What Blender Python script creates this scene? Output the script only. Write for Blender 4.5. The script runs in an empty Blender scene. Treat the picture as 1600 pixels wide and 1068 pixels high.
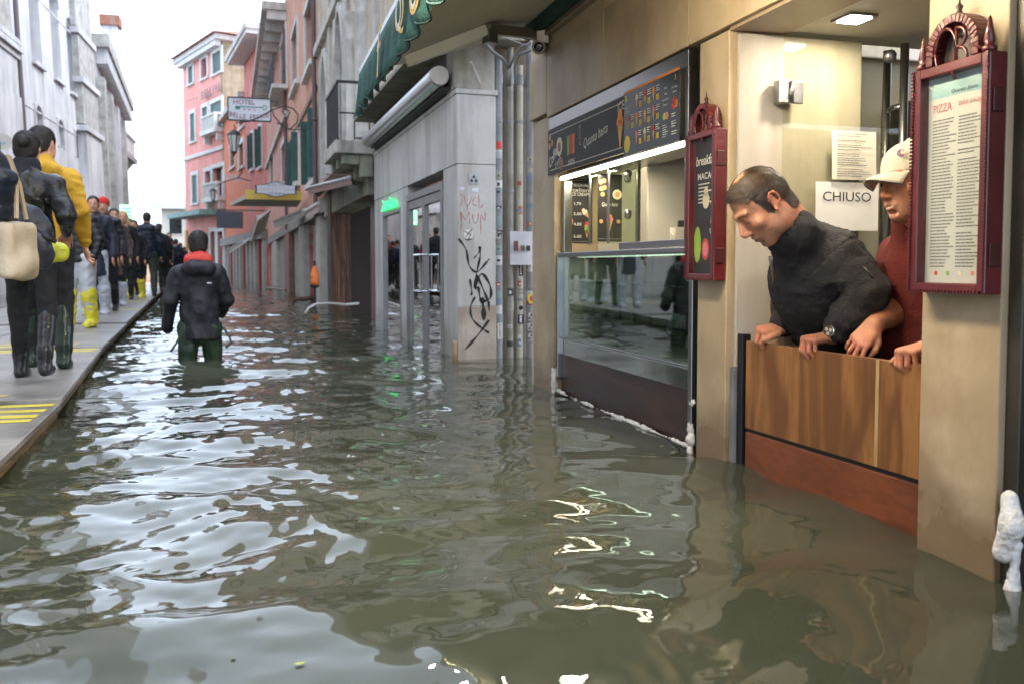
import bpy, math, random
import numpy as np
from mathutils import Vector, Matrix, Euler
rnd = random.Random(7)
SC = bpy.context.scene
COL = SC.collection
PI = math.pi

# ---------------------------------------------------------------- camera
FPX, CXP, CYP, EYE = 1400.0, 800.0, 490.0, 0.80      # focal length in photo pixels, principal point, eye above water
YAW, PITCH = math.atan(400 / 1400.0), math.atan(73 / 1400.0)
cam_d = bpy.data.cameras.new('camera')
cam = bpy.data.objects.new('camera', cam_d); COL.objects.link(cam); SC.camera = cam
cam.location = (0, 0, EYE)
cam.rotation_euler = (PI / 2 - PITCH, 0, -YAW)
cam_d.sensor_width = 36; cam_d.lens = 36 * FPX / 1600; cam_d.shift_y = -44 / 1600.0
cam_d.clip_start = 0.05; cam_d.clip_end = 2000
cam_d.dof.use_dof = True; cam_d.dof.focus_distance = 3.3; cam_d.dof.aperture_fstop = 4.0

# ---------------------------------------------------------------- daylight: bright overcast sky
w = bpy.data.worlds.new('World'); SC.world = w; w.use_nodes = True
nt = w.node_tree; nt.nodes.clear()
sky = nt.nodes.new('ShaderNodeTexSky'); sky.sky_type = 'NISHITA'; sky.sun_disc = False
sky.sun_elevation = math.radians(54); sky.sun_rotation = math.radians(112)
sky.air_density = 1.0; sky.dust_density = 4.0; sky.ozone_density = 1.0
hs = nt.nodes.new('ShaderNodeHueSaturation'); hs.inputs['Saturation'].default_value = 0.25
mx = nt.nodes.new('ShaderNodeMixRGB'); mx.inputs[0].default_value = 0.72
mx.inputs[2].default_value = (7.9, 9.4, 11.8, 1)          # the even cloud deck
bg = nt.nodes.new('ShaderNodeBackground'); bg.inputs['Strength'].default_value = 0.148
ow = nt.nodes.new('ShaderNodeOutputWorld')
nt.links.new(sky.outputs[0], hs.inputs['Color']); nt.links.new(hs.outputs[0], mx.inputs[1])
nt.links.new(mx.outputs[0], bg.inputs[0]); nt.links.new(bg.outputs[0], ow.inputs[0])
sun_d = bpy.data.lights.new('sun', 'SUN'); sun_d.energy = 0.8; sun_d.angle = math.radians(40); sun_d.color = (1, .97, .93)
sun = bpy.data.objects.new('sun', sun_d); COL.objects.link(sun)
sun.rotation_euler = (math.radians(36), 0, math.radians(68))
SC.view_settings.view_transform = 'Standard'; SC.view_settings.look = 'None'
SC.view_settings.exposure = 1.3; SC.view_settings.gamma = 1
SC.view_settings.use_curve_mapping = False
try:
    SC.cycles.max_bounces = 8; SC.cycles.diffuse_bounces = 4; SC.cycles.glossy_bounces = 4
    SC.cycles.transparent_max_bounces = 12; SC.cycles.sample_clamp_indirect = 6
    SC.cycles.use_denoising = True; SC.cycles.caustics_reflective = False; SC.cycles.caustics_refractive = False
except Exception:
    pass

# ---------------------------------------------------------------- where a line of sight meets a wall or the water
_fw = np.array([math.sin(YAW) * math.cos(PITCH), math.cos(YAW) * math.cos(PITCH), -math.sin(PITCH)])
_rt = np.array([math.cos(YAW), -math.sin(YAW), 0.0]); _up = np.cross(_rt, _fw); _C = np.array([0, 0, EYE])
def ray(x, y): return _fw + _rt * (x - CXP) / FPX - _up * (y - CYP) / FPX
def onX(x, y, X): d = ray(x, y); return _C + d * (X / d[0])
def onY(x, y, Y): d = ray(x, y); return _C + d * (Y / d[1])
def onZ(x, y, Z): d = ray(x, y); return _C + d * ((Z - EYE) / d[2])
def onD(x, y, D): return _C + ray(x, y) * D

class Fr:
    """a wall's own axes: s along the wall, d out of it, z up (may lean)"""
    def __init__(s, o, sd, n, lean=0.0):
        s.o = np.array(o, float); s.s = np.array(sd, float); s.s /= np.linalg.norm(s.s)
        s.n = np.array(n, float); s.n /= np.linalg.norm(s.n)
        s.z = np.array([0, 0, 1.0]) - s.n * lean
    def P(s, a, d, z): return s.o + s.s * a + s.n * d + s.z * z
    def px(s, x, y, d=0.0):
        r = ray(x, y); o = s.o + s.n * d - _C
        M = np.array([r, -s.s, -s.z]).T
        t, a, z = np.linalg.solve(M, o)
        return a, z
W0 = Fr((0, 0, 0), (1, 0, 0), (0, 1, 0))

# ---------------------------------------------------------------- materials
MATS = {}
def node_mat(name):
    m = bpy.data.materials.new(name); m.use_nodes = True
    n = m.node_tree; p = n.nodes['Principled BSDF']
    return m, n, p
def srgb(r, g, b):
    f = lambda c: ((c / 255 + .055) / 1.055) ** 2.4 if c / 255 > .04045 else c / 255 / 12.92
    return (f(r), f(g), f(b), 1)
def M(name, c1, c2=None, rough=.7, scale=4.0, bump=0.0, bscale=30.0, metal=0.0, stretch=(1, 1, 1), stain=None, stain_amt=.5, stain_scale=1.2, detail=6, ior=None, coat=0.0, lo=.35, hi=.65, tide=None, sst=(3.2, 3.2, .35)):
    """colour varied by noise, optional vertical dirt runs, and fine relief"""
    if name in MATS: return MATS[name]
    m, n, p = node_mat(name)
    N, L = n.nodes, n.links
    c1 = tuple(c1) + (1,) if len(c1) == 3 else c1
    c2 = c1 if c2 is None else (tuple(c2) + (1,) if len(c2) == 3 else c2)
    tc = N.new('ShaderNodeTexCoord'); mp = N.new('ShaderNodeMapping'); mp.inputs['Scale'].default_value = stretch
    L.new(tc.outputs['Object'], mp.inputs[0])
    nz = N.new('ShaderNodeTexNoise'); nz.inputs['Scale'].default_value = scale; nz.inputs['Detail'].default_value = detail
    L.new(mp.outputs[0], nz.inputs['Vector'])
    cr = N.new('ShaderNodeValToRGB'); cr.color_ramp.elements[0].position = lo; cr.color_ramp.elements[1].position = hi
    cr.color_ramp.elements[0].color = c1; cr.color_ramp.elements[1].color = c2
    L.new(nz.outputs[0], cr.inputs[0]); out = cr.outputs[0]
    if stain is not None:
        mp2 = N.new('ShaderNodeMapping'); mp2.inputs['Scale'].default_value = sst
        L.new(tc.outputs['Object'], mp2.inputs[0])
        n2 = N.new('ShaderNodeTexNoise'); n2.inputs['Scale'].default_value = stain_scale; n2.inputs['Detail'].default_value = 8
        n2.inputs['Roughness'].default_value = .65
        L.new(mp2.outputs[0], n2.inputs['Vector'])
        r2 = N.new('ShaderNodeValToRGB'); r2.color_ramp.elements[0].position = .48; r2.color_ramp.elements[1].position = .72
        r2.color_ramp.elements[1].color = (stain_amt,) * 3 + (1,)
        L.new(n2.outputs[0], r2.inputs[0])
        mm = N.new('ShaderNodeMixRGB'); mm.inputs[2].default_value = tuple(stain[:3]) + (1,)
        L.new(r2.outputs[0], mm.inputs[0]); L.new(out, mm.inputs[1]); out = mm.outputs[0]
    if tide is not None:                                       # damp line left by the flood, uneven upper edge
        sx = N.new('ShaderNodeSeparateXYZ'); L.new(tc.outputs['Object'], sx.inputs[0])
        n5 = N.new('ShaderNodeTexNoise'); n5.inputs['Scale'].default_value = 3.5; n5.inputs['Detail'].default_value = 7; L.new(tc.outputs['Object'], n5.inputs['Vector'])
        a5 = N.new('ShaderNodeMath'); a5.operation = 'MULTIPLY_ADD'; a5.inputs[1].default_value = -.55; L.new(n5.outputs[0], a5.inputs[0]); L.new(sx.outputs['Z'], a5.inputs[2])
        r5 = N.new('ShaderNodeMapRange'); r5.inputs['From Min'].default_value = -.28 + tide[1]; r5.inputs['From Max'].default_value = -.12 + tide[1]; r5.inputs['To Min'].default_value = .8; r5.inputs['To Max'].default_value = 0
        L.new(a5.outputs[0], r5.inputs[0]); m5 = N.new('ShaderNodeMixRGB'); m5.inputs[2].default_value = tuple(tide[0]) + (1,)
        L.new(r5.outputs[0], m5.inputs[0]); L.new(out, m5.inputs[1]); out = m5.outputs[0]
        q5 = N.new('ShaderNodeMapRange'); q5.inputs['From Min'].default_value = 0; q5.inputs['From Max'].default_value = .8; q5.inputs['To Min'].default_value = rough; q5.inputs['To Max'].default_value = rough * .5
        L.new(r5.outputs[0], q5.inputs[0]); L.new(q5.outputs[0], p.inputs['Roughness'])
    L.new(out, p.inputs['Base Color'])
    if tide is None: p.inputs['Roughness'].default_value = rough
    p.inputs['Metallic'].default_value = metal
    if ior: p.inputs['IOR'].default_value = ior
    if coat: p.inputs['Coat Weight'].default_value = coat; p.inputs['Coat Roughness'].default_value = .08
    if bump:
        n3 = N.new('ShaderNodeTexNoise'); n3.inputs['Scale'].default_value = bscale; n3.inputs['Detail'].default_value = 5
        L.new(mp.outputs[0], n3.inputs['Vector'])
        b = N.new('ShaderNodeBump'); b.inputs['Strength'].default_value = bump; b.inputs['Distance'].default_value = .02
        L.new(n3.outputs[0], b.inputs['Height']); L.new(b.outputs[0], p.inputs['Normal'])
    MATS[name] = m; return m
def flat(name, c, rough=.6, metal=0.0): return M(name, c, tuple(min(1, v * 1.15) for v in c[:3]), rough=rough, metal=metal, scale=8)
def emit(name, c, s):
    if name in MATS: return MATS[name]
    m, n, p = node_mat(name)
    p.inputs['Base Color'].default_value = tuple(c[:3]) + (1,); p.inputs['Emission Color'].default_value = tuple(c[:3]) + (1,)
    p.inputs['Emission Strength'].default_value = s; MATS[name] = m; return m
def thin_glass(name, tint=(.8, .9, .85), refl=1.0, rough=0.0):
    if name in MATS: return MATS[name]
    m, n, p = node_mat(name); N, L = n.nodes, n.links; N.remove(p)
    tr = N.new('ShaderNodeBsdfTransparent'); tr.inputs[0].default_value = tuple(tint) + (1,)
    gl = N.new('ShaderNodeBsdfGlossy'); gl.inputs['Roughness'].default_value = rough
    lw_ = N.new('ShaderNodeLayerWeight'); lw_.inputs[0].default_value = .5
    pw_ = N.new('ShaderNodeMath'); pw_.operation = 'POWER'; pw_.inputs[1].default_value = 5; L.new(lw_.outputs['Facing'], pw_.inputs[0])
    fr = N.new('ShaderNodeMath'); fr.operation = 'MULTIPLY_ADD'; fr.inputs[1].default_value = .93; fr.inputs[2].default_value = .07; L.new(pw_.outputs[0], fr.inputs[0])
    mu = N.new('ShaderNodeMath'); mu.operation = 'MULTIPLY'; mu.inputs[1].default_value = refl; mu.use_clamp = True
    mi = N.new('ShaderNodeMixShader'); L.new(fr.outputs[0], mu.inputs[0]); L.new(mu.outputs[0], mi.inputs[0])
    L.new(tr.outputs[0], mi.inputs[1]); L.new(gl.outputs[0], mi.inputs[2]); L.new(mi.outputs[0], N['Material Output'].inputs[0])
    MATS[name] = m; return m
def vcol(name, rough=.55, bump=.1, bscale=250, sss=0.0, mottle=.12, mscale=25):
    """colour stored per vertex (skin, printed cloth), gently mottled"""
    if name in MATS: return MATS[name]
    m, n, p = node_mat(name); N, L = n.nodes, n.links
    a = N.new('ShaderNodeAttribute'); a.attribute_name = 'Col'
    tc = N.new('ShaderNodeTexCoord'); nz = N.new('ShaderNodeTexNoise'); nz.inputs['Scale'].default_value = mscale; nz.inputs['Detail'].default_value = 5
    L.new(tc.outputs['Object'], nz.inputs['Vector'])
    mr = N.new('ShaderNodeMapRange'); mr.inputs['To Min'].default_value = 1 - mottle; mr.inputs['To Max'].default_value = 1 + mottle
    mr.inputs['From Min'].default_value = .3; mr.inputs['From Max'].default_value = .7
    L.new(nz.outputs[0], mr.inputs[0])
    mm = N.new('ShaderNodeVectorMath'); mm.operation = 'SCALE'; L.new(a.outputs['Color'], mm.inputs[0]); L.new(mr.outputs[0], mm.inputs['Scale'])
    L.new(mm.outputs[0], p.inputs['Base Color']); p.inputs['Roughness'].default_value = rough
    if sss:
        p.inputs['Subsurface Weight'].default_value = sss; p.inputs['Subsurface Radius'].default_value = (.012, .004, .002)
        p.inputs['Subsurface Scale'].default_value = 1.0
    n3 = N.new('ShaderNodeTexNoise'); n3.inputs['Scale'].default_value = bscale; L.new(tc.outputs['Object'], n3.inputs['Vector'])
    b = N.new('ShaderNodeBump'); b.inputs['Strength'].default_value = bump; b.inputs['Distance'].default_value = .002
    L.new(n3.outputs[0], b.inputs['Height']); L.new(b.outputs[0], p.inputs['Normal'])
    MATS[name] = m; return m
def wood(name, c1, c2, rough=.45, axis=(1, 1, 1), scale=3.0, coat=0.0, dist=3.0):
    if name in MATS: return MATS[name]
    m, n, p = node_mat(name); N, L = n.nodes, n.links
    tc = N.new('ShaderNodeTexCoord'); mp = N.new('ShaderNodeMapping'); mp.inputs['Scale'].default_value = axis
    L.new(tc.outputs['Object'], mp.inputs[0])
    nz = N.new('ShaderNodeTexNoise'); nz.inputs['Scale'].default_value = scale; nz.inputs['Detail'].default_value = 3; nz.inputs['Distortion'].default_value = .6
    L.new(mp.outputs[0], nz.inputs['Vector'])
    mu = N.new('ShaderNodeMath'); mu.operation = 'MULTIPLY'; mu.inputs[1].default_value = 7 * dist; L.new(nz.outputs[0], mu.inputs[0])
    sn = N.new('ShaderNodeMath'); sn.operation = 'SINE'; L.new(mu.outputs[0], sn.inputs[0])
    mr = N.new('ShaderNodeMapRange'); mr.inputs['From Min'].default_value = -1; L.new(sn.outputs[0], mr.inputs[0])
    n2 = N.new('ShaderNodeTexNoise'); n2.inputs['Scale'].default_value = scale * 14; n2.inputs['Detail'].default_value = 6; L.new(mp.outputs[0], n2.inputs['Vector'])
    ad = N.new('ShaderNodeMath'); ad.operation = 'MULTIPLY'; L.new(mr.outputs[0], ad.inputs[0]); L.new(n2.outputs[0], ad.inputs[1])
    cr = N.new('ShaderNodeValToRGB'); cr.color_ramp.elements[0].color = tuple(c1[:3]) + (1,); cr.color_ramp.elements[1].color = tuple(c2[:3]) + (1,)
    cr.color_ramp.elements[0].position = .0; cr.color_ramp.elements[1].position = .55
    L.new(ad.outputs[0], cr.inputs[0])
    n4 = N.new('ShaderNodeTexNoise'); n4.inputs['Scale'].default_value = 2.2; n4.inputs['Detail'].default_value = 4; L.new(tc.outputs['Object'], n4.inputs['Vector'])
    m4 = N.new('ShaderNodeMapRange'); m4.inputs['To Min'].default_value = .65; m4.inputs['To Max'].default_value = 1.25; L.new(n4.outputs[0], m4.inputs[0])
    sc = N.new('ShaderNodeVectorMath'); sc.operation = 'SCALE'; L.new(cr.outputs[0], sc.inputs[0]); L.new(m4.outputs[0], sc.inputs['Scale'])
    L.new(sc.outputs[0], p.inputs['Base Color'])
    p.inputs['Roughness'].default_value = rough
    if coat: p.inputs['Coat Weight'].default_value = coat; p.inputs['Coat Roughness'].default_value = .25
    b = N.new('ShaderNodeBump'); b.inputs['Strength'].default_value = .15; b.inputs['Distance'].default_value = .004
    L.new(ad.outputs[0], b.inputs['Height']); L.new(b.outputs[0], p.inputs['Normal'])
    MATS[name] = m; return m

# ---------------------------------------------------------------- things, parts and their tags
def tag(o, label=None, cat=None, group=None, kind=None):
    if label: o['label'] = label
    if cat: o['category'] = cat
    if group: o['group'] = group
    if kind: o['kind'] = kind
    return o
def thing(name, loc, label, cat, group=None):
    o = bpy.data.objects.new(name, None); COL.objects.link(o); o.location = tuple(float(v) for v in loc)
    o.empty_display_size = .1
    return tag(o, label, cat, group)
WORLD = {}
def wloc(o):
    return WORLD[o.name] if o.name in WORLD else Vector(o.location)
def link(name, me, mat, parent=None, origin=None):
    o = bpy.data.objects.new(name, me); COL.objects.link(o)
    if mat is not None and not me.materials: me.materials.append(mat)
    if parent is not None:
        pw = wloc(parent); o.parent = parent
        og = Vector(origin) if origin is not None else pw
        o.location = og - pw
        WORLD[o.name] = og
    else:
        og = Vector(origin) if origin is not None else Vector((0, 0, 0))
        o.location = og
    return o
class MB:
    def __init__(s, fr=W0): s.v = []; s.f = []; s.fr = fr; s.mi = []; s.cur = 0
    def add(s, pts, faces, world=False):
        b = len(s.v)
        s.v += [tuple(p) if world else tuple(s.fr.P(*p)) for p in pts]
        s.f += [tuple(b + i for i in f) for f in faces]; s.mi += [s.cur] * len(faces)
        return s
    def hexa(s, p):
        return s.add(p, [(0, 3, 2, 1), (4, 5, 6, 7), (0, 1, 5, 4), (1, 2, 6, 5), (2, 3, 7, 6), (3, 0, 4, 7)])
    def box(s, a0, a1, d0, d1, z0, z1):
        return s.hexa([(a0, d0, z0), (a1, d0, z0), (a1, d1, z0), (a0, d1, z0), (a0, d0, z1), (a1, d0, z1), (a1, d1, z1), (a0, d1, z1)])
    def quad(s, a, b, c, d): return s.add([a, b, c, d], [(0, 1, 2, 3)])
    def tube(s, pts, r, n=10, cap=True, world=False, closed=False):
        P = [Vector(p if world else s.fr.P(*p)) for p in pts]
        R = r if hasattr(r, '__len__') else [r] * len(P)
        rings = []; up = Vector((0, 0, 1)); prev = None; m = len(P)
        for i, p in enumerate(P):
            if closed: t = (P[(i + 1) % m] - P[i - 1])
            else: t = (P[min(i + 1, m - 1)] - P[max(i - 1, 0)])
            t.normalize()
            if prev is None: a = t.cross(up if abs(t.z) < .9 else Vector((1, 0, 0)))
            else: a = prev - t * prev.dot(t)
            a.normalize(); prev = a; b = t.cross(a)
            rings.append([tuple(p + (a * math.cos(2 * PI * k / n) + b * math.sin(2 * PI * k / n)) * R[i]) for k in range(n)])
        pts2 = [q for g in rings for q in g]; F = []
        for i in range(m - (0 if closed else 1)):
            for k in range(n):
                j = (i + 1) % m
                F.append((i * n + k, i * n + (k + 1) % n, j * n + (k + 1) % n, j * n + k))
        if cap and not closed: F.append(tuple(range(n - 1, -1, -1))); F.append(tuple((m - 1) * n + k for k in range(n)))
        return s.add(pts2, F, world=True)
    def prism(s, poly, d0, d1):
        """poly: (a, z) outline, counter-clockwise or not, extruded along d"""
        n = len(poly)
        pts = [(a, d0, z) for a, z in poly] + [(a, d1, z) for a, z in poly]
        F = [tuple(range(n)), tuple(range(2 * n - 1, n - 1, -1))] + [(i, n + i, n + (i + 1) % n, (i + 1) % n) for i in range(n)]
        return s.add(pts, F)
    def lathe(s, c, prof, n=16, axis=(0, 0, 1)):
        """prof: (radius, height) pairs round an axis through world point c"""
        ax = Vector(axis).normalized(); a = ax.orthogonal().normalized(); b = ax.cross(a); c = Vector(c)
        pts = []; F = []
        for r, h in prof:
            for k in range(n): pts.append(tuple(c + ax * h + (a * math.cos(2 * PI * k / n) + b * math.sin(2 * PI * k / n)) * r))
        for i in range(len(prof) - 1):
            for k in range(n): F.append((i * n + k, i * n + (k + 1) % n, (i + 1) * n + (k + 1) % n, (i + 1) * n + k))
        F.append(tuple(range(n - 1, -1, -1))); F.append(tuple((len(prof) - 1) * n + k for k in range(n)))
        return s.add(pts, F, world=True)
    def build(s, name, mat=None, parent=None, origin=None, smooth=False, bevel=0, label=None, mats=None, auto=False):
        me = bpy.data.meshes.new(name)
        V = np.array(s.v, float).reshape(-1, 3)
        if parent is not None and origin is None: origin = wloc(parent)
        if origin is None:
            lo, hi = V.min(0), V.max(0); origin = ((lo[0] + hi[0]) / 2, (lo[1] + hi[1]) / 2, lo[2])
        og = np.array(tuple(origin)); me.from_pydata((V - og).tolist(), [], s.f)
        if mats:
            for q in mats: me.materials.append(q)
            me.polygons.foreach_set('material_index', s.mi)
        import bmesh
        bm = bmesh.new(); bm.from_mesh(me); bmesh.ops.recalc_face_normals(bm, faces=bm.faces); bm.to_mesh(me); bm.free()
        if smooth: me.polygons.foreach_set('use_smooth', [True] * len(me.polygons))
        me.update()
        o = link(name, me, mat, parent, origin)
        if smooth and auto:
            try: me.set_sharp_from_angle(angle=math.radians(40))
            except Exception: pass
        if bevel:
            b = o.modifiers.new('bevel', 'BEVEL'); b.width = bevel; b.segments = 2; b.limit_method = 'ANGLE'; b.angle_limit = math.radians(40)
        if label: o['label'] = label
        return o
def copy_tree(o, parent=None):
    c = o.copy(); COL.objects.link(c)
    if parent is not None: c.parent = parent
    for ch in o.children: copy_tree(ch, c)
    return c

# ---------------------------------------------------------------- lettering (Blender's own font, turned into mesh)
def words(txt, right, up, nrm, pos, size, width=None, ext=.0015, shear=0, spacing=1.0, bold=0):
    """returns world-space verts, faces of the text whose centre stands at pos"""
    cu = bpy.data.curves.new('txt', 'FONT'); cu.body = txt; cu.size = 1; cu.align_x = 'CENTER'; cu.align_y = 'CENTER'
    cu.resolution_u = 3; cu.shear = shear; cu.space_character = spacing; cu.offset = bold
    ob = bpy.data.objects.new('txt', cu); COL.objects.link(ob)
    dg = bpy.context.evaluated_depsgraph_get(); me = bpy.data.meshes.new_from_object(ob.evaluated_get(dg))
    V = np.array([v.co[:] for v in me.vertices]); F = [tuple(p.vertices) for p in me.polygons]
    bpy.data.objects.remove(ob); bpy.data.curves.remove(cu); bpy.data.meshes.remove(me)
    if not len(V): return [], []
    lo, hi = V.min(0), V.max(0); c = (lo + hi) / 2; h = hi[1] - lo[1]; wd = hi[0] - lo[0]
    k = size / h; kx = k if width is None else width / wd
    R, U, Nn = (np.array(q, float) for q in (right, up, nrm))
    pts = np.array(pos) + np.outer((V[:, 0] - c[0]) * kx, R) + np.outer((V[:, 1] - c[1]) * k, U) + Nn * ext
    return [tuple(p) for p in pts], F
def put_words(mb, txt, fr, a, z, size, width=None, d=.002, shear=0, rot=0, spacing=1.0, bold=0):
    right = np.cross(fr.z / np.linalg.norm(fr.z), fr.n); upv = fr.z
    if rot:
        c, s_ = math.cos(rot), math.sin(rot); right, upv = right * c + upv * s_, upv * c - right * s_
    v, F = words(txt, right, upv, fr.n, fr.P(a, d, z), size, width, 0, shear, spacing, bold)
    if v: mb.add(v, F, world=True)
    return mb

# ---------------------------------------------------------------- walls with real openings
def wall_mesh(mb, fr, a0, a1, z0, z1, holes, depth=.22, thick=3.0):
    A = sorted({a0, a1, *[h[0] for h in holes], *[h[1] for h in holes]}); Z = sorted({z0, z1, *[h[2] for h in holes], *[h[3] for h in holes]})
    for i in range(len(A) - 1):
        for j in range(len(Z) - 1):
            ca, cz = (A[i] + A[i + 1]) / 2, (Z[j] + Z[j + 1]) / 2
            if any(h[0] < ca < h[1] and h[2] < cz < h[3] for h in holes): continue
            mb.quad((A[i], 0, Z[j]), (A[i + 1], 0, Z[j]), (A[i + 1], 0, Z[j + 1]), (A[i], 0, Z[j + 1]))
    for h in holes:
        b0, b1, y0, y1 = h[:4]
        mb.quad((b0, 0, y0), (b0, -depth, y0), (b0, -depth, y1), (b0, 0, y1)); mb.quad((b1, 0, y0), (b1, -depth, y0), (b1, -depth, y1), (b1, 0, y1))
        mb.quad((b0, 0, y0), (b1, 0, y0), (b1, -depth, y0), (b0, -depth, y0)); mb.quad((b0, 0, y1), (b1, 0, y1), (b1, -depth, y1), (b0, -depth, y1))
    # rest of the block behind the face
    mb.quad((a0, 0, z0), (a0, -thick, z0), (a0, -thick, z1), (a0, 0, z1)); mb.quad((a1, 0, z0), (a1, -thick, z0), (a1, -thick, z1), (a1, 0, z1))
    mb.quad((a0, 0, z1), (a1, 0, z1), (a1, -thick, z1), (a0, -thick, z1))
    mb.quad((a0, -thick, z0), (a1, -thick, z0), (a1, -thick, z1), (a0, -thick, z1))
    mb.quad((a0, -depth - .02, z0), (a1, -depth - .02, z0), (a1, -depth - .02, z1), (a0, -depth - .02, z1))
def arch_pts(b0, b1, y1, rise, n=9):
    c = (b0 + b1) / 2; r = (b1 - b0) / 2
    return [(c + r * math.cos(PI * k / n), y1 - rise + rise * math.sin(PI * k / n)) for k in range(n + 1)]
def window(root, fr, h, frame_m, glass_m, shutter_m=None, shut='open', fw=.12, depth=.2, arch=0, sill=True, bars=True, proud=.05, frame=True):
    b0, b1, y0, y1 = h
    mb = MB(fr)
    if frame:
        mb.box(b0 - fw, b0, -.02, proud, y0 - .0, y1); mb.box(b1, b1 + fw, -.02, proud, y0 - .0, y1)
        if not arch: mb.box(b0 - fw, b1 + fw, -.02, proud + .01, y1 + .001, y1 + fw)
    if arch:
        P = arch_pts(b0, b1, y1, arch); O = arch_pts(b0 - fw, b1 + fw, y1 + fw, arch + fw)
        for i in range(len(P) - 1):
            mb.hexa([(P[i][0], -.02, P[i][1]), (P[i + 1][0], -.02, P[i + 1][1]), (P[i + 1][0], proud, P[i + 1][1]), (P[i][0], proud, P[i][1]),
                     (O[i][0], -.02, O[i][1]), (O[i + 1][0], -.02, O[i + 1][1]), (O[i + 1][0], proud, O[i + 1][1]), (O[i][0], proud, O[i][1])])
        n = len(P) // 2; cr, cl = (b1, y1), (b0, y1)     # fill between the arch and the square hole
        for i in range(n): mb.hexa([(P[i][0], -depth, P[i][1]), (P[i + 1][0], -depth, P[i + 1][1]), (b1, -depth, y1 + .004), (b1, -depth, y1 + .004), (P[i][0], -.005, P[i][1]), (P[i + 1][0], -.005, P[i + 1][1]), (b1, -.005, y1 + .004), (b1, -.005, y1 + .004)])
        for i in range(n, len(P) - 1): mb.hexa([(P[i][0], -depth, P[i][1]), (P[i + 1][0], -depth, P[i + 1][1]), (b0, -depth, y1 + .004), (b0, -depth, y1 + .004), (P[i][0], -.005, P[i][1]), (P[i + 1][0], -.005, P[i + 1][1]), (b0, -.005, y1 + .004), (b0, -.005, y1 + .004)])
    if sill: mb.box(b0 - fw - .05, b1 + fw + .05, -.02, proud + .08, y0 - .12, y0)
    if not mb.v: mb.box(b0, b1, -depth + .03, -depth + .06, y0, y0 + .04)
    wn = mb.build('window', frame_m, root)
    g = MB(fr); g.quad((b0, -depth + .04, y0), (b1, -depth + .04, y0), (b1, -depth + .04, y1), (b0, -depth + .04, y1))
    g.build('pane', glass_m, wn)
    if bars:
        q = MB(fr); t = .035; c = (b0 + b1) / 2
        for a in (b0 + t, c, b1 - t): q.box(a - t, a + t, -depth + .045, -depth + .09, y0, y1)
        for k in (0, .5, 1): z = y0 + t + (y1 - y0 - 2 * t) * k; q.box(b0 + 2 * t, c - t, -depth + .045, -depth + .085, z - t, z + t); q.box(c + t, b1 - 2 * t, -depth + .045, -depth + .085, z - t, z + t)
        q.build('sash', MATS.get('sash') or flat('sash', (.12, .11, .1)), wn)
    if shutter_m is not None:
        wd = (b1 - b0) / 2
        for side in (0, 1):
            q = MB(fr)
            if shut == 'open': x0 = b0 - wd - .03 if side == 0 else b1 + .03; q.box(x0, x0 + wd, proud + .012, proud + .05, y0, y1); fr_d = proud + .052
            elif shut == 'closed': x0 = b0 + .01 + side * wd; q.box(x0, x0 + wd - .02, -.06, -.02, y0 + .01, y1 - .01); fr_d = -.018
            elif shut == 'ajar':
                x = b0 if side == 0 else b1; q.box(x - .02, x + .02, proud + .01, proud + .01 + min(wd, .16), y0, y1); fr_d = None
            if fr_d is not None:
                ns = 9
                for k in range(ns):
                    z = y0 + .06 + (y1 - y0 - .12) * (k + .5) / ns
                    q.box(x0 + .04, x0 + wd - .06, fr_d - .002, fr_d + .012, z - .02, z + .03)
            q.build('shutter', shutter_m, wn)
    return wn
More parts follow.
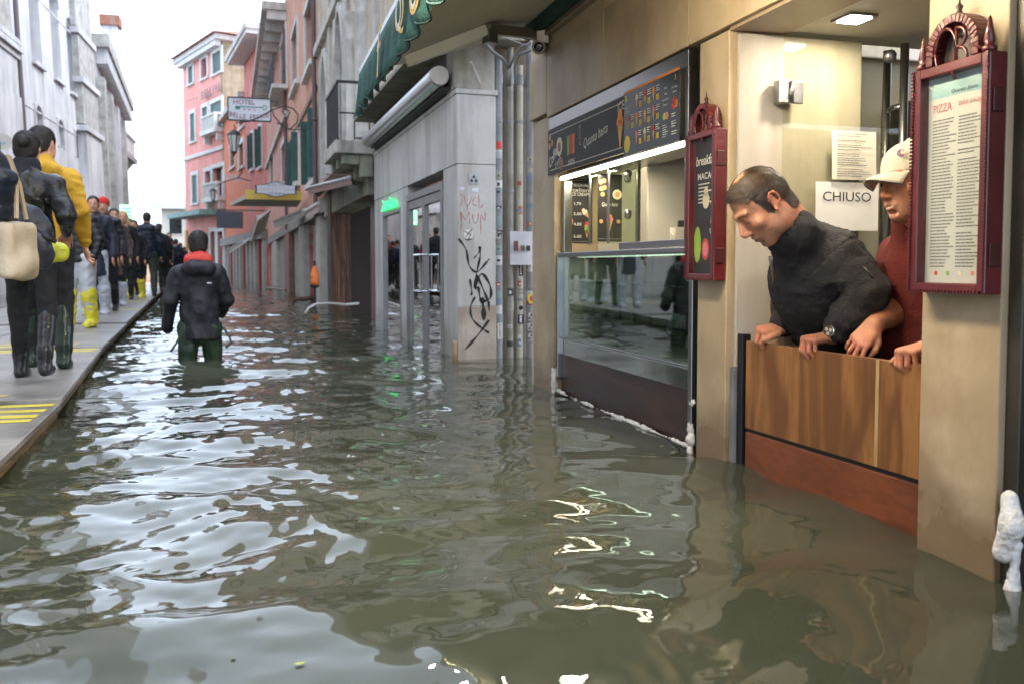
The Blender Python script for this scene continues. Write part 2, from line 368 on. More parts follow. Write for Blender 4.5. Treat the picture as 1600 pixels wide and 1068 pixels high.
# ---------------------------------------------------------------- smooth bodies: distance fields turned into one mesh
def _hash(ix, iy, iz, seed):
    h = (ix * 374761393 + iy * 668265263 + iz * 2147483647 + seed * 1274126177) & 0xffffffff
    h = ((h ^ (h >> 13)) * 1274126177) & 0xffffffff
    return ((h ^ (h >> 16)) & 0xffff) / 65535.0
def vnoise(P, scale, seed=0):
    Q = np.asarray(P) * scale; I = np.floor(Q).astype(np.int64); F = Q - I; F = F * F * (3 - 2 * F); out = 0
    for dx in (0, 1):
        for dy in (0, 1):
            for dz in (0, 1):
                wgt = (F[:, 0] if dx else 1 - F[:, 0]) * (F[:, 1] if dy else 1 - F[:, 1]) * (F[:, 2] if dz else 1 - F[:, 2])
                out = out + wgt * _hash(I[:, 0] + dx, I[:, 1] + dy, I[:, 2] + dz, seed)
    return out * 2 - 1
class SDF:
    def __init__(s, lo, hi, vox):
        s.lo = np.array(lo, float); s.vox = vox
        s.n = np.ceil((np.array(hi, float) - s.lo) / vox).astype(int) + 1
        s.F = np.full(s.n, 1.0, np.float32)
    def _loc(s, lo, hi):
        i0 = np.clip(np.floor((np.array(lo) - s.lo) / s.vox).astype(int), 0, s.n); i1 = np.clip(np.ceil((np.array(hi) - s.lo) / s.vox).astype(int) + 1, 0, s.n)
        if (i1 - i0 <= 0).any(): return None
        ax = [(s.lo[k] + s.vox * np.arange(i0[k], i1[k])).astype(np.float32) for k in range(3)]
        return tuple(slice(i0[k], i1[k]) for k in range(3)), np.stack(np.meshgrid(*ax, indexing='ij'), -1)
    def mix(s, sl, d, k, op):
        F = s.F[sl]
        if op == 'sub':
            h = np.clip(.5 - .5 * (F + d) / max(k, 1e-6), 0, 1); s.F[sl] = F * (1 - h) - d * h + k * h * (1 - h)
        else:
            h = np.clip(.5 + .5 * (F - d) / max(k, 1e-6), 0, 1); s.F[sl] = F * (1 - h) + d * h - k * h * (1 - h)
    def cone(s, a, b, ra, rb, k=.02, flat=None, op='add'):
        """tapered round limb; flat=(axis, factor) squashes it across that axis"""
        a, b = np.array(a, float), np.array(b, float); r = max(ra, rb); pad = r + max(k, .02) + .02
        g = s._loc(np.minimum(a, b) - pad, np.maximum(a, b) + pad)
        if g is None: return s
        sl, P = g; d = P - a; ab = b - a; L2 = float(ab @ ab) or 1e-9
        t = np.clip((d @ ab) / L2, 0, 1); d = d - t[..., None] * ab; q = 1
        if flat is not None:
            wv = np.array(flat[0], float); wv /= np.linalg.norm(wv); q = flat[1]; d = d + ((1 / q - 1) * (d @ wv))[..., None] * wv
        dist = (np.sqrt((d * d).sum(-1)) - (ra + (rb - ra) * t))
        if flat is not None: dist = dist * (.5 + .5 * min(q, 1))
        s.mix(sl, dist.astype(np.float32), k, op); return s
    def ell(s, c, r, R=None, k=.02, op='add'):
        c, r = np.array(c, float), np.array(r, float); pad = r.max() + max(k, .02) + .02
        g = s._loc(c - pad, c + pad)
        if g is None: return s
        sl, P = g; d = P - c
        if R is not None: d = d @ np.array(R, float)
        k0 = np.sqrt(((d / r) ** 2).sum(-1)); k1 = np.sqrt(((d / r ** 2) ** 2).sum(-1)) + 1e-9
        s.mix(sl, (k0 * (k0 - 1) / k1).astype(np.float32), k, op); return s
    def rbox(s, c, h, r, R, k=.01, op='add'):
        c, h = np.array(c, float), np.array(h, float); pad = np.linalg.norm(h) + r + .03; g = s._loc(c - pad, c + pad)
        if g is None: return s
        sl, P = g; q = np.abs((P - c) @ np.array(R, float)) - (h - r); d = np.sqrt((np.maximum(q, 0) ** 2).sum(-1)) + np.minimum(q.max(-1), 0) - r
        s.mix(sl, d.astype(np.float32), k, op); return s
    def path(s, pts, rs, k=.02, flat=None, op='add'):
        for i in range(len(pts) - 1): s.cone(pts[i], pts[i + 1], rs[i], rs[i + 1], k, flat, op)
        return s
    def cut_below(s, z):
        g = s.lo[2] + s.vox * np.arange(s.n[2]); s.F = np.maximum(s.F, (z - g).astype(np.float32)[None, None, :]); return s
    def mesh(s):
        F = s.F; F = np.pad(F, 1, constant_values=1.0); lo = s.lo - s.vox; nx, ny, nz = F.shape
        S = F < 0
        cs = np.zeros((nx - 1, ny - 1, nz - 1), np.int8); off = [(i, j, k) for i in (0, 1) for j in (0, 1) for k in (0, 1)]
        for i, j, k in off: cs += S[i:nx - 1 + i, j:ny - 1 + j, k:nz - 1 + k]
        act = (cs > 0) & (cs < 8); I = np.argwhere(act); idx = np.full(act.shape, -1, np.int64); idx[act] = np.arange(len(I))
        G = {o: F[I[:, 0] + o[0], I[:, 1] + o[1], I[:, 2] + o[2]] for o in off}
        pos = np.zeros((len(I), 3)); cnt = np.zeros(len(I))
        for ax in range(3):
            for o in off:
                if o[ax]: continue
                o2 = list(o); o2[ax] = 1; o2 = tuple(o2); fa, fb = G[o], G[o2]; m = (fa < 0) != (fb < 0)
                t = np.where(m, fa / np.where(m, fa - fb, 1), 0); p = np.tile(np.array(o, float), (len(I), 1)); p[:, ax] += t
                pos[m] += p[m]; cnt[m] += 1
        V = lo + s.vox * (I + pos / np.maximum(cnt, 1)[:, None])
        Q = []
        for ax in range(3):
            a2, a3 = (ax + 1) % 3, (ax + 2) % 3
            sh = [slice(None)] * 3; sh[ax] = slice(0, -1); s1 = S[tuple(sh)]; sh[ax] = slice(1, None); s2 = S[tuple(sh)]
            E = np.argwhere(s1 != s2); ok = (E[:, a2] > 0) & (E[:, a3] > 0) & (E[:, a2] < F.shape[a2] - 1) & (E[:, a3] < F.shape[a3] - 1); E = E[ok]
            e2 = np.zeros(3, int); e2[a2] = 1; e3 = np.zeros(3, int); e3[a3] = 1
            q = [E - e2 - e3, E - e3, E, E - e2]; q = np.stack([idx[x[:, 0], x[:, 1], x[:, 2]] for x in q], 1)
            inside = S[E[:, 0], E[:, 1], E[:, 2]]; q[~inside] = q[~inside][:, ::-1]; Q.append(q)
        Q = np.concatenate(Q); Q = Q[(Q >= 0).all(1)]
        return V, Q
def vnormals(V, Q):
    n = np.cross(V[Q[:, 2]] - V[Q[:, 0]], V[Q[:, 3]] - V[Q[:, 1]]); N = np.zeros_like(V)
    for k in range(4): np.add.at(N, Q[:, k], n)
    return N / (np.linalg.norm(N, axis=1)[:, None] + 1e-12)
def relax(V, Q, it=1, lam=.5):
    E = np.concatenate([Q[:, [0, 1]], Q[:, [1, 2]], Q[:, [2, 3]], Q[:, [3, 0]]])
    for _ in range(it):
        S = np.zeros_like(V); c = np.zeros(len(V)); np.add.at(S, E[:, 0], V[E[:, 1]]); np.add.at(c, E[:, 0], 1); np.add.at(S, E[:, 1], V[E[:, 0]]); np.add.at(c, E[:, 1], 1)
        V = V * (1 - lam) + lam * S / np.maximum(c, 1)[:, None]
    return V
def field_obj(name, sdf, mat, parent, T, color=None, disp=None, it=2, label=None):
    """mesh of the field in the figure's own space, moved to the world by T (4x4)"""
    V, Q = sdf.mesh(); V = relax(V, Q, it)
    if disp is not None: V = V + vnormals(V, Q) * disp(V)[:, None]
    Tm = np.array(T); Vw = V @ Tm[:3, :3].T + Tm[:3, 3]
    og = np.array(tuple(wloc(parent))); me = bpy.data.meshes.new(name)
    me.from_pydata((Vw - og).tolist(), [], Q.tolist()); me.polygons.foreach_set('use_smooth', [True] * len(Q))
    if color is not None:
        c = color(V); at = me.color_attributes.new('Col', 'FLOAT_COLOR', 'POINT')
        at.data.foreach_set('color', np.concatenate([c, np.ones((len(c), 1))], 1).ravel())
    me.update(); o = link(name, me, mat, parent); o['_n'] = len(V)
    del o['_n']
    if label: o['label'] = label
    return o, V, Q
def T4(loc, heading=0.0, scale=1.0):
    return Matrix.Translation(Vector(loc)) @ Matrix.Rotation(heading, 4, 'Z') @ Matrix.Scale(scale, 4)
def basis(fwd, up):
    """columns: right, forward, up"""
    f = np.array(fwd, float); f /= np.linalg.norm(f); u = np.array(up, float); r = np.cross(f, u); r /= np.linalg.norm(r); u = np.cross(r, f)
    return np.stack([r, f, u], 1)
SKIN = np.array(srgb(205, 150, 122)[:3]); SKIN2 = np.array(srgb(186, 122, 98)[:3])
def vox_fine(s): return s.vox < .0065
def head(s, c, B, k=1.0, face=True, kk=1.0, ears=True, long=1.0):
    """head with skull, jaw, brow, nose, lips, ears, sockets; B columns right, forward, up"""
    L = lambda x, y, z: c + B @ (np.array([x, y, z]) * k)
    s.ell(L(0, -.012, .038), np.array([.077, .097, .086]) * k, B, .01)
    s.ell(L(0, .035, -.035), np.array([.060, .062, .080]) * k, B, .03 * kk)
    s.ell(L(0, .062, -.098), np.array([.026, .024, .022]) * k, B, .035 * kk)
    for e in (-1, 1): s.ell(L(.043 * e, .012, -.068), np.array([.022, .03, .03]) * k, B, .035 * kk)
    if ears:
        for e in (-1, 1):
            if vox_fine(s):
                s.ell(L(.077 * e, -.010, .0), np.array([.008, .015, .026]) * k, B, .006)
                R_ = [(.084 + .004 * math.sin(a), -.014 - .016 * math.cos(a) - .003, .006 + .025 * math.sin(a)) for a in [PI * (-.35 + 1.30 * q / 9) for q in range(10)]]
                s.path([L(x * e, y, z) for x, y, z in R_], [.0038 * k] * 10, .003); s.ell(L(.081 * e, .0, -.026), np.array([.005, .007, .010]) * k, B, .005)
                s.ell(L(.088 * e, -.010, .0), np.array([.006, .0075, .013]) * k, B, .004, 'sub')
            else: s.ell(L(.080 * e, -.012, .002), np.array([.009, .019, .033]) * k, B, .008)
    if face:
        for e in (-1, 1):
            s.cone(L(.012 * e, .088, .030), L(.046 * e, .077, .030), .010 * k, .009 * k, .014)
            s.ell(L(.046 * e, .064, -.022), np.array([.022, .018, .018]) * k, B, .022)
            s.ell(L(.032 * e, .098, .006), np.array([.016, .016, .010]) * k, B, .012, 'sub')
            s.ell(L(.031 * e, .077, .006), np.array([.0135, .0135, .0125]) * k, B, .003)
            if vox_fine(s): s.ell(L(.031 * e, .0785, .0135), np.array([.0160, .0125, .0065]) * k, B, .003); s.ell(L(.031 * e, .0765, -.0035), np.array([.015, .0115, .005]) * k, B, .003)
        s.cone(L(0, .092, .018), L(0, .113, -.026), .008 * k, .0115 * k, .012)
        s.ell(L(0, .107, -.034), np.array([.014, .013, .010]) * k, B, .006)
        for e in (-1, 1): s.ell(L(.0125 * e, .099, -.036), np.array([.008, .011, .008]) * k, B, .005)
        s.cone(L(-.020, .088, -.063), L(.020, .088, -.063), .007 * k, .007 * k, .008); s.ell(L(0, .092, -.061), np.array([.018, .010, .006]) * k, B, .006)
        s.ell(L(0, .090, -.073), np.array([.018, .010, .007]) * k, B, .006)
        s.ell(L(0, .106, -.067), np.array([.021, .012, .0022]) * k, B, .004, 'sub')
        s.ell(L(0, .084, -.088), np.array([.02, .006, .005]) * k, B, .01, 'sub')
    return L
def hand(s, wrist, B, side, curl=(.5, .9, .6), k=1.0, spread=1.0, thumb=None, kk=.004):
    """palm, four unequal fingers bent at the knuckles, thumb off the side of the palm. B: right, forward(fingers), up(back of hand); side=+1 thumb at +right"""
    L = lambda x, y, z: wrist + B @ (np.array([x * side, y, z]) * k)
    kn = [(.031, .090, .002), (.010, .095, .004), (-.011, .090, .002), (-.030, .080, -.002)]
    for x, y, z in kn: s.cone(L(x * .55, .005, 0), L(x, y, z), .0175 * k, .0125 * k, .012, None)
    s.ell(L(.022, .035, -.008), np.array([.02, .03, .014]) * k, B, .012)
    seg = [(.040, .025, .020), (.044, .028, .021), (.041, .026, .020), (.032, .020, .018)]
    for f, ((x, y, z), sg) in enumerate(zip(kn, seg)):
        p = np.array([x, y, z]); a = 0.0; yaw = (1.5 - f) * .07 * spread; r0 = .0097 if f < 3 else .0084
        for q, ln in enumerate(sg):
            a += curl[q] * (1 + .06 * f); d = np.array([math.sin(yaw) * math.cos(a), math.cos(yaw) * math.cos(a), -math.sin(a)]); p2 = p + d * ln
            s.cone(L(*p), L(*p2), (r0 - .0007 * q) * k, (r0 - .0007 * (q + 1)) * k, kk); p = p2
            
    th = thumb or [(.024, .020, -.006), (.048, .048, -.014), (.056, .078, -.020), (.054, .102, -.026)]
    s.path([L(*t) for t in th], [.017 * k, .0135 * k, .0115 * k, .009 * k], .006)
    return L
def folds(amp, scale=9.0, seed=0, stretch=(1, 1, 1), fine=.35):
    def f(V):
        P = V * np.array(stretch)
        wv = vnoise(P, scale * .6, seed + 9)[:, None] * .06
        a = 1 - np.abs(vnoise(P + wv, scale, seed)) * 2; b = vnoise(P, scale * 2.7, seed + 3)
        return amp * (a * .7 + b * fine)
    return f
def hair_tufts(V, N, mask, comb, length, n, seed, wid=.0016, lift=.35, jitter=.4):
    """small tapered locks lying along the comb direction"""
    r = np.random.RandomState(seed); ids = np.flatnonzero(mask)
    if not len(ids): return [], []
    ids = r.choice(ids, n); P = V[ids] + r.normal(0, .0012, (n, 3)); Nn = N[ids]; D = comb(P); D = D + r.normal(0, jitter, (n, 3))
    D -= Nn * (D * Nn).sum(1)[:, None]; D /= np.linalg.norm(D, axis=1)[:, None] + 1e-9; D = D + Nn * lift; D /= np.linalg.norm(D, axis=1)[:, None]
    S = np.cross(D, Nn); S /= np.linalg.norm(S, axis=1)[:, None] + 1e-9; ln = length * r.uniform(.5, 1.2, n)[:, None]
    M_ = P + D * ln * .55; D2 = D - Nn * .35; T_ = M_ + D2 * ln * .45
    W_ = wid * r.uniform(.6, 1.4, n)[:, None]
    A, Bq, C1, D1 = P - S * W_, P + S * W_, M_ + S * W_ * .8, M_ - S * W_ * .8
    V2 = np.concatenate([A, Bq, C1, D1, T_]); F = [(i, n + i, 2 * n + i, 3 * n + i) for i in range(n)] + [(3 * n + i, 2 * n + i, 4 * n + i) for i in range(n)]
    return V2, F
def raw_obj(name, V, F, mat, parent, T, smooth=False):
    Tm = np.array(T); Vw = np.array(V) @ Tm[:3, :3].T + Tm[:3, 3]; og = np.array(tuple(wloc(parent)))
    me = bpy.data.meshes.new(name); me.from_pydata((Vw - og).tolist(), [], F)
    if smooth: me.polygons.foreach_set('use_smooth', [True] * len(me.polygons))
    return link(name, me, mat, parent)

def person(foot, heading, height, vox, label, coat, coat_m, leg_m, boot_m, group=None, boot_top=.42, boot_fat=1.0, boot_label=None,
           hem=.78, puff=0.0, stride=.10, arms=None, hair='short', hair_m=None, collar=None, coat_r=1.0, face=True, turn=0.0, hood=False,
           scarf_m=None, leg_fat=1.0, flare=0.0, bend=0.0, gloves=False, seams=True, skin=None, seed=1, cut=-1.0, hat_m=None, knee=.03, lean=0.0, heel=0.0, jacket='jacket'):
    """a standing or walking figure, built 1.75 m tall facing +y and scaled; arms: {side: (elbow, wrist)} in its own space"""
    k = height / 1.75; T = T4(foot, heading, k); root = thing('person', foot, label, 'person', group)
    sk = SKIN if skin is None else np.array(skin); v = vox / k
    ln = lambda x, y, z: np.array([x, y + lean * max(0, z - .9), z])
    hc = ln(0, .03 + bend, 1.63); nk = ln(0, 0, 1.47)
    ct, st = math.cos(turn), math.sin(turn); BH = np.array([[ct, -st, 0], [st, ct, 0], [0, 0, 1.0]]) @ basis((0, 1, -.05), (0, 0, 1))
    A = {e: (ln(.255 * e, -.02, 1.14), ln(.25 * e, .06, .88)) for e in (-1, 1)}
    if arms: A.update({e: (np.array(a, float), np.array(b, float)) for e, (a, b) in arms.items()})
    sh = {e: ln(.175 * e, -.01, 1.40) for e in (-1, 1)}
    hip = {e: np.array([.09 * e, 0, .90]) for e in (-1, 1)}
    kn = {e: np.array([.115 * e, .5 * stride * e * .9 + knee, .49]) for e in (-1, 1)}; an = {e: np.array([.12 * e, stride * e, .08 + (heel if e * stride < 0 else 0)]) for e in (-1, 1)}
    lo, hi = (-.5, -.45, cut - .05), (.5, .5, 1.85)
    # ---- body: one mesh from crown to ankle
    s = SDF(lo, hi, max(v, .005)); head(s, hc, BH, 1, face)
    s.cone(hc + (0, -.03, -.05), nk + (0, -.02, -.04), .054, .06, .03)
    s.cone(ln(0, 0, 1.32), ln(0, 0, .95), .105, .095, .04, ((0, 1, 0), .65)); s.cone(sh[-1] * .9 + sh[1] * .1, sh[1] * .9 + sh[-1] * .1, .038, .038, .03)
    for e in (-1, 1):
        s.path([sh[e] + (-.01 * e, 0, -.02), A[e][0], A[e][1]], [.036, .032, .026], .02); s.path([hip[e], kn[e], an[e]], [.062 * min(1, leg_fat), .040, .028], .02)
        d = A[e][1] - A[e][0]; d /= np.linalg.norm(d)
        if not gloves: hand(s, A[e][1] + d * .02, basis(d, np.cross(d, (0, 1, .2)) * -e if abs(d[2]) > .5 else (0, 0, 1)), -1 if e > 0 else 1, (.35, .45, .35), .95, 1, None, .006)
        s.cone(an[e] + (0, -.03, -.04), an[e] + (0, .12, -.05), .035, .03, .02)
    hz = hc[2]
    def col(V):
        c = np.tile(sk, (len(V), 1)); d = (V - hc) @ BH
        if face:
            m = np.exp(-((d[:, 0] / .019) ** 2 + ((d[:, 2] + .067) / .008) ** 2)) * (d[:, 1] > .07); c = c * (1 - m[:, None] * .6) + np.array([.32, .09, .08]) * m[:, None] * .6
            m = np.exp(-(((np.abs(d[:, 0]) - .03) / .018) ** 2 + ((d[:, 2] - .031) / .0045) ** 2)) * (d[:, 1] > .06); c *= (1 - .75 * m[:, None])
            m = np.exp(-(((np.abs(d[:, 0]) - .031) / .010) ** 2 + ((d[:, 2] - .006) / .005) ** 2)) * (d[:, 1] > .06); c *= (1 - .8 * m[:, None])
        return c
    if cut > 0: s.cut_below(cut)
    field_obj('body', s, vcol('skin', .5, .1, 300, .0, .10, 30), root, T, col, it=1)
    # ---- trousers
    t = SDF(lo, (.5, .5, 1.1), v)
    t.cone((0, 0, 1.0), (0, -.01, .88), .125, .135, .04, ((0, 1, 0), .72))
    for e in (-1, 1): t.path([hip[e], kn[e], an[e] + (0, 0, .05)], [.096 * leg_fat, .066 * leg_fat, (.052 + flare) * leg_fat], .022)
    if cut > 0: t.cut_below(cut)
    field_obj('trousers', t, leg_m, root, T, None, folds(.009, 10, seed, (1, 1, .8)), it=1)
    # ---- boots, one on each foot
    for e in (-1, 1):
        if cut > .3: break
        b = SDF((an[e][0] - .15, an[e][1] - .2, -.01), (an[e][0] + .15, an[e][1] + .3, boot_top + .1), max(v, .006))
        f_ = boot_fat; d = kn[e] - an[e]; tp = an[e] + d * min(1, (boot_top - an[e][2]) / d[2])
        b.path([an[e] + (0, -.01, -.02), an[e] + (0, 0, .10), tp], [.048 * f_, .052 * f_, .066 * f_], .03)
        b.path([an[e] + (0, -.035, -.042), an[e] + (0, .06, -.045), an[e] + (0, .15, -.050)], [.038 * min(f_, 1.3), .042 * min(f_, 1.3), .036 * min(f_, 1.3)], .03)
        b.cut_below(max(0.0, an[e][2] - .085))
        bo, _, _ = field_obj('boot', b, boot_m, root, T, None, folds(.003 if f_ < 1.2 else .012, 14, seed + e, (1, 1, 1.5)), it=1)
        if boot_label: bo['label'] = boot_label
    # ---- coat
    c = SDF((-.55, -.5, max(cut, hem - .1)), (.55, .6, 1.75), v); cr = coat_r
    c.cone(ln(0, -.005, 1.33), ln(0, 0, 1.05), .166 * cr, .142 * cr, .06, ((0, 1, 0), .72)); c.cone(ln(0, 0, 1.05), (0, 0, hem), .142 * cr, .158 * cr + flare, .06, ((0, 1, 0), .8))
    c.cone(sh[-1] + (.02, 0, -.01), sh[1] + (-.02, 0, -.01), .070 * cr, .070 * cr, .05)
    c.cone(nk + (0, -.01, -.03), nk + (0, 0, .035), .088, .072, .03)
    for e in (-1, 1): c.path([sh[e] + (0, 0, -.02), A[e][0], A[e][1]], [.070 * cr, .057 * cr, .044 * cr], .03)
    if hood: c.cone(nk + (-.08, -.10, -.05), nk + (.08, -.10, -.05), .055, .055, .03); c.ell(nk + (0, -.10, -.02), (.13, .065, .050), None, .03)
    c.cone(nk + (0, .01, .02), nk + (0, .02, .1), .055, .055, .01, None, 'sub')
    c.cut_below(max(hem, cut))
    base = folds(.017 if not puff else .008, 8, seed + 5, (1, 1, .8))
    def dd(V):
        o = base(V)
        if vox < .012 and seams: o = o - .005 * (np.exp(-((V[:, 2] - 1.29) / .006) ** 2) + np.exp(-((V[:, 2] - hem - .045) / .006) ** 2) + np.exp(-((V[:, 2] - .93 - .02 * (np.abs(V[:, 0]) > .2)) / .005) ** 2)) - .004 * np.exp(-(V[:, 0] / .005) ** 2) * (V[:, 2] < 1.29); o = o + .003 * np.sin(V[:, 2] * 95 + 5 * vnoise(V, 6, seed)) * (np.abs(V[:, 0]) > .19) * (.5 + .5 * vnoise(V, 5, seed + 1))
        if puff:
            al = V[:, 2] * 1.0
            m = np.abs(V[:, 0]) > .2
            o = o + puff * (np.abs(np.sin(al * PI / .085)) ** .6 - .6)
        return o
    jk, JV, JQ = field_obj(jacket, c, coat_m, root, T, None, dd, it=1)
    if collar is not None:
        q = SDF((-.25, -.25, 1.3), (.25, .25, 1.7), max(v, .006)); q.cone(nk + (-.06, -.055, .03), nk + (.06, -.055, .03), .058, .058, .03); q.cone(nk + (0, -.01, .0), nk + (0, -.01, .050), .094, .086, .02); q.cone(nk + (0, .01, -.05), nk + (0, .02, .2), .056, .058, .01, None, 'sub')
        field_obj('hood_lining', q, collar, root, T, None, folds(.008, 14, seed), it=1)
    if scarf_m is not None:
        q = SDF((-.3, -.3, 1.1), (.3, .3, 1.7), max(v, .006)); q.cone(nk + (0, -.005, -.02), nk + (0, .01, .05), .098, .085, .03)
        if face: q.cone(nk + (-.05, .1, -.02), nk + (-.06, .16, -.25), .05, .06, .04, ((0, 1, 0), .5))
        q.cone(nk + (0, .01, -.1), nk + (0, .02, .2), .06, .06, .01, None, 'sub')
        field_obj('scarf', q, scarf_m, root, T, None, folds(.012, 13, seed), it=1)
    # ---- hair or hat
    hm = hair_m or flat('dark_hair', (.018, .013, .010), .55)
    if hair:
        q = SDF(hc + (-.2, -.25, -.35), hc + (.2, .2, .2), max(v * .8, .005)); L = lambda x, y, z: hc + BH @ np.array([x, y, z])
        if hair == 'beanie':
            q.ell(L(0, -.012, .052), (.088, .106, .094), BH, .01); q.cone(L(0, -.01, -.0), L(0, -.01, -.3), .3, .3, .01, None, 'sub') if False else None
            q.ell(L(0, .06, -.08), (.12, .12, .11), BH, .005, 'sub'); q.ell(L(0, -.05, -.13), (.13, .13, .11), BH, .005, 'sub')
        else:
            q.ell(L(0, -.022, .044), (.083, .100, .090), BH, .01)
            if hair in ('bun', 'long', 'short', 'bald'): q.ell(L(0, -.050, -.02), (.074, .062, .065), BH, .03)
            if hair == 'bun': q.ell(L(0, -.125, .045), (.042, .035, .042), BH, .015)
            if hair == 'long':
                for e in (-1, 1): q.path([L(.07 * e, .0, .02), L(.082 * e, .0, -.09), L(.075 * e, .02, -.17)], [.03, .034, .025], .03)
                q.path([L(0, -.07, 0), L(0, -.085, -.13)], [.07, .06], .03)
            q.ell(L(0, .092, -.042), (.085, .075, .098), BH, .012, 'sub')
            for e in (-1, 1):
                if hair != 'long': q.ell(L(.092 * e, .012, -.02), (.022, .035, .045), BH, .01, 'sub')
            if hair == 'short': q.cone(L(0, -.11, -.125), L(0, 0, -.13), .055, .07, .01, None, 'sub'); [q.ell(L(.085 * e, -.01, -.045), (.025, .035, .05), BH, .01, 'sub') for e in (-1, 1)]
        HO, HV, HQ = field_obj('hat' if hair == 'beanie' else 'hair', q, hat_m if hair == 'beanie' else hm, root, T, None, folds(.004, 40, seed, (1, 1, .5)), it=1)
        if vox < .012 and hair in ('short', 'bun'):
            HN = vnormals(HV, HQ)
            def comb(P): d = (P - hc); return np.stack([d[:, 0] * .5, -np.ones(len(P)) * .1, -np.ones(len(P))], 1)
            V2, F2 = hair_tufts(HV, HN, np.ones(len(HV), bool), comb, .02, 5000, seed, .0012, .25, .35)
            raw_obj('hair', V2, F2, hm, root, T)['kind'] = 'stuff'
    return root, T, k
# ================================================================ water and ground
def wave_height(X, Y):
    r = np.random.RandomState(11); h = np.zeros_like(X)
    wx = X + .10 * np.sin(1.7 * Y + .6 * X) + .05 * np.sin(4.1 * X - 2.2 * Y); wy = Y + .12 * np.sin(1.3 * X + .8 * Y) + .05 * np.sin(3.7 * Y + 2.9 * X)
    near = np.clip(1.0 - (X - .9) * .45, .45, 1.0) * np.clip(.60 + (2.5 - np.abs(Y - 2.5)) * .04, .6, 1)
    calm = np.clip(1 - (X - .3) * .8, .26, 1.0); calm = np.maximum(calm, np.clip((Y - 5) / 4, 0, 1) * .7)
    mid = np.maximum(np.clip(1.0 - (X - .2) * .45, .38, 1.0), np.clip((Y - 4) / 4, 0, 1))
    calm = calm * np.clip(.65 + Y / 9, .7, 1); mid = mid * np.clip(1.0 + Y / 40, 1.0, 1.1)
    for n_, l0, l1, sl, sp, am in ((14, .50, 1.35, .0160, .42, 1.0), (30, .17, .50, .0112, .55, mid), (30, .075, .17, .0085, .75, calm)):
        for i in range(n_):
            lam = math.exp(r.uniform(math.log(l0), math.log(l1))); th = r.normal(PI / 2 - .15, sp); k = 2 * PI / lam
            ph = k * (math.cos(th) * wx + math.sin(th) * wy) + r.uniform(0, 6.28)
            h += am * sl * lam / 2.6 * 1.25 * (np.sin(ph) + .22 * np.cos(2 * ph))
    h *= np.clip(1.25 - Y / 60, .45, 1)
    h *= near
    for cx_, cy_, amp in ((-.60, 8.2, .006), (-.36, 8.35, .006)):   # rings round the wading legs
        R = np.hypot(X - cx_, Y - cy_); h += amp * np.exp(-R * 2.2) * np.sin(R * 38)
    return h
def build_water():
    ys = []; y = -5.0
    while y < 130: ys.append(y); y += .030 if y < .8 else .013 * max(1.0, (y / 2.6)) ** 1.12
    ys = np.array(ys); nx = 520; u = np.linspace(0, 1, nx); V = []
    x0 = -np.minimum(np.maximum(3.0, .34 * ys + 2.4), 45.0); x1 = np.full(len(ys), 3.2)
    X = x0[:, None] + (x1 - x0)[:, None] * u[None]; Y = np.repeat(ys[:, None], nx, 1); Z = wave_height(X, Y)
    V = np.stack([X, Y, Z], -1).reshape(-1, 3); ny = len(ys)
    i = np.arange(ny - 1)[:, None] * nx + np.arange(nx - 1)[None]; Q = np.stack([i, i + 1, i + nx + 1, i + nx], -1).reshape(-1, 4)
    me = bpy.data.meshes.new('water'); me.vertices.add(len(V)); me.vertices.foreach_set('co', V.ravel())
    me.loops.add(Q.size); me.loops.foreach_set('vertex_index', Q.ravel().astype(np.int32)); me.polygons.add(len(Q))
    me.polygons.foreach_set('loop_start', np.arange(0, Q.size, 4, dtype=np.int32)); me.polygons.foreach_set('loop_total', np.full(len(Q), 4, np.int32))
    me.update(calc_edges=True); me.polygons.foreach_set('use_smooth', [True] * len(Q))
    m, n, p = node_mat('flood_water'); N, L = n.nodes, n.links
    tc = N.new('ShaderNodeTexCoord'); nz = N.new('ShaderNodeTexNoise'); nz.inputs['Scale'].default_value = .9; nz.inputs['Detail'].default_value = 5
    L.new(tc.outputs['Object'], nz.inputs['Vector']); cr = N.new('ShaderNodeValToRGB')
    cr.color_ramp.elements[0].color = (.036, .039, .024, 1); cr.color_ramp.elements[1].color = (.056, .060, .040, 1); cr.color_ramp.elements[0].position = .3; cr.color_ramp.elements[1].position = .7
    L.new(nz.outputs[0], cr.inputs[0]); L.new(cr.outputs[0], p.inputs['Base Color'])
    p.inputs['Roughness'].default_value = .015; p.inputs['IOR'].default_value = 1.48
    mp = N.new('ShaderNodeMapping'); mp.inputs['Scale'].default_value = (1, 1.6, 1); L.new(tc.outputs['Object'], mp.inputs[0])
    n3 = N.new('ShaderNodeTexNoise'); n3.inputs['Scale'].default_value = 9; n3.inputs['Detail'].default_value = 2; L.new(mp.outputs[0], n3.inputs['Vector'])
    b = N.new('ShaderNodeBump'); b.inputs['Strength'].default_value = .15; b.inputs['Distance'].default_value = .006
    L.new(n3.outputs[0], b.inputs['Height']); L.new(b.outputs[0], p.inputs['Normal'])
    me.materials.append(m); o = bpy.data.objects.new('water', me); COL.objects.link(o); tag(o, 'murky green flood water filling the street', kind='structure')
build_water()
g = MB(); g.box(-60, 30, -12, 260, -.85, -.62); tag(g.build('ground', M('ground', (.12, .11, .10), (.2, .19, .17), .8)), 'stone paving under the flood', kind='structure')

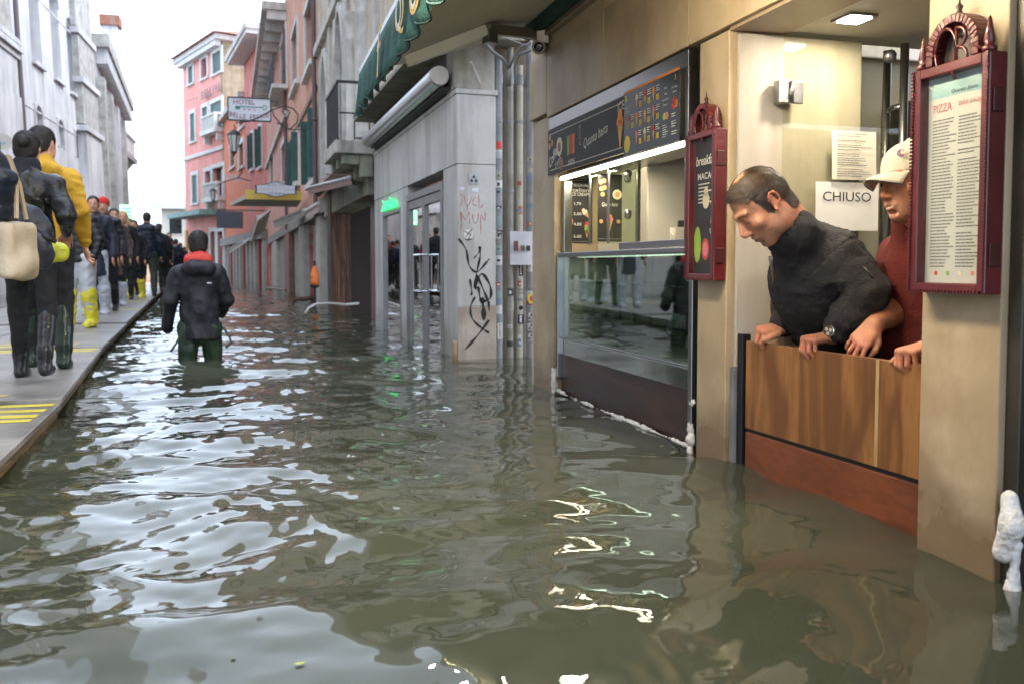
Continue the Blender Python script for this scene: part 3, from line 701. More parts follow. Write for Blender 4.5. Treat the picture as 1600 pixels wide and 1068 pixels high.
# ================================================================ shop on the right
R1 = Fr((1.81, 0, 0), (0, 1, 0), (-1, 0, 0))
beige = M('beige_stone', (.40, .30, .185), (.52, .41, .275), .5, 3.2, .2, 14, stain=(.29, .195, .11), stain_amt=.7, stain_scale=1.6, sst=(1.6, 1.6, 1.0), tide=((.17, .105, .055), .12))
beige_p = M('beige_plaster', (.52, .40, .265), (.62, .51, .37), .8, 2.2, .3, 18, stain=(.42, .31, .20), stain_amt=.5, sst=(1.6, 1.6, .9))
cream = M('cream_paint', (.58, .55, .47), (.64, .61, .53), .5, 1.0)
white_p = M('white_paint', (.44, .41, .37), (.54, .51, .46), .6, 2.0, .15, 20, stain=(.34, .27, .19), stain_amt=.5)
steel = M('brushed_steel', (.27, .27, .27), (.38, .38, .38), .28, 2, .05, 60, 1.0, (1, .05, 1))
steel_d = M('dark_steel', (.20, .20, .21), (.30, .30, .31), .35, 3, 0, 1, .9)
polish = M('polished_steel', (.50, .52, .50), (.58, .60, .58), .09, 1.2, .06, 3.5, 1.0)
black = flat('black_gap', (.012, .011, .01), .6)
grime = M('green_stone', (.22, .22, .17), (.36, .34, .27), .8, 5, .4, 20, stain=(.08, .09, .05), stain_amt=.8)
shop = thing('shop_building', (1.81, 3.5, 0), 'beige stone shop front with ice cream window and open doorway', 'shop')
def piece(name, mat, a0, a1, d0, d1, z0, z1, parent=shop, bevel=.004, fr=R1, **k):
    m = MB(fr); m.box(a0, a1, d0, d1, z0, z1); return m.build(name, mat, parent, bevel=bevel, **k)
B0 = -.6
# pillar nearest the camera, then the jamb, window pier and end pier
piece('pillar', beige, 1.835, 2.115, -.34, .0, B0, 1.735)
piece('pillar', beige, 3.215, 3.455, -.245, .0, B0, 1.735)
piece('pillar', beige, 5.37, 5.80, -.30, -.0, B0, 1.76)
piece('wall_panel', beige, 1.2, 1.835, -.34, -.10, 1.50, 1.735)
# lintel slabs above, joints between them
xs = [.2, 1.52, 2.62, 3.52, 4.50, 5.46, 5.835]
for i in range(len(xs) - 1):
    piece('stone_slab', beige, xs[i] + .002, xs[i + 1] - .002, -.22, .022, 1.742 if i < 5 else 1.775, 2.16)
    piece('stone_slab', beige_p, xs[i] + .002, xs[i + 1] - .002, -.22, .010, 2.165, 3.6)
piece('side_wall', beige_p, 5.80, 5.835, -2.2, -.001, B0, 1.77, bevel=0)
piece('side_wall', beige_p, 5.805, 5.835, -2.2, -.222, 1.77, 3.6, bevel=0)
piece('upper_wall', M('upper_plaster', (.42, .30, .22), (.55, .42, .32), .85, 2, .3, 15, stain=(.3, .22, .17)), -6, 5.8, -2.2, -.02, 3.605, 9.0, bevel=0)
# left reveal of the doorway: white paint above, grey sheet below
piece('reveal', white_p, 3.195, 3.214, -.60, -.035, .40, 1.72)
piece('reveal_sheet', M('grey_sheet', (.13, .14, .16), (.2, .21, .23), .5, 6), 3.186, 3.2145, -.21, -.02, B0, .398, label='grey rubber sheet taped to the jamb')
piece('reveal', white_p, 3.196, 3.213, -.60, -.225, B0, .397)
piece('door_rail', flat('black_rail', (.02, .02, .022), .35, .5), 3.145, 3.184, -.075, -.035, B0, .535)
piece('timber_block', wood('pale_wood', (.38, .23, .12), (.55, .38, .22), .6, (1, 1, .3)), 3.05, 3.16, -.20, -.16, .40, .665, label='pale offcut of wood standing by the jamb')
# doorway ceiling with square downlights
ceil = piece('door_ceiling', cream, 1.1, 3.30, -2.4, -.24, 1.74, 1.80, bevel=0)
piece('soffit', M('soffit_bronze', (.30, .22, .14), (.36, .27, .18), .4, 2), 2.12, 3.21, -.238, -.001, 1.728, 1.7415, bevel=0)
lampm = emit('lit_lamp', (1.0, .93, .80), 14)
for px_, py_ in ((1335, 29), (1700, -60)):
    q = onZ(px_, py_, 1.735); d_ = 1.81 - q[0]
    fx = piece('downlight', steel, q[1] - .06, q[1] + .06, d_ - .06, d_ + .06, 1.730, 1.741, bevel=0)
    piece('lamp_face', lampm, q[1] - .045, q[1] + .045, d_ - .045, d_ + .045, 1.726, 1.7295, fx, 0)
    ld = bpy.data.lights.new('door_lamp', 'AREA'); ld.energy = 3.4; ld.size = .09; ld.color = (1, .86, .68)
    lo = bpy.data.objects.new('door_lamp', ld); COL.objects.link(lo); lo.location = (q[0], q[1], 1.722)
# room behind the doorway
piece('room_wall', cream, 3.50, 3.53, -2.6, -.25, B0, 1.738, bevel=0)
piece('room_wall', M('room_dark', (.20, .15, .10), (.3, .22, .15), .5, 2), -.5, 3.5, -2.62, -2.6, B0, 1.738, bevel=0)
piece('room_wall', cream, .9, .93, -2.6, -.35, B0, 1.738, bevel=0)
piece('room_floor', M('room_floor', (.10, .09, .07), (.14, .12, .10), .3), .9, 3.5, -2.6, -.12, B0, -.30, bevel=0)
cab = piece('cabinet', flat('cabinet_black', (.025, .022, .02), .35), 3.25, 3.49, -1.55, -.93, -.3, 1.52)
for k in range(4):
    piece('shelf', steel_d, 3.20, 3.249, -1.54, -.94, .30 + .33 * k, .33 + .33 * k, cab, 0)
for k, cc in enumerate([(.5, .1, .06), (.7, .6, .3), (.15, .3, .12), (.6, .5, .4), (.3, .08, .05), (.75, .7, .6)]):
    piece('bottle', flat('bottle_%d' % k, cc, .3), 3.21, 3.245, -1.5 + .09 * k, -1.45 + .09 * k, .332 + .33 * (k % 3), .50 + .33 * (k % 3), cab, .006)

# glass door standing open, edge hinge to the camera side
gd = thing('glass_door', (2.06, 3.16, -.3), 'open frameless glass door with long steel handle and paper notices', 'door')
q0, q1 = onY(1226, 50, 3.16), onY(1418, 52, 3.16)
m = MB(); m.box(q0[0], q1[0], 3.155, 3.165, -.3, q0[2]); m.build('pane', thin_glass('door_glass', (.95, .95, .89), .6), gd)
for hz in (onY(1240, 145, 3.15)[2], .05):
    hx = q0[0]; m = MB(); m.box(hx - .035, hx + .018, 3.140, 3.18, hz - .045, hz + .045); hg = m.build('hinge', steel, gd, bevel=.004)
    m = MB(); m.box(hx + .024, hx + .075, 3.136, 3.152, hz - .045, hz + .045); m.build('hinge_plate', steel, hg, bevel=.004)
    m = MB(); m.tube([(hx + .02, 3.138, hz - .04), (hx + .02, 3.138, hz + .04)], .010, 12, world=True); m.build('pin', steel_d, hg, smooth=True)
for px_ in (1387, 1414):
    y_ = 3.10 if px_ == 1414 else 3.22
    a = onY(px_, 70, y_); m = MB(); m.tube([(a[0], y_, -.1), (a[0], y_, 1.70)], .017, 16, world=True); hd = m.build('handle', steel, gd, smooth=True)
    m = MB()
    for zz in (1.45, .1): m.tube([(a[0], y_, zz), (a[0] - .015, 3.16, zz)], .010, 10, world=True)
    m.build('standoff', steel, hd, smooth=True)
m = MB(); m.lathe((q1[0] - .09, 3.15, 1.66), [(.02, -.02), (.026, -.01), (.026, .01), (.012, .02)], 16, (0, -1, 0)); m.build('lock', steel_d, gd, smooth=True)
# papers on the glass
FG = Fr((0, 3.153, 0), (-1, 0, 0), (0, -1, 0))
def paper(name, c1, c2, fr, mat, label, cat, d=.002, curl=.006, group=None):
    (a0, z1), (a1, z0) = fr.px(*c1), fr.px(*c2); m = MB(fr); n = 8
    for i in range(n):
        u0, u1 = i / n, (i + 1) / n; f = lambda u: d + curl * (math.sin(u * 5) * .5 + .5)
        m.hexa([(a0 + (a1 - a0) * u0, f(u0), z0), (a0 + (a1 - a0) * u1, f(u1), z0), (a0 + (a1 - a0) * u1, f(u1) + .0006, z0), (a0 + (a1 - a0) * u0, f(u0) + .0006, z0),
                (a0 + (a1 - a0) * u0, f(u0) * .4, z1), (a0 + (a1 - a0) * u1, f(u1) * .4, z1), (a0 + (a1 - a0) * u1, f(u1) * .4 + .0006, z1), (a0 + (a1 - a0) * u0, f(u0) * .4 + .0006, z1)])
    t = thing(name, fr.P((a0 + a1) / 2, d, z0), label, cat, group); m.build('sheet', mat, t); return t, (a0 + a1) / 2, (z0 + z1) / 2, abs(a1 - a0), z1 - z0
pap = M('paper', (.62, .62, .60), (.70, .70, .69), .8, 6); ink = flat('ink', (.02, .02, .022), .7)
t, a, z, wd, ht = paper('notice', (1274, 284), (1371, 361), FG, pap, 'white paper sheet reading CHIUSO taped to the glass door', 'notice')
m = MB(FG); put_words(m, 'CHIUSO', FG, a + wd * .02, z + ht * .2, .038, wd * .76, .010); m.build('lettering', ink, t)
t, a, z, wd, ht = paper('notice', (1298, 204), (1366, 283), FG, M('paper_warm', (.58, .56, .46), (.62, .6, .5), .8), 'typed notice with small print above the closed sign', 'notice', .012)
def dashes(fr, a, z, wd, ht, rows, d, seed, mat, parent, name='small_print', gap=.12, cols=1, thick=.35):
    r = random.Random(seed); m = MB(fr); rw = ht / rows
    right = -1 if np.dot(np.cross(fr.z, fr.n), fr.s) < 0 else 1
    for c in range(cols):
        for i in range(rows):
            if r.random() < gap: continue
            x = -wd / 2 + c * wd / cols + wd * .02; end = x + wd / cols * (.55 + .38 * r.random()); zz = z + ht / 2 - rw * (i + .5)
            while x < end:
                l = min(r.uniform(.02, .09) * wd, end - x); p0, p1 = a + right * x, a + right * (x + l)
                m.box(min(p0, p1), max(p0, p1), d, d + .0006, zz - rw * thick / 2, zz + rw * thick / 2); x += l + .012 * wd
    if m.v: m.build(name, mat, parent)
dashes(FG, a, z, wd * .85, ht * .9, 20, .0205, 3, flat('ink_soft', (.16, .16, .15), .8), t)

# flood barrier of two boards across the doorway
bar = thing('flood_barrier', (1.875, 2.6, 0), 'two varnished wooden boards slotted across the shop doorway', 'flood barrier')
RB = Fr((1.905, 2.1, 0), (-.045, 1.06, 0), (-1, -.045, 0))
ply = wood('plywood', (.15, .058, .015), (.33, .148, .043), .42, (1, 2.6, .42), 2.0, .25, 3.2)
ply2 = wood('red_board', (.075, .020, .007), (.21, .058, .018), .38, (1, .5, 2.2), 2.2, .3, 2.5)
piece('board', ply, .02, 1.035, -.016, .006, .165, .510, bar, .003, RB)
piece('board', ply2, .02, 1.035, -.012, .004, B0, .150, bar, .003, RB, label='dark reddish lower board')
piece('gap_seal', black, .02, 1.035, -.016, -.002, .151, .164, bar, 0, RB)
piece('batten', wood('batten', (.42, .27, .12), (.58, .40, .20), .5, (1, 1, .3)), .285, .300, .0065, .0085, .168, .508, bar, 0, RB)

# ice cream counter with glass front
win = thing('ice_cream_counter', (1.81, 4.45, 0), 'glass fronted ice cream counter in a steel frame with empty trays', 'counter')
P0, P1 = 3.57, 5.345
pc = lambda *a, **k: piece(*a, parent=win, **k)
pc('kick_panel', wood('brown_laminate', (.030, .012, .008), (.060, .026, .017), .35, (1, .4, 4), 2, .1), P0, P1, -.10, -.045, B0, .252, bevel=.002)
pc('steel_band', polish, P0, P1, -.10, -.035, .254, .350, bevel=.003)
pc('trim', steel, P0, P1, -.045, -.030, .351, .361, bevel=.002)
pc('frame', steel, P0 - .035, P0 - .001, -.09, -.015, .10, .895)
pc('frame', steel, P1 + .001, P1 + .028, -.09, -.015, .10, .895)
pc('frame', black, 3.456, 3.534, -.28, -.10, B0, 1.735)
pc('frame', steel, P0, P1, -.09, -.015, .862, .888)
pc('glass_front', thin_glass('case_glass', (.82, .90, .84), 2.2), P0, P1, -.060, -.052, .362, .861, bevel=0)
pc('case_floor', M('case_floor', (.16, .18, .15), (.26, .28, .24), .25, 9), P0, P1, -.80, -.062, .34, .36, bevel=0)
pc('case_back', M('case_back', (.05, .06, .05), (.09, .10, .085), .4, 3), P0, P1, -.83, -.80, .30, 1.0, bevel=0)
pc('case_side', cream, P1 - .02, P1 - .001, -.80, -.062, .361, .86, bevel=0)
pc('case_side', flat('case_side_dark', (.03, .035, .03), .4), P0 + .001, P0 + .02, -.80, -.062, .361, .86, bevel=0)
for k in range(8):
    a0 = P0 + .10 + k * .205
    m = MB(R1); m.box(a0, a0 + .175, -.62, -.16, .50, .505); m.box(a0, a0 + .006, -.62, -.16, .505, .57); m.box(a0 + .169, a0 + .175, -.62, -.16, .505, .57); m.box(a0 + .0062, a0 + .1688, -.166, -.16, .505, .57); m.box(a0 + .0062, a0 + .1688, -.62, -.614, .505, .57)
    m.build('tray', steel, win, bevel=0)
pc('inner_shelf', thin_glass('shelf_glass', (.6, .8, .66), 1.0), P0 + .03, P1 - .03, -.5, -.15, .70, .71, bevel=0)
pc('counter_top', steel, P0, P1, -.82, -.092, .872, .892, bevel=.003)
pc('counter_top', steel, P0, 4.55, -.30, -.095, .8925, .93, bevel=.003, label='raised steel ledge behind the glass')
ld = bpy.data.lights.new('case_lamp', 'AREA'); ld.shape = 'RECTANGLE'; ld.size = .03; ld.size_y = 1.6; ld.energy = .9; ld.color = (.85, 1, .80)
lo = bpy.data.objects.new('case_lamp', ld); COL.objects.link(lo); lo.location = (1.95, 4.45, .855)
m = MB(R1); m.box(P0 + .05, P1 - .05, -.16, -.13, .856, .8615); m.build('case_tube', emit('case_tube', (.85, 1, .8), .8), win)
# opening above the counter, sliding glass and room behind
pc('side_room_wall', cream, P1 + .03, P1 + .06, -1.9, -.02, .30, 1.74, bevel=0)
pc('side_room_wall', cream, P0 - .1, P1 + .03, -1.9, -1.87, .30, 1.74, bevel=0)
pc('side_room_ceiling', cream, P0 - .1, P1 + .03, -1.87, -.10, 1.735, 1.741, bevel=0)
pc('side_room_wall', cream, 4.62, 4.64, -1.86, -.30, .93, 1.734, bevel=0)
pc('frame', steel, P1 - .035, P1 + .028, -.10, -.045, .889, 1.345)
glp = thin_glass('slide_glass', (.90, .94, .88), .8)
for a_, d0, d1, lb in ((4.92, -.36, -.075, None), (4.66, -.25, -.085, None)):
    m = MB(R1); m.box(a_, a_ + .008, d0, d1, .935, 1.36); sg = m.build('sliding_pane', glp, win)
    m = MB(R1); m.box(a_ - .004, a_ + .012, d0 - .02, d0 - .0005, .93, 1.36); m.build('edge', steel, sg)
    m = MB(R1); m.box(a_ - .004, a_ + .012, d1 + .0005, d1 + .010, .93, 1.36); m.build('edge', steel, sg)
    m = MB(); m.lathe(tuple(R1.P(a_ - .006, d0 + .06, 1.10)), [(.012, 0), (.020, .004), (.022, .012), (.010, .018), (.0, .019)], 16, (0, -1, 0)); m.build('knob', steel, sg, smooth=True)
    m = MB(); m.lathe(tuple(R1.P(a_ - .006, d0 + .06, 1.315)), [(.018, 0), (.024, .006), (.02, .016)], 14, (0, -1, 0)); m.build('clamp', steel_d, sg, smooth=True)
pc('socket_plate', steel_d, 4.612, 4.6195, -.62, -.48, 1.00, 1.06, bevel=.002)
for nm, aa, dd_ in (('napkin_box', 4.25, -.30), ('napkin_box', 4.12, -.34)):
    t = thing(nm, R1.P(aa, dd_, .932), 'white open napkin holder on the counter, %s' % ('left one' if aa > 4.2 else 'right one'), 'napkin holder', 'napkin holders on the counter'); m = MB(R1)
    m.prism([(aa - .03, .932), (aa + .03, .932), (aa + .036, 1.005), (aa + .012, .965), (aa - .012, .965), (aa - .036, 1.005)], dd_ - .03, dd_ + .03); m.build('holder', white_p, t, bevel=.002)
# bright strip under the menu board and the steel head
strip = thing('strip_light', R1.P(4.45, -.07, 1.33), 'lit fluorescent strip under the ice cream menu', 'lamp')
m = MB(R1); m.box(P0 + .02, P1 - .01, -.055, -.028, 1.340, 1.356); m.build('tube', emit('strip', (1, .92, .66), 4.5), strip)
m = MB(R1); m.box(P0, P1, -.075, -.018, 1.357, 1.368); m.build('holder', steel, strip)
ld = bpy.data.lights.new('strip_lamp', 'AREA'); ld.shape = 'RECTANGLE'; ld.size = .03; ld.size_y = 1.6; ld.energy = 4.5; ld.color = (1, .86, .62)
lo = bpy.data.objects.new('strip_lamp', ld); COL.objects.link(lo); lo.location = (1.81 + .12, 4.45, 1.335)
ld = bpy.data.lights.new('back_lamp', 'AREA'); ld.size = .3; ld.energy = 3; ld.color = (1, .86, .64)
lo = bpy.data.objects.new('back_lamp', ld); COL.objects.link(lo); lo.location = (2.6, 5.0, 1.72)
pc('frame', steel, P0, P1, -.30, -.076, 1.357, 1.40, bevel=.002)
pc('head_rail', steel, P0 - .03, P1 + .10, -.04, .012, 1.660, 1.735, bevel=.003)
pc('frame', steel, P0 - .034, P0 - .004, -.04, .012, .897, 1.659, bevel=.003)

# ---- the long menu board, in two sheets
chalk = flat('chalk', (.78, .76, .70), .8); yel = flat('sun_yellow', (.72, .58, .06), .6); board_m = M('chalk_board', (.018, .017, .017), (.034, .031, .030), .6, 3); gold = flat('gold', (.60, .38, .10), .5)
col = lambda n, c: flat(n, c, .6)
cone_m, pink, redm, orange, green_m, cream_m, lime = col('wafer', (.62, .36, .14)), col('pink_ice', (.72, .22, .25)), col('red_ice', (.60, .06, .05)), col('orange_ice', (.75, .25, .06)), col('green_ice', (.25, .42, .10)), col('cream_ice', (.75, .66, .46)), col('lime', (.35, .55, .08))
def disc(m, fr, a, z, r, d, n=20, rz=None):
    rz = rz or r; m.prism([(a + r * math.cos(2 * PI * k / n), z + rz * math.sin(2 * PI * k / n)) for k in range(n)], d, d + .0008)
def icecream(parent, fr, a, z, h, d, c, tilt=0):
    w_ = h * .16; ct, st = math.cos(tilt), math.sin(tilt); R = lambda u, v: (a + u * ct - v * st, z + u * st + v * ct)
    m = MB(fr); m.prism([R(0, -h / 2), R(w_, h * .1), R(-w_, h * .1)], d, d + .0009); m.build('cone_print', cone_m, parent)
    m = MB(fr)
    for u, v, r in ((-.5, .18, .8), (.5, .18, .8), (0, .34, .9)): c_ = R(u * w_, v * h); disc(m, fr, c_[0], c_[1], w_ * r, d + .001 + .0003 * v, 12)
    m.build('ice_print', c, parent)
mb1 = thing('menu_board', R1.P(4.9, .0, 1.35), 'long chalkboard style banner with juices, Quanto basta and ice cream cone', 'menu board')
(aL, zT), (aR, _), (_, zB) = R1.px(862, 187), R1.px(985, 140), R1.px(862, 272)
zT, zB = 1.655, 1.375
m = MB(R1); m.box(4.19, 5.445, .013, .017, zB, zT); m.build('banner', board_m, mb1)
m = MB(R1)
for a0, a1, z0, z1 in ((4.25, 5.40, zT - .03, zT - .026), (4.25, 5.40, zB + .026, zB + .03)): m.box(a0, a1, .0175, .0182, z0, z1)
put_words(m, 'Coffee', R1, 5.33, 1.49, .06, .20, .018, .3, .5, 1.0, .012); put_words(m, 'Time', R1, 5.25, 1.44, .04, .11, .018, .3, .5)
put_words(m, '100%', R1, 5.0, 1.415, .034, .12, .018); put_words(m, 'Quanto basta', R1, 4.62, 1.51, .062, .36, .018, .3, .12)
put_words(m, 'ICE', R1, 4.265, 1.615, .045, .08, .018)
put_words(m, 'JUICE', R1, 4.86, 1.55, .02, .12, .018, rot=PI / 2)
m.build('lettering', chalk, mb1)
for k, c in enumerate((green_m, redm, redm, orange)):
    m = MB(R1); a = 5.06 - k * .032; m.prism([(a - .013, 1.46), (a + .013, 1.46), (a + .016, 1.575), (a - .016, 1.575)], .018, .0188); m.build('juice_print', c, mb1)
m = MB(R1); disc(m, R1, 5.22, 1.53, .055, .018, 24, .058); m.build('cup_print', cream_m, mb1)
m = MB(R1); disc(m, R1, 5.22, 1.53, .03, .0192, 20); disc(m, R1, 5.185, 1.425, .04, .018, 14, .036); m.build('cup_print', col('coffee', (.35, .14, .09)), mb1)
icecream(mb1, R1, 4.27, 1.50, .21, .018, orange)
m = MB(R1)
for a, z in ((5.40, 1.61), (5.36, 1.57), (5.41, 1.555)): disc(m, R1, a, z, .022, .018)
m.build('roll_print', col('biscuit', (.5, .28, .16)), mb1)
mb2 = thing('menu_board', R1.P(3.9, .02, 1.35), 'glossy black ice cream menu with yellow price tags in front of the banner', 'menu board')
m = MB(R1); m.box(3.585, 4.195, .024, .030, 1.350, 1.668); m.build('board', M('gloss_board', (.008, .010, .014), (.016, .019, .026), .2, 2), mb2, bevel=.001)
m = MB(R1); m.box(3.585, 4.195, .0302, .031, 1.655, 1.667); m.build('edge_print', orange, mb2)
kk_ = [(0, pink), (1, cream_m), (2, cream_m), (0, cone_m), (1, redm), (2, orange), (0, cream_m), (1, orange), (2, redm)]
for i in range(3):
    for j in range(4):
        a = 4.13 - j * .095; z = 1.60 - i * .088
        if j == 0 and i != 1: continue
        icecream(mb2, R1, a, z, .068, .0305, [pink, cream_m, redm, orange, cone_m][(i * 2 + j) % 5])
        m = MB(R1); m.box(a - .055, a - .03, .0305, .0312, z - .035, z - .010); m.build('price_tag', yel, mb2)
        m = MB(R1); put_words(m, '€', R1, a - .0425, z - .0225, .016, .012, .0315); m.build('price_print', ink, mb2)
        dashes(R1, a - .045, z + .018, .05, .03, 3, .0305, i * 5 + j, chalk, mb2, 'small_print', 0)
m = MB(R1); disc(m, R1, 4.15, 1.405, .035, .0305, 24, .042); m.build('offer_print', yel, mb2)
m = MB(R1); put_words(m, '1', R1, 4.165, 1.63, .03, .014, .0305); put_words(m, '3', R1, 3.625, 1.63, .022, .014, .0305); m.build('number_print', yel, mb2)
m = MB(R1)
for tx, a, z, wd in (('Pick', 3.72, 1.60, .03), ('You', 3.72, 1.575, .028), ('Ice cream', 3.72, 1.55, .06), ('Flavour', 3.72, 1.527, .045), ('Pick Your', 3.63, 1.59, .055), ('Sauce', 3.63, 1.57, .035), ('Pick Your', 4.155, 1.585, .045), ('Cone', 4.155, 1.565, .03)): put_words(m, tx, R1, a, z, .011, wd, .0306)
m.build('lettering', chalk, mb2)
for a, z, c in ((3.73, 1.475, lime), (3.705, 1.475, pink), (3.64, 1.51, redm), (3.615, 1.515, orange), (3.63, 1.53, redm)):
    m = MB(R1); disc(m, R1, a, z, .017, .0306, 14); m.build('fruit_print', c, mb2)
dashes(R1, 3.63, 1.43, .06, .10, 9, .0305, 77, chalk, mb2); dashes(R1, 3.72, 1.41, .06, .06, 6, .0305, 78, chalk, mb2)

# ---- two posters inside the window
FP1 = Fr((0, P1 + .025, 0), (-1, 0, 0), (0, -1, 0))
def poster(fr, c1, c2, label):
    (a0, z1), (a1, z0) = fr.px(*c1), fr.px(*c2); t = thing('poster', fr.P((a0 + a1) / 2, 0, z0), label, 'poster'); m = MB(fr); m.box(min(a0, a1), max(a0, a1), .001, .003, z0, z1); m.build('sheet', board_m, t)
    return t, (a0 + a1) / 2, (z0 + z1) / 2, abs(a1 - a0), z1 - z0
t, a, z, wd, ht = poster(FP1, (879, 279), (925, 380), 'dark poster reading ORIGINAL italian ICE CREAM with cones and prices')
m = MB(FP1)
for tx, zz, w_ in (('ORIGINAL', .40, .62), ('italian', .325, .6), ('ICE CREAM', .26, .6), ('1,70', .11, .22), ('3,00', -.05, .26), ('4,00', -.21, .26), ('5,00', -.40, .26)): put_words(m, tx, FP1, a + (wd * -.08 if zz > .2 else 0), z + ht * zz, ht * .05, wd * w_, .0035)
m.box(a - wd * .47, a + wd * .47, .0032, .0036, z + ht * .475, z + ht * .478); m.box(a - wd * .47, a + wd * .47, .0032, .0036, z - ht * .478, z - ht * .475)
m.build('lettering', chalk, t)
for u, v, c, tl in ((.30, .12, cream_m, 0), (-.30, -.05, cream_m, -.7), (.28, -.22, pink, .5), (-.32, -.32, green_m, 0), (-.32, -.27, redm, 0)): icecream(t, FP1, a + wd * u, z + ht * v, ht * .22, .0034, c, tl)
FP2 = Fr((0, 4.918, 0), (-1, 0, 0), (0, -1, 0))
t, a, z, wd, ht = poster(FP2, (934, 272), (971, 378), 'dark poster reading Quanto basta with pastries and a sundae on the sliding glass')
m = MB(FP2); put_words(m, 'Quanto basta', FP2, a, z + ht * .05, ht * .07, wd * .66, .0035, .3); m.box(a - wd * .45, a + wd * .45, .0032, .0036, z - ht * .46, z - ht * .457)
m.build('lettering', chalk, t)
m = MB(FP2); disc(m, FP2, a - wd * .30, z + ht * .20, wd * .19, .0034, 22); m.build('plate_print', cream_m, t)
m = MB(FP2); disc(m, FP2, a - wd * .30, z + ht * .20, wd * .11, .0044, 14); m.build('plate_print', col('salmon', (.6, .3, .2)), t)
m = MB(FP2)
for u, v in ((.38, .38), (.24, .40), (.35, .28), (.22, .30), (.30, .20)): disc(m, FP2, a + wd * u, z + ht * v, wd * .09, .0034, 10)
m.build('pastry_print', cone_m, t)
icecream(t, FP2, a, z - ht * .22, ht * .26, .0034, pink)
m = MB(FP2); disc(m, FP2, a + wd * .36, z - ht * .2, wd * .08, .0034, 10); disc(m, FP2, a - wd * .36, z - ht * .2, wd * .08, .0034, 10); m.build('pastry_print', cone_m, t)

# ---- white expanding foam sealing the counter
foam_m = M('foam', (.66, .62, .58), (.80, .78, .75), .9, 20, .6, 60)
def foam(name, pts, rad, label, vox=.009, seed=1, origin=None, smooth_=None):
    P = np.array(pts); s = SDF(P.min(0) - .07, P.max(0) + .07, vox); r = np.random.RandomState(seed)
    if smooth_: s.path(pts, [rad * q for q in smooth_], .02)
    for i in range(0 if smooth_ else len(P) - 1):
        n = max(1, int(np.linalg.norm(P[i + 1] - P[i]) / .011))
        for j in range(n):
            q = P[i] + (P[i + 1] - P[i]) * j / n + r.normal(0, rad * .28, 3); rr = rad * r.uniform(.45, 1.1) * (1 + .5 * math.sin(i * 3 + j * .13 + 2 * math.sin(j * .05))); s.ell(q, (rr, rr * 1.1, rr), None, .01)
    t = thing(name, P[0] if origin is None else origin, label, 'foam'); field_obj('foam_bead', s, foam_m, t, Matrix.Identity(4), None, folds(.002 if smooth_ else .006, 40, seed), it=2); return t
foam('foam_seal', [R1.P(P0 - .01, -.02, .01), R1.P(P1 - .3, -.025, .008), R1.P(P1 + .01, -.02, .02)], .008, 'lumpy white foam bead along the water line of the counter')
foam('foam_seal', [R1.P(3.545, -.02, -.05), R1.P(3.55, -.03, .2), R1.P(3.545, -.04, .30)], .013, 'ragged white foam filling the joint beside the near pier', seed=4)
foam('foam_seal', [R1.P(P1 + .04, -.005, .0), R1.P(P1 + .035, -.01, .18)], .013, 'short foam strip at the far corner of the counter', seed=6)

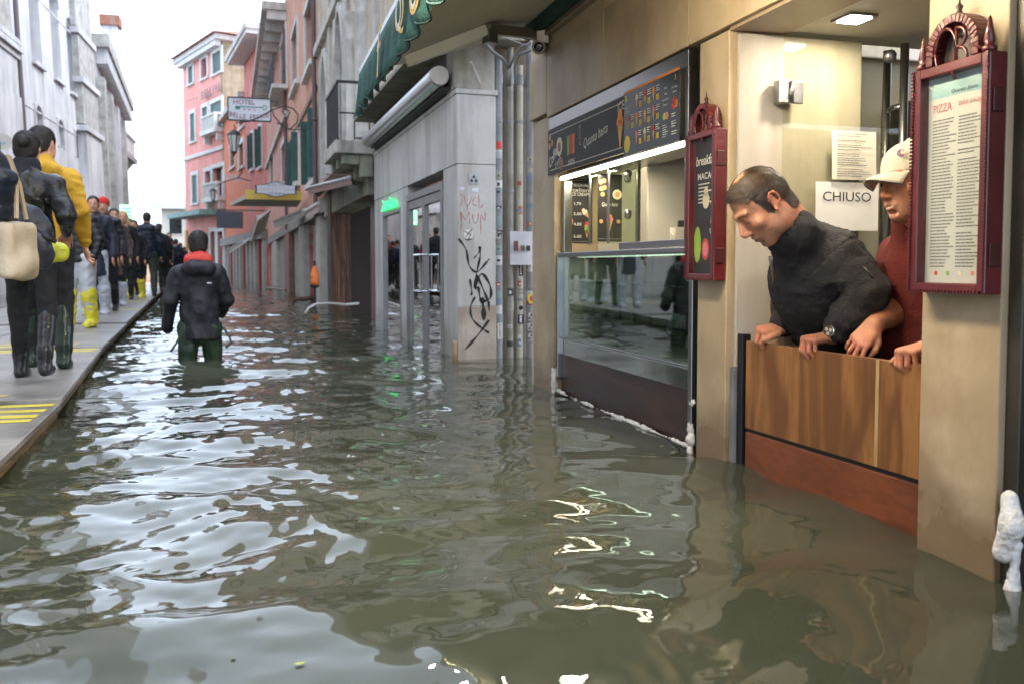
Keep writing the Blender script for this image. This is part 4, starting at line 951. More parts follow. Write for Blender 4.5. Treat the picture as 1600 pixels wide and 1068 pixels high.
# ---- carved red menu cases hung on the pillars
red_case = M('oxblood', (.080, .008, .010), (.14, .016, .018), .35, 4, .1, 40, coat=.3)
red_case_d = M('oxblood_dark', (.04, .006, .006), (.07, .01, .01), .45)
def menu_case(a0, a1, z0, z1, label, depth=.055, lines=None, lift=.085):
    fr = Fr(R1.P(0, .004, 0), R1.s, R1.n); t = thing('menu_case', fr.P((a0 + a1) / 2, 0, z0), label, 'menu case', 'carved red menu cases on the pillars')
    fw_ = .027; c = (a0 + a1) / 2; hw = (a1 - a0) / 2
    m = MB(fr); m.box(a0, a0 + fw_, 0, depth, z0, z1); m.box(a1 - fw_, a1, 0, depth, z0, z1); m.box(a0 + fw_, a1 - fw_, 0, depth, z0, z0 + fw_); m.box(a0 + fw_, a1 - fw_, 0, depth, z1 - fw_, z1); m.box(a0 + fw_, a1 - fw_, 0, .02, z0 + fw_, z1 - fw_)
    cs = m.build('case', red_case, t, bevel=.004)
    r = hw * .68; m = MB(fr); n = 18                                    # arched crest
    P = [(c + r * math.cos(PI * k / n), z1 + r * .35 + r * math.sin(PI * k / n)) for k in range(n + 1)]; P = [(c + r, z1 + .001)] + P + [(c - r, z1 + .001)]
    Q = [(c + (p - c) * .74, z1 + .001 + (q - z1) * .80) for p, q in P]
    for i in range(len(P) - 1):
        m.hexa([(P[i][0], .0, P[i][1]), (P[i + 1][0], .0, P[i + 1][1]), (P[i + 1][0], depth * .95, P[i + 1][1]), (P[i][0], depth * .95, P[i][1]), (Q[i][0], .0, Q[i][1]), (Q[i + 1][0], .0, Q[i + 1][1]), (Q[i + 1][0], depth * .95, Q[i + 1][1]), (Q[i][0], depth * .95, Q[i][1])])
    cr = m.build('crest', red_case, t, bevel=.003)
    m = MB(fr); m.prism(Q, .004, .012); m.build('crest_back', M('case_inside', (.09, .07, .06), (.12, .1, .08), .6), cr)
    m = MB(fr); rr = .0045
    def ring(cx_, cz_, ra, rb, a_=0, b_=2 * PI): m.tube([(cx_ + ra * math.cos(a_ + (b_ - a_) * k / 20), depth * .9, cz_ + rb * math.sin(a_ + (b_ - a_) * k / 20)) for k in range(21)], rr, 6)
    zc = z1 + r * .35; ring(c + r * .22, zc, r * .40, r * .62); ring(c - r * .22, zc + r * .28, r * .30, r * .28, PI / 2, PI * 1.5 + 0) ; ring(c - r * .22, zc - r * .28, r * .36, r * .30, PI / 2, PI * 1.5)
    m.tube([(c - r * .18, depth * .9, zc - r * .6), (c - r * .18, depth * .9, zc + r * .6)], rr, 6); m.tube([(c + r * .15, depth * .9, zc - r * .3), (c - r * .15, depth * .9, zc - r * .85)], rr, 6)
    m.tube([(c - hw * .9, depth * .9, z1 + .004), (c - r * .7, depth * .9, z1 + .03), (c - r * .95, depth * .9, z1 + r * .6)], rr, 6); m.tube([(c + hw * .9, depth * .9, z1 + .004), (c + r * .7, depth * .9, z1 + .03), (c + r * .95, depth * .9, z1 + r * .6)], rr, 6)
    m.build('monogram', red_case, t, smooth=True)
    for e in (-1, 1):
        m = MB(); m.lathe(tuple(fr.P(c + e * (hw - .02), depth * .7, z1)), [(.016, 0), (.018, .012), (.010, .018), (.014, .03), (.004, .085), (.0, .092)], 12); m.build('finial', red_case, t, smooth=True)
    m = MB(); m.lathe(tuple(fr.P(c, depth * .5, z1 + r * 1.33)), [(.012, 0), (.006, .012), (.010, .022), (.003, .03), (.001, .05)], 10); m.build('finial', red_case_d, t, smooth=True)
    m = MB(fr); n = 62                                                 # rope moulding round the edge
    for e in (a0 + .004, a1 - .004):
        for k in range(n): z = z0 + (z1 - z0) * (k + .5) / n; m.box(e - .004, e + .004, depth + .0005, depth + .006, z - .003, z + .003)
    for k in range(24):
        a = a0 + (a1 - a0) * (k + .5) / 24; m.box(a - .003, a + .003, depth + .0005, depth + .006, z0 + .002, z0 + .009)
    o = m.build('rope_moulding', red_case, t); o['kind'] = 'stuff'
    for z in (z0 + .10, z1 - .12):
        m = MB(fr); m.box(a0 - .006, a0 - .0005, .012, .045, z - .03, z + .03); m.build('hinge', red_case_d, t, bevel=.002)
    m = MB(fr); m.quad((a0 + fw_, depth - .012, z0 + fw_), (a1 - fw_, depth - .012, z0 + fw_), (a1 - fw_, depth - .012, z1 - fw_), (a0 + fw_, depth - .012, z1 - fw_)); m.build('glass', thin_glass('case_front', (.95, .96, .95), .45), t)
    return t, fr, a0 + fw_, a1 - fw_, z0 + fw_, z1 - fw_
# the one with the pizza list, nearest the camera
t, fr, a0, a1, z0, z1 = menu_case(1.832, 2.102, .730, 1.335, 'large carved red menu case with the PIZZA take away list')
m = MB(fr); m.box(a0, a1, .021, .024, z0, z1); m.build('menu_sheet', M('menu_paper', (.56, .55, .50), (.64, .63, .58), .5, 3), t)
c = (a0 + a1) / 2; wd = a1 - a0
m = MB(fr); m.box(a0, a1, .0242, .0246, z1 - .055, z1); m.build('header_print', M('teal_print', (.10, .33, .36), (.45, .58, .56), .6, 6), t)
m = MB(fr); put_words(m, 'PIZZA', fr, c + wd * .25, z1 - .082, .022, .066, .0255); put_words(m, 'take away', fr, c - wd * .20, z1 - .080, .020, .080, .0255, .3); m.build('lettering', col('menu_red', (.50, .17, .17)), t)
m = MB(fr); put_words(m, 'Quanto Basta', fr, c - wd * .1, z1 - .045, .012, .09, .0255, .3); m.build('lettering', ink, t)
dashes(fr, c, (z0 + z1) / 2 - .035, wd * .86, (z1 - z0) - .15, 46, .0245, 5, flat('ink_soft', (.16, .16, .15), .8), t, 'price_list', .04, 2, .38)
for k, cc in enumerate((redm, green_m, cream_m, pink)):
    m = MB(fr); disc(m, fr, c + wd * (.30 - .2 * k), z0 + .026, .006, .0248, 12); m.build('symbol_print', cc, t)
# the smaller chalkboard one
t, fr, a0, a1, z0, z1 = menu_case(3.213, 3.460, .745, 1.350, 'slim carved red menu case with the chalkboard breakfast menu')
c = (a0 + a1) / 2; wd = a1 - a0; m = MB(fr); m.box(a0, a1, .021, .024, z0, z1); m.build('menu_sheet', board_m, t)
m = MB(fr); put_words(m, 'breakfast', fr, c, z1 - .085, .040, wd * .92, .0245, .2, 0, 1.0, .012); put_words(m, 'MACAO', fr, c, z1 - .15, .028, wd * .75, .0245, 0, 0, 1.0, .012); put_words(m, 'lasagne', fr, c - wd * .32, z0 + .14, .03, .10, .0245, .2, -PI / 3)
put_words(m, 'TACOS', fr, c - wd * .33, z0 + .31, .018, .07, .0245, 0, PI / 3); m.build('lettering', chalk, t)
dashes(fr, c, z1 - .22, wd * .7, .09, 6, .0245, 9, chalk, t)
m = MB(fr); disc(m, fr, c, z0 + .30, .028, .0245, 16, .034); disc(m, fr, c, z0 + .335, .018, .0245, 14); m.build('bread_print', cream_m, t)
m = MB(fr); disc(m, fr, c + wd * .36, z0 + .12, .03, .0245, 18, .075); m.build('lime_print', lime, t)
m = MB(fr); disc(m, fr, c, z0 + .10, .03, .0245, 18, .045); m.build('fruit_print', redm, t); m = MB(fr); disc(m, fr, c, z0 + .10, .02, .0256, 14, .03); m.build('fruit_print', pink, t)
icecream(t, fr, c - wd * .28, z0 + .235, .07, .0246, cone_m, .4)

# ---- grey framed glass at the right edge, with foam hanging from it
edge = thing('glass_shopfront', R1.P(1.6, -.15, 0), 'dark steel framed glass front at the right edge beside the pillar', 'shopfront')
piece('frame', M('bronze_frame', (.05, .042, .035), (.08, .07, .055), .4, 4, 0, 1, .5), 1.79, 1.834, -.20, -.02, B0, 2.1, edge)
piece('frame', steel_d, 1.70, 1.79, -.24, -.14, B0, .40, edge)
piece('frame', steel_d, 1.30, 1.70, -.235, -.15, .36, .405, edge)
piece('pane', thin_glass('edge_glass', (.55, .6, .5), 1.2), .8, 1.79, -.20, -.192, .406, 1.49, edge, 0)
piece('pane', M('edge_dark', (.05, .04, .03), (.08, .06, .04), .1), 1.0, 1.70, -.21, -.20, B0, .359, edge, 0)
piece('pane', M('edge_cream', (.45, .36, .22), (.5, .42, .28), .5), .8, 1.78, -.9, -.88, -.5, 1.49, edge, 0)
q = [onX(1578, 778, 1.80), onX(1582, 820, 1.79), onX(1568, 862, 1.79)]; foam('foam_lump', q, .027, 'thick white foam lump stuck on the dark frame at right edge', .004, 8, None, (.75, 1, .95))
q = [onX(1590, 850, 1.80), onX(1583, 900, 1.80), onX(1582, 925, 1.80)]; foam('foam_lump', q, .012, 'thin white foam strand hanging into the water at right edge', .004, 9, None, (1, .8, 1.9))

# ---- awning with scalloped valance
aw = thing('awning', R1.P(3.4, .1, 2.2), 'green and cream retractable awning with gold lettering on its scalloped valance', 'awning')
FX, FZ, WZ = 1.155, 2.00, 2.33
green_c = M('green_canvas', (.012, .060, .048), (.022, .085, .068), .8, 6, .3, 60); cream_c = M('cream_canvas', (.68, .66, .58), (.76, .74, .66), .85, 2, .2, 40, stain=(.5, .46, .38), stain_amt=.4)
A0, A1 = .3, 5.65
def sag(v, a): return .025 * math.sin(v * PI) + .006 * math.sin(a * 4)
m = MB(R1); n = 10; na = 26
for i in range(n):
    for j in range(na):
        u0, u1 = A0 + (A1 - A0) * j / na, A0 + (A1 - A0) * (j + 1) / na; v0, v1 = i / n, (i + 1) / n; p = lambda u, v, o: (u, .12 + (FX - .12) * v, WZ + (FZ - WZ) * v - sag(v, u) + o)
        m.quad(p(u0, v0, 0), p(u1, v0, 0), p(u1, v1, 0), p(u0, v1, 0))
m.build('underside', cream_c, aw, smooth=True)
m = MB(R1)
for i in range(n): v0, v1 = i / n, (i + 1) / n; p = lambda u, v, o: (u, .12 + (FX - .12) * v, WZ + (FZ - WZ) * v - sag(v, 0) + o); m.quad(p(A0, v0, .012), p(A1, v0, .012), p(A1, v1, .012), p(A0, v1, .012))
m.build('canopy', green_c, aw, smooth=True)
m = MB(R1); m.box(A0, A1, FX - .005, FX + .022, FZ - .02, FZ + .025); m.build('front_bar', M('white_alu', (.55, .56, .58), (.62, .63, .65), .35, 3, 0, 1, .3), aw, bevel=.005)
m = MB(R1); na = 260; V = []; F = []                                    # valance: hanging strip, scalloped lower edge, soft waves
for j in range(na + 1):
    a = A0 + (A1 - A0 + .01) * j / na; sc_ = abs(math.sin((A1 - a) * PI / .27)) ** .5; L_ = .225 + .050 * sc_
    for i in range(6):
        v = i / 5; V.append((a, FX + .024 + .018 * v * math.sin(a * 26) + .012 * v, FZ - .012 - L_ * v))
for j in range(na):
    for i in range(5): F.append((j * 6 + i, (j + 1) * 6 + i, (j + 1) * 6 + i + 1, j * 6 + i + 1))
m.add(V, F); vo = m.build('valance', green_c, aw, smooth=True); sm = vo.modifiers.new('thickness', 'SOLIDIFY'); sm.thickness = .002
piping = MB(R1); piping.tube([V[j * 6 + 5] for j in range(na + 1)], .005, 6); piping.build('piping', M('dark_piping', (.01, .03, .025), None, .7), aw, smooth=True)
FV = Fr(R1.P(0, FX + .030, 0), R1.s, -R1.n)   # letters face the street too: seen from under the awning
goldl = M('gold_letter', (.62, .36, .05), (.70, .44, .09), .6, 6); whl = M('white_letter', (.62, .58, .46), (.7, .66, .55), .7)
def letter(tx, a, z, size, width, shear=0):
    for side, mat_, off in ((1, goldl, 0), (1, whl, .012)):
        for nn, dd_ in ((R1.n, FX + .052), (-R1.n, FX - .0)):
            f_ = Fr((0, 0, 0), R1.s, nn); pos_d = dd_
            m = MB(); fr_ = Fr(R1.o, R1.s, nn); pt = R1.P(a + off, pos_d + (.002 if mat_ is whl else 0) * (1 if nn is R1.n else -1), z + off * .4)
            rgt = np.cross((0, 0, 1), nn); v, F = words(tx, rgt, (0, 0, 1), nn, pt, size * (1 if mat_ is goldl else .86), width * (1 if mat_ is goldl else .6), 0, shear)
            if v: m.add(v, F, world=True); m.build('lettering', mat_, aw)
for tx, a, wd in (('f', 4.50, .22), ('Q', 3.86, .24), ('U', 3.48, .24), ('A', 3.12, .24), ('N', 2.78, .22), ('T', 2.45, .22), ('O', 2.12, .22)): letter(tx, a, FZ - .130, .185 if tx != 'f' else .23, wd, .25 if tx == 'f' else 0)
m = MB(); m.tube([tuple(R1.P(A0, .09, 2.33)), tuple(R1.P(A1, .09, 2.33))], .065, 18, world=True); m.build('roll', green_c, aw, smooth=True)
m = MB(R1); m.box(A0, A1, .012, .06, 2.24, 2.275); m.build('wall_rail', M('bronze_rail', (.33, .26, .19), (.4, .32, .24), .4, 3, 0, 1, .4), aw, bevel=.004)
alu = M('taupe_alu', (.30, .26, .21), (.36, .31, .26), .35, 3, 0, 1, .4); warm_w = M('cream_alu', (.80, .78, .70), (.84, .82, .74), .3, 3)
def bar(p, q, hw, hh, mat, name, parent):
    p, q = np.array(p, float), np.array(q, float); d = q - p; L_ = np.linalg.norm(d); d /= L_; sd = np.cross(d, (0, 0, 1)); sd /= np.linalg.norm(sd); u = np.cross(sd, d); m = MB()
    pts = [p - sd * hw - u * hh, q - sd * hw - u * hh, q + sd * hw - u * hh, p + sd * hw - u * hh, p - sd * hw + u * hh, q - sd * hw + u * hh, q + sd * hw + u * hh, p + sd * hw + u * hh]
    m.hexa([tuple(x) for x in pts]); return m.build(name, mat, parent, bevel=.006)
for aE, aM, aF in ((5.60, 4.80, 5.22),):
    wl = onX(848, 55, 1.79); el = onZ(762, 46, 2.13); fr_ = onZ(634, 97, 1.955)
    a1_ = bar(wl, el, .022, .030, alu, 'arm', aw); a2_ = bar(el + np.array([0, 0, -.005]), fr_, .022, .030, warm_w, 'arm', aw)
    bar(el + np.array([-.015, 0, -.036]), el + np.array([.05, .03, -.036]), .03, .04, steel_d, 'elbow', a1_)
for zz in (2.30,):
    bar(onX(848, 55, 1.80), onX(848, 55, 1.74), .04, .05, alu, 'bracket', aw)
# fluorescent tubes hung under the awning over the doorway
for i, (p, q) in enumerate([(onZ(905, -50, 1.80), onZ(1015, -260, 1.80)), (onZ(632, -110, 1.93), onZ(640, -155, 1.93))]):
    t = thing('tube_lamp', (p + q) / 2, ['lit fluorescent tube hung under the awning above the doorway', 'short lit tube near the front edge of the awning'][i], 'lamp')
    m = MB(); m.tube([tuple(p), tuple(q)], .013, 12, world=True); m.build('tube', emit('tube_%d' % i, (1, .86, .62), (140, 650)[i]), t, smooth=True)
    m = MB(); m.tube([tuple(p + np.array([0, 0, .035])), tuple(q + np.array([0, 0, .035]))], .02, 8, world=True); m.build('fitting', white_p, t, smooth=True)
    for e in (p, q): m = MB(); m.tube([tuple(e + np.array([0, 0, .04])), tuple(e + np.array([.02, 0, .24]))], .004, 6, world=True); m.build('hanger', steel, t)
    if i == 0:
        ld = bpy.data.lights.new('awning_lamp', 'AREA'); ld.shape = 'RECTANGLE'; ld.size = .04; ld.size_y = float(np.linalg.norm(q - p)); ld.energy = 2; ld.color = (1, .80, .55)
        lo = bpy.data.objects.new('awning_lamp', ld); COL.objects.link(lo); lo.location = (p + q) / 2 + np.array([0, 0, -.02])
        dv = q - p; lo.rotation_euler = (0, 0, math.atan2(dv[1], dv[0]) - PI / 2)

# security camera under the bracket
sc_ = thing('security_camera', onX(838, 72, 1.74), 'small white dome ended security camera under the awning bracket', 'camera')
p = onX(842, 74, 1.74); m = MB(); ax = (-.35, -1, -.25); m.lathe(tuple(p), [(.035, .10), (.045, .07), (.045, -.05), (.040, -.06), (.03, -.062)][::-1], 16, tuple(-np.array(ax))); m.build('housing', white_p, sc_, smooth=True, auto=True)
axn = np.array(ax) / np.linalg.norm(ax); m = MB(); m.lathe(tuple(p + axn * .061), [(.030, 0), (.030, .004), (.018, .006)], 16, tuple(axn)); m.build('lens', flat('lens', (.01, .01, .012), .1), sc_, smooth=True)
m = MB(); m.tube([tuple(p + (0, .03, .03)), tuple(p + (.03, .05, .09))], .014, 8, world=True); m.build('mount', white_p, sc_, smooth=True)

# bits of leaf and scum drifting on the surface
rr_ = random.Random(9); m = MB()
for k in range(80):
    Y_ = rr_.uniform(1.2, 9); X_ = rr_.uniform(-.24 * Y_ - .6, 1.75); z_ = float(wave_height(np.array([X_]), np.array([Y_]))[0]) + .003; r_ = rr_.uniform(.002, .0055); a0_ = rr_.uniform(0, 6.28); el = rr_.uniform(.3, 1)
    m.add([(X_ + r_ * math.cos(a0_ + 2 * PI * q / 6), Y_ + r_ * el * math.sin(a0_ + 2 * PI * q / 6), z_ + .001 * (q % 2)) for q in range(6)], [(0, 1, 2, 3, 4, 5)])
tag(m.build('floating_debris', M('scum', (.10, .10, .05), (.30, .28, .18), .8, 30)), 'tiny leaves and specks drifting on the flood water', 'debris', kind='stuff')
for k, (x_, y_, lb) in enumerate(((1034, 692, 'small yellow green leaf floating below the near end of the counter'), (468, 1040, 'yellow green leaf floating at the bottom edge of the picture'), (545, 660, 'tiny pale leaf floating in mid water'))):
    q = onZ(x_, y_, .004); q[2] = float(wave_height(np.array([q[0]]), np.array([q[1]]))[0]) + .004; t = thing('leaf', q, lb, 'leaf'); m = MB(); r_ = .009
    m.add([(q[0] + u * r_, q[1] + v * r_, q[2] + w_ * r_) for u, v, w_ in ((-1.3, 0, 0), (-.4, .6, .1), (.6, .5, .05), (1.4, 0, .2), (.6, -.5, .05), (-.4, -.6, .1))], [(0, 1, 5), (1, 2, 4, 5), (2, 3, 4)]); m.build('blade', flat('leaf_green', (.28, .32, .04), .6), t)
# ================================================================ corner building with the white shopfront
def fr_right(o, sd, lean=0): sd = np.array(sd, float); sd /= np.linalg.norm(sd); return Fr(o, (sd[0], sd[1], 0), (-sd[1], sd[0], 0), lean)
def fr_left(o, sd, lean=0): sd = np.array(sd, float); sd /= np.linalg.norm(sd); return Fr(o, (sd[0], sd[1], 0), (sd[1], -sd[0], 0), lean)
R2 = fr_right((1.665, 7.54, 0), (-.73, 27.54))
R2F = Fr((1.665, 7.54, 0), -R2.n, -R2.s)                   # its end wall, facing down the street towards us
S = lambda x, y=450, d=0: R2.px(x, y, d)[0]
ZZ = lambda x, y, d=0: R2.px(x, y, d)[1]
gothic = thing('gothic_house', R2.P(5, 0, 0), 'old plaster house with stone columns and pointed arch windows above a white shopfront', 'house')
panel_w = M('white_stone_panel', (.47, .46, .44), (.58, .57, .55), .6, 1.5, .15, 12, stain=(.24, .22, .19), stain_amt=.8, stain_scale=1.3, tide=((.20, .18, .14), .10))
old_pl = M('old_plaster', (.46, .38, .29), (.60, .52, .42), .9, 2.2, .5, 14, stain=(.30, .23, .18), stain_amt=.7)
stone_g = M('grey_stone', (.44, .42, .38), (.60, .58, .53), .85, 5, .5, 22, stain=(.20, .18, .15), stain_amt=.75)
P2 = lambda name, mat, a0, a1, d0, d1, z0, z1, parent=gothic, bevel=.004, fr=R2, **k: piece(name, mat, a0, a1, d0, d1, z0, z1, parent, bevel, fr, **k)
sD0, sD1, sW0, sW1, sE = S(693, 548), S(638, 530), S(627, 524), S(600, 515), S(587, 512)
zseam, ztop = 1.68, 2.27
P2('panel', panel_w, 0, sD0 - .02, -.2, 0, B0, zseam - .004); P2('panel', panel_w, sD1 + .02, sW0 - .01, -.2, 0, B0, zseam - .004)
P2('panel', panel_w, sW1 + .01, sE, -.2, 0, B0, zseam - .004)
cuts = [0, 1.5, 3.0, sE]
for i in range(3): P2('panel', panel_w, cuts[i] + .002, cuts[i + 1] - .002, -.2, .004, zseam, ztop)
P2('coping', panel_w, -.003, sE, -.23, .012, ztop + .002, ztop + .045)
f2 = lambda name, mat, a0, a1, d0, d1, z0, z1, **k: piece(name, mat, a0, a1, d0, d1, z0, z1, k.pop('parent', gothic), .004, R2F, **k)
f2('panel', panel_w, .002, .345, -.15, .003, .46, zseam - .004); f2('panel', M('dirty_panel', (.34, .28, .22), (.48, .42, .36), .8, 3, .3, 16, stain=(.2, .12, .07), stain_amt=.8), .002, .35, -.15, .003, B0, .456, label='stained lower stone panel')
f2('panel', panel_w, .002, .345, -.15, .006, zseam, ztop - .002); f2('coping', panel_w, -.01, .36, -.15, .014, ztop + .002, ztop + .045)
f2('baseboard', wood('rotten_board', (.25, .15, .08), (.42, .28, .17), .7), -.035, -.002, -.05, .004, -.3, .16)
# brickwork strip and wall behind the pipes
brick = M('old_brick', (.20, .07, .04), (.34, .15, .09), .9, 12, .6, 40, stain=(.25, .22, .19), stain_amt=.7)
f2('recess_wall', old_pl, .34, 2.0, -.6, -.10, B0, 9.0, bevel=0) if False else MB(R2F).box(.34, 2.0, -.6, -.10, B0, 9.0).build('recess_wall', old_pl, gothic)
r = random.Random(5)
for i in range(44):
    z = -.35 + i * .055
    if r.random() < .45: continue
    w_ = r.uniform(.035, .06); MB(R2F).box(.352, .352 + w_, -.10, -.075 + r.uniform(0, .012), z, z + .046).build('brick', brick, gothic)
# door of steel and glass, tall slim window
mir = thin_glass('shop_glass', (.25, .28, .28), 3.0); door_m = M('door_alu', (.20, .195, .19), (.28, .27, .26), .45, 4, 0, 1, .6)
back_dk = M('shop_inside', (.05, .05, .05), (.10, .10, .10), .5, 2)
zdt = ZZ(690, 285)
dr = thing('shop_door', R2.P((sD0 + sD1) / 2, 0, 0), 'steel double door with mirror-like glass and square pull handles', 'door')
pd = lambda *a, **k: P2(*a, parent=dr, **k)
pd('frame', door_m, sD0 - .018, sD0 + .05, -.10, .018, B0, zdt); pd('frame', door_m, sD1 - .05, sD1 + .018, -.10, .018, B0, zdt); pd('frame', door_m, sD0 + .051, sD1 - .051, -.10, .018, zdt - .07, zdt)
md = (sD0 + sD1) / 2
for a0, a1 in ((sD0 + .055, md - .006), (md + .006, sD1 - .055)):
    lf = MB(R2); t_ = .045
    lf.box(a0, a0 + t_, -.05, .006, B0, zdt - .075); lf.box(a1 - t_, a1, -.05, .006, B0, zdt - .075); lf.box(a0 + t_, a1 - t_, -.05, .006, zdt - .16, zdt - .075); lf.box(a0 + t_, a1 - t_, -.05, .006, -.5, -.3)
    lo_ = lf.build('leaf', door_m, dr, bevel=.003); MB(R2).box(a0 + t_, a1 - t_, -.025, -.019, -.3, zdt - .16).build('pane', mir, lo_)
m = MB(R2)
for a in (md - .16, md + .16):
    m.tube([(a, .07, .56), (a, .07, .92), ], .010, 8)
m.tube([(md - .16, .07, .56), (md + .16, .07, .56)], .010, 8); m.tube([(md - .16, .07, .92), (md + .16, .07, .92)], .010, 8)
for a in (md - .16, md + .16):
    for z in (.56, .92): m.tube([(a, .0, z), (a, .07, z)], .008, 8)
m.build('handle', polish, dr, smooth=True, auto=True)
zt = ZZ(612, 330); P2('frame', door_m, sW0 - .005, sW0 + .03, -.06, .008, B0, zt); P2('frame', door_m, sW1 - .03, sW1 + .005, -.06, .008, B0, zt); P2('frame', door_m, sW0 + .031, sW1 - .031, -.06, .008, zt - .04, zt)
P2('pane', mir, sW0 + .031, sW1 - .031, -.03, -.022, B0, zt - .041, bevel=0); P2('inside', back_dk, sD0, sW1 + .1, -1.2, -1.18, B0, ztop, bevel=0)
P2('panel', panel_w, sW0, sW1, -.2, 0, zt + .002, zseam - .004)
gs = thing('green_sign', R2.P(sW0 + .3, .02, zt), 'small glowing green neon letters above the slim shop window', 'sign'); m = MB(R2)
[m.tube([((sW0 + sW1) / 2 + (sW1 - sW0) * (u + .06 * math.sin(q * 1.3 + u * 20)), .03, zt + .035 + .11 * q / 6 * h_) for q in range(7)], .012, 6) for u, h_ in ((.30, 1), (.18, .7), (.06, .75), (-.07, 1), (-.20, .7), (-.31, .6))]; m.tube([(sW0 + .06, .03, zt + .03), (sW1 - .06, .03, zt + .035)], .010, 6); m.build('letters', emit('green_neon', (.05, 1, .25), .7), gs)
# sticker and spray paint on the end wall
def plaque(name, fr, a, z, w_, h_, mat, d=.006, parent=None, label=None):
    m = MB(fr); m.box(a - w_ / 2, a + w_ / 2, d, d + .0012, z - h_ / 2, z + h_ / 2); return m.build(name, mat, parent, label=label)
def tri3(m, fr, a, z, s_, d):
    for u, v in ((0, .30), (-.28, -.18), (.28, -.18)):
        m.prism([(a + (u - .22) * s_, z + (v - .18) * s_), (a + (u + .22) * s_, z + (v - .18) * s_), (a + u * s_, z + (v + .26) * s_)], d, d + .0008)
st_grey = flat('sticker_grey', (.40, .42, .44), .6); blk = flat('spray_black', (.018, .016, .018), .5)
a_, z_ = R2F.px(740, 280); plaque('sticker', R2F, a_, z_, .085, .085, st_grey, .007, gothic); m = MB(R2F); tri3(m, R2F, a_, z_, .07, .0085); m.build('sticker_print', blk, gothic)
for px_, py_, w_, h_, c_ in ((722, 295, .04, .03, (.55, .55, .62)), (742, 297, .06, .03, (.6, .62, .66)), (732, 366, .08, .075, (.62, .62, .6))):
    a_, z_ = R2F.px(px_, py_); plaque('sticker', R2F, a_, z_, w_, h_, flat('sticker_%d' % py_, c_, .6), .004, gothic)
def spray(pts, r, mat, fr=R2F, d=.0045):
    P_ = []
    q = [fr.px(x, y) for x, y in pts]
    for i in range(len(q) - 1):
        p0, p1, p2, p3 = q[max(i - 1, 0)], q[i], q[i + 1], q[min(i + 2, len(q) - 1)]
        for k in range(6):
            t = k / 6; f = lambda c: .5 * (2 * p1[c] + (p2[c] - p0[c]) * t + (2 * p0[c] - 5 * p1[c] + 4 * p2[c] - p3[c]) * t * t + (3 * p1[c] - p0[c] - 3 * p2[c] + p3[c]) * t ** 3)
            P_.append((f(0), f(1)))
    P_.append(q[-1]); m = MB(fr); n = len(P_); L, Rr = [], []
    for i, (a, z) in enumerate(P_):
        u = P_[min(i + 1, n - 1)]; v = P_[max(i - 1, 0)]; dx, dz = u[0] - v[0], u[1] - v[1]; l = math.hypot(dx, dz) or 1; w_ = r * (.75 + .35 * math.sin(i * .9))
        L.append((a - dz / l * w_, d, z + dx / l * w_)); Rr.append((a + dz / l * w_, d, z - dx / l * w_))
    m.add(L + Rr, [(i, i + 1, n + i + 1, n + i) for i in range(n - 1)]); return m
gr = thing('graffiti', R2F.P(.18, .004, .2), 'tangled black spray painted tag on the white end wall', 'graffiti')
for pts, r_ in (([(716, 373), (728, 390), (733, 415), (745, 425), (760, 410), (764, 405)], .010), ([(749, 385), (750, 400), (745, 425), (741, 450)], .011), ([(740, 404), (747, 396), (752, 386)], .006), ([(734, 436), (737, 455), (736, 462)], .010),
                ([(741, 450), (752, 428), (765, 445), (766, 465), (752, 470), (747, 450), (742, 452)], .013), ([(745, 430), (756, 455), (762, 470)], .012), ([(752, 465), (755, 480), (756, 500)], .022), ([(742, 464), (735, 480), (738, 498), (752, 512), (764, 520)], .010), ([(764, 500), (745, 525), (727, 545)], .012), ([(763, 470), (764, 486)], .012)):
    spray(pts, r_, blk).build('spray_stroke', blk, gr)
gr2 = thing('graffiti', R2F.P(.15, .004, 1.1), 'thin red dripping scrawl high on the white end wall', 'graffiti'); redsp = flat('spray_red', (.42, .07, .06), .6)
m0 = [([(719, 302), (722, 312), (719, 325)], 0), ([(724, 304), (730, 322), (738, 306)], 0), ([(742, 308), (738, 318), (746, 322)], 0), ([(748, 305), (749, 325), (756, 318)], 0), ([(720, 332), (721, 350), (720, 332), (727, 344), (733, 332), (733, 350)], 0), ([(738, 335), (740, 348), (746, 346), (747, 333)], 0), ([(751, 350), (751, 336), (757, 345), (758, 332)], 0), ([(721, 350), (720, 362)], 0), ([(751, 350), (751, 368)], 0), ([(730, 320), (731, 332)], 0)]
for pts, _ in m0: spray(pts, .0028, redsp).build('spray_stroke', redsp, gr2)
a_, z_ = R2F.px(732, 366); m = spray([(724, 360), (740, 372), (726, 374), (738, 358), (731, 376)], .003, blk, R2F, .0062); m.build('spray_stroke', blk, gr)

# roller blind box and stone ledge above
rl = thing('rolled_awning', R2.P(4, .1, 2.4), 'rolled up metal awning cassette under the stone ledge', 'awning')
sA, sB = .12, S(577, 222, .12); m = MB(R2); m.tube([(sA, .13, 2.43), (sB, .13, 2.43)], .085, 22); m.build('cassette', M('cassette_alu', (.45, .46, .46), (.58, .59, .58), .28, 2, .04, 30, .9, (1, .1, 1)), rl, smooth=True, auto=True)
m = MB(R2); m.tube([(sA - .05, .13, 2.43), (sA - .001, .13, 2.43)], .080, 18); m.build('end_cap', white_p, rl, smooth=True, auto=True)
m = MB(R2); m.box(sA, sB, -.02, .10, 2.325, 2.345); m.build('lip', black, rl)
m = MB(R2F); m.tube([(.10, .10, 2.52), (.14, .05, 2.48), (.20, .03, 2.36)], .012, 6); m.build('strut', white_p, rl)
zl = 2.70
m = MB(R2); m.prism([(-.30, zl), (sB + .3, zl), (sB + .3, zl + .05), (-.30, zl + .05)], -.1, .28); lg = m.build('ledge', grime, gothic, bevel=.008)
m = MB(R2F); m.box(-.10, .52, -.2, .20, zl + .001, zl + .051) ; m.build('ledge', grime, gothic, bevel=.008)
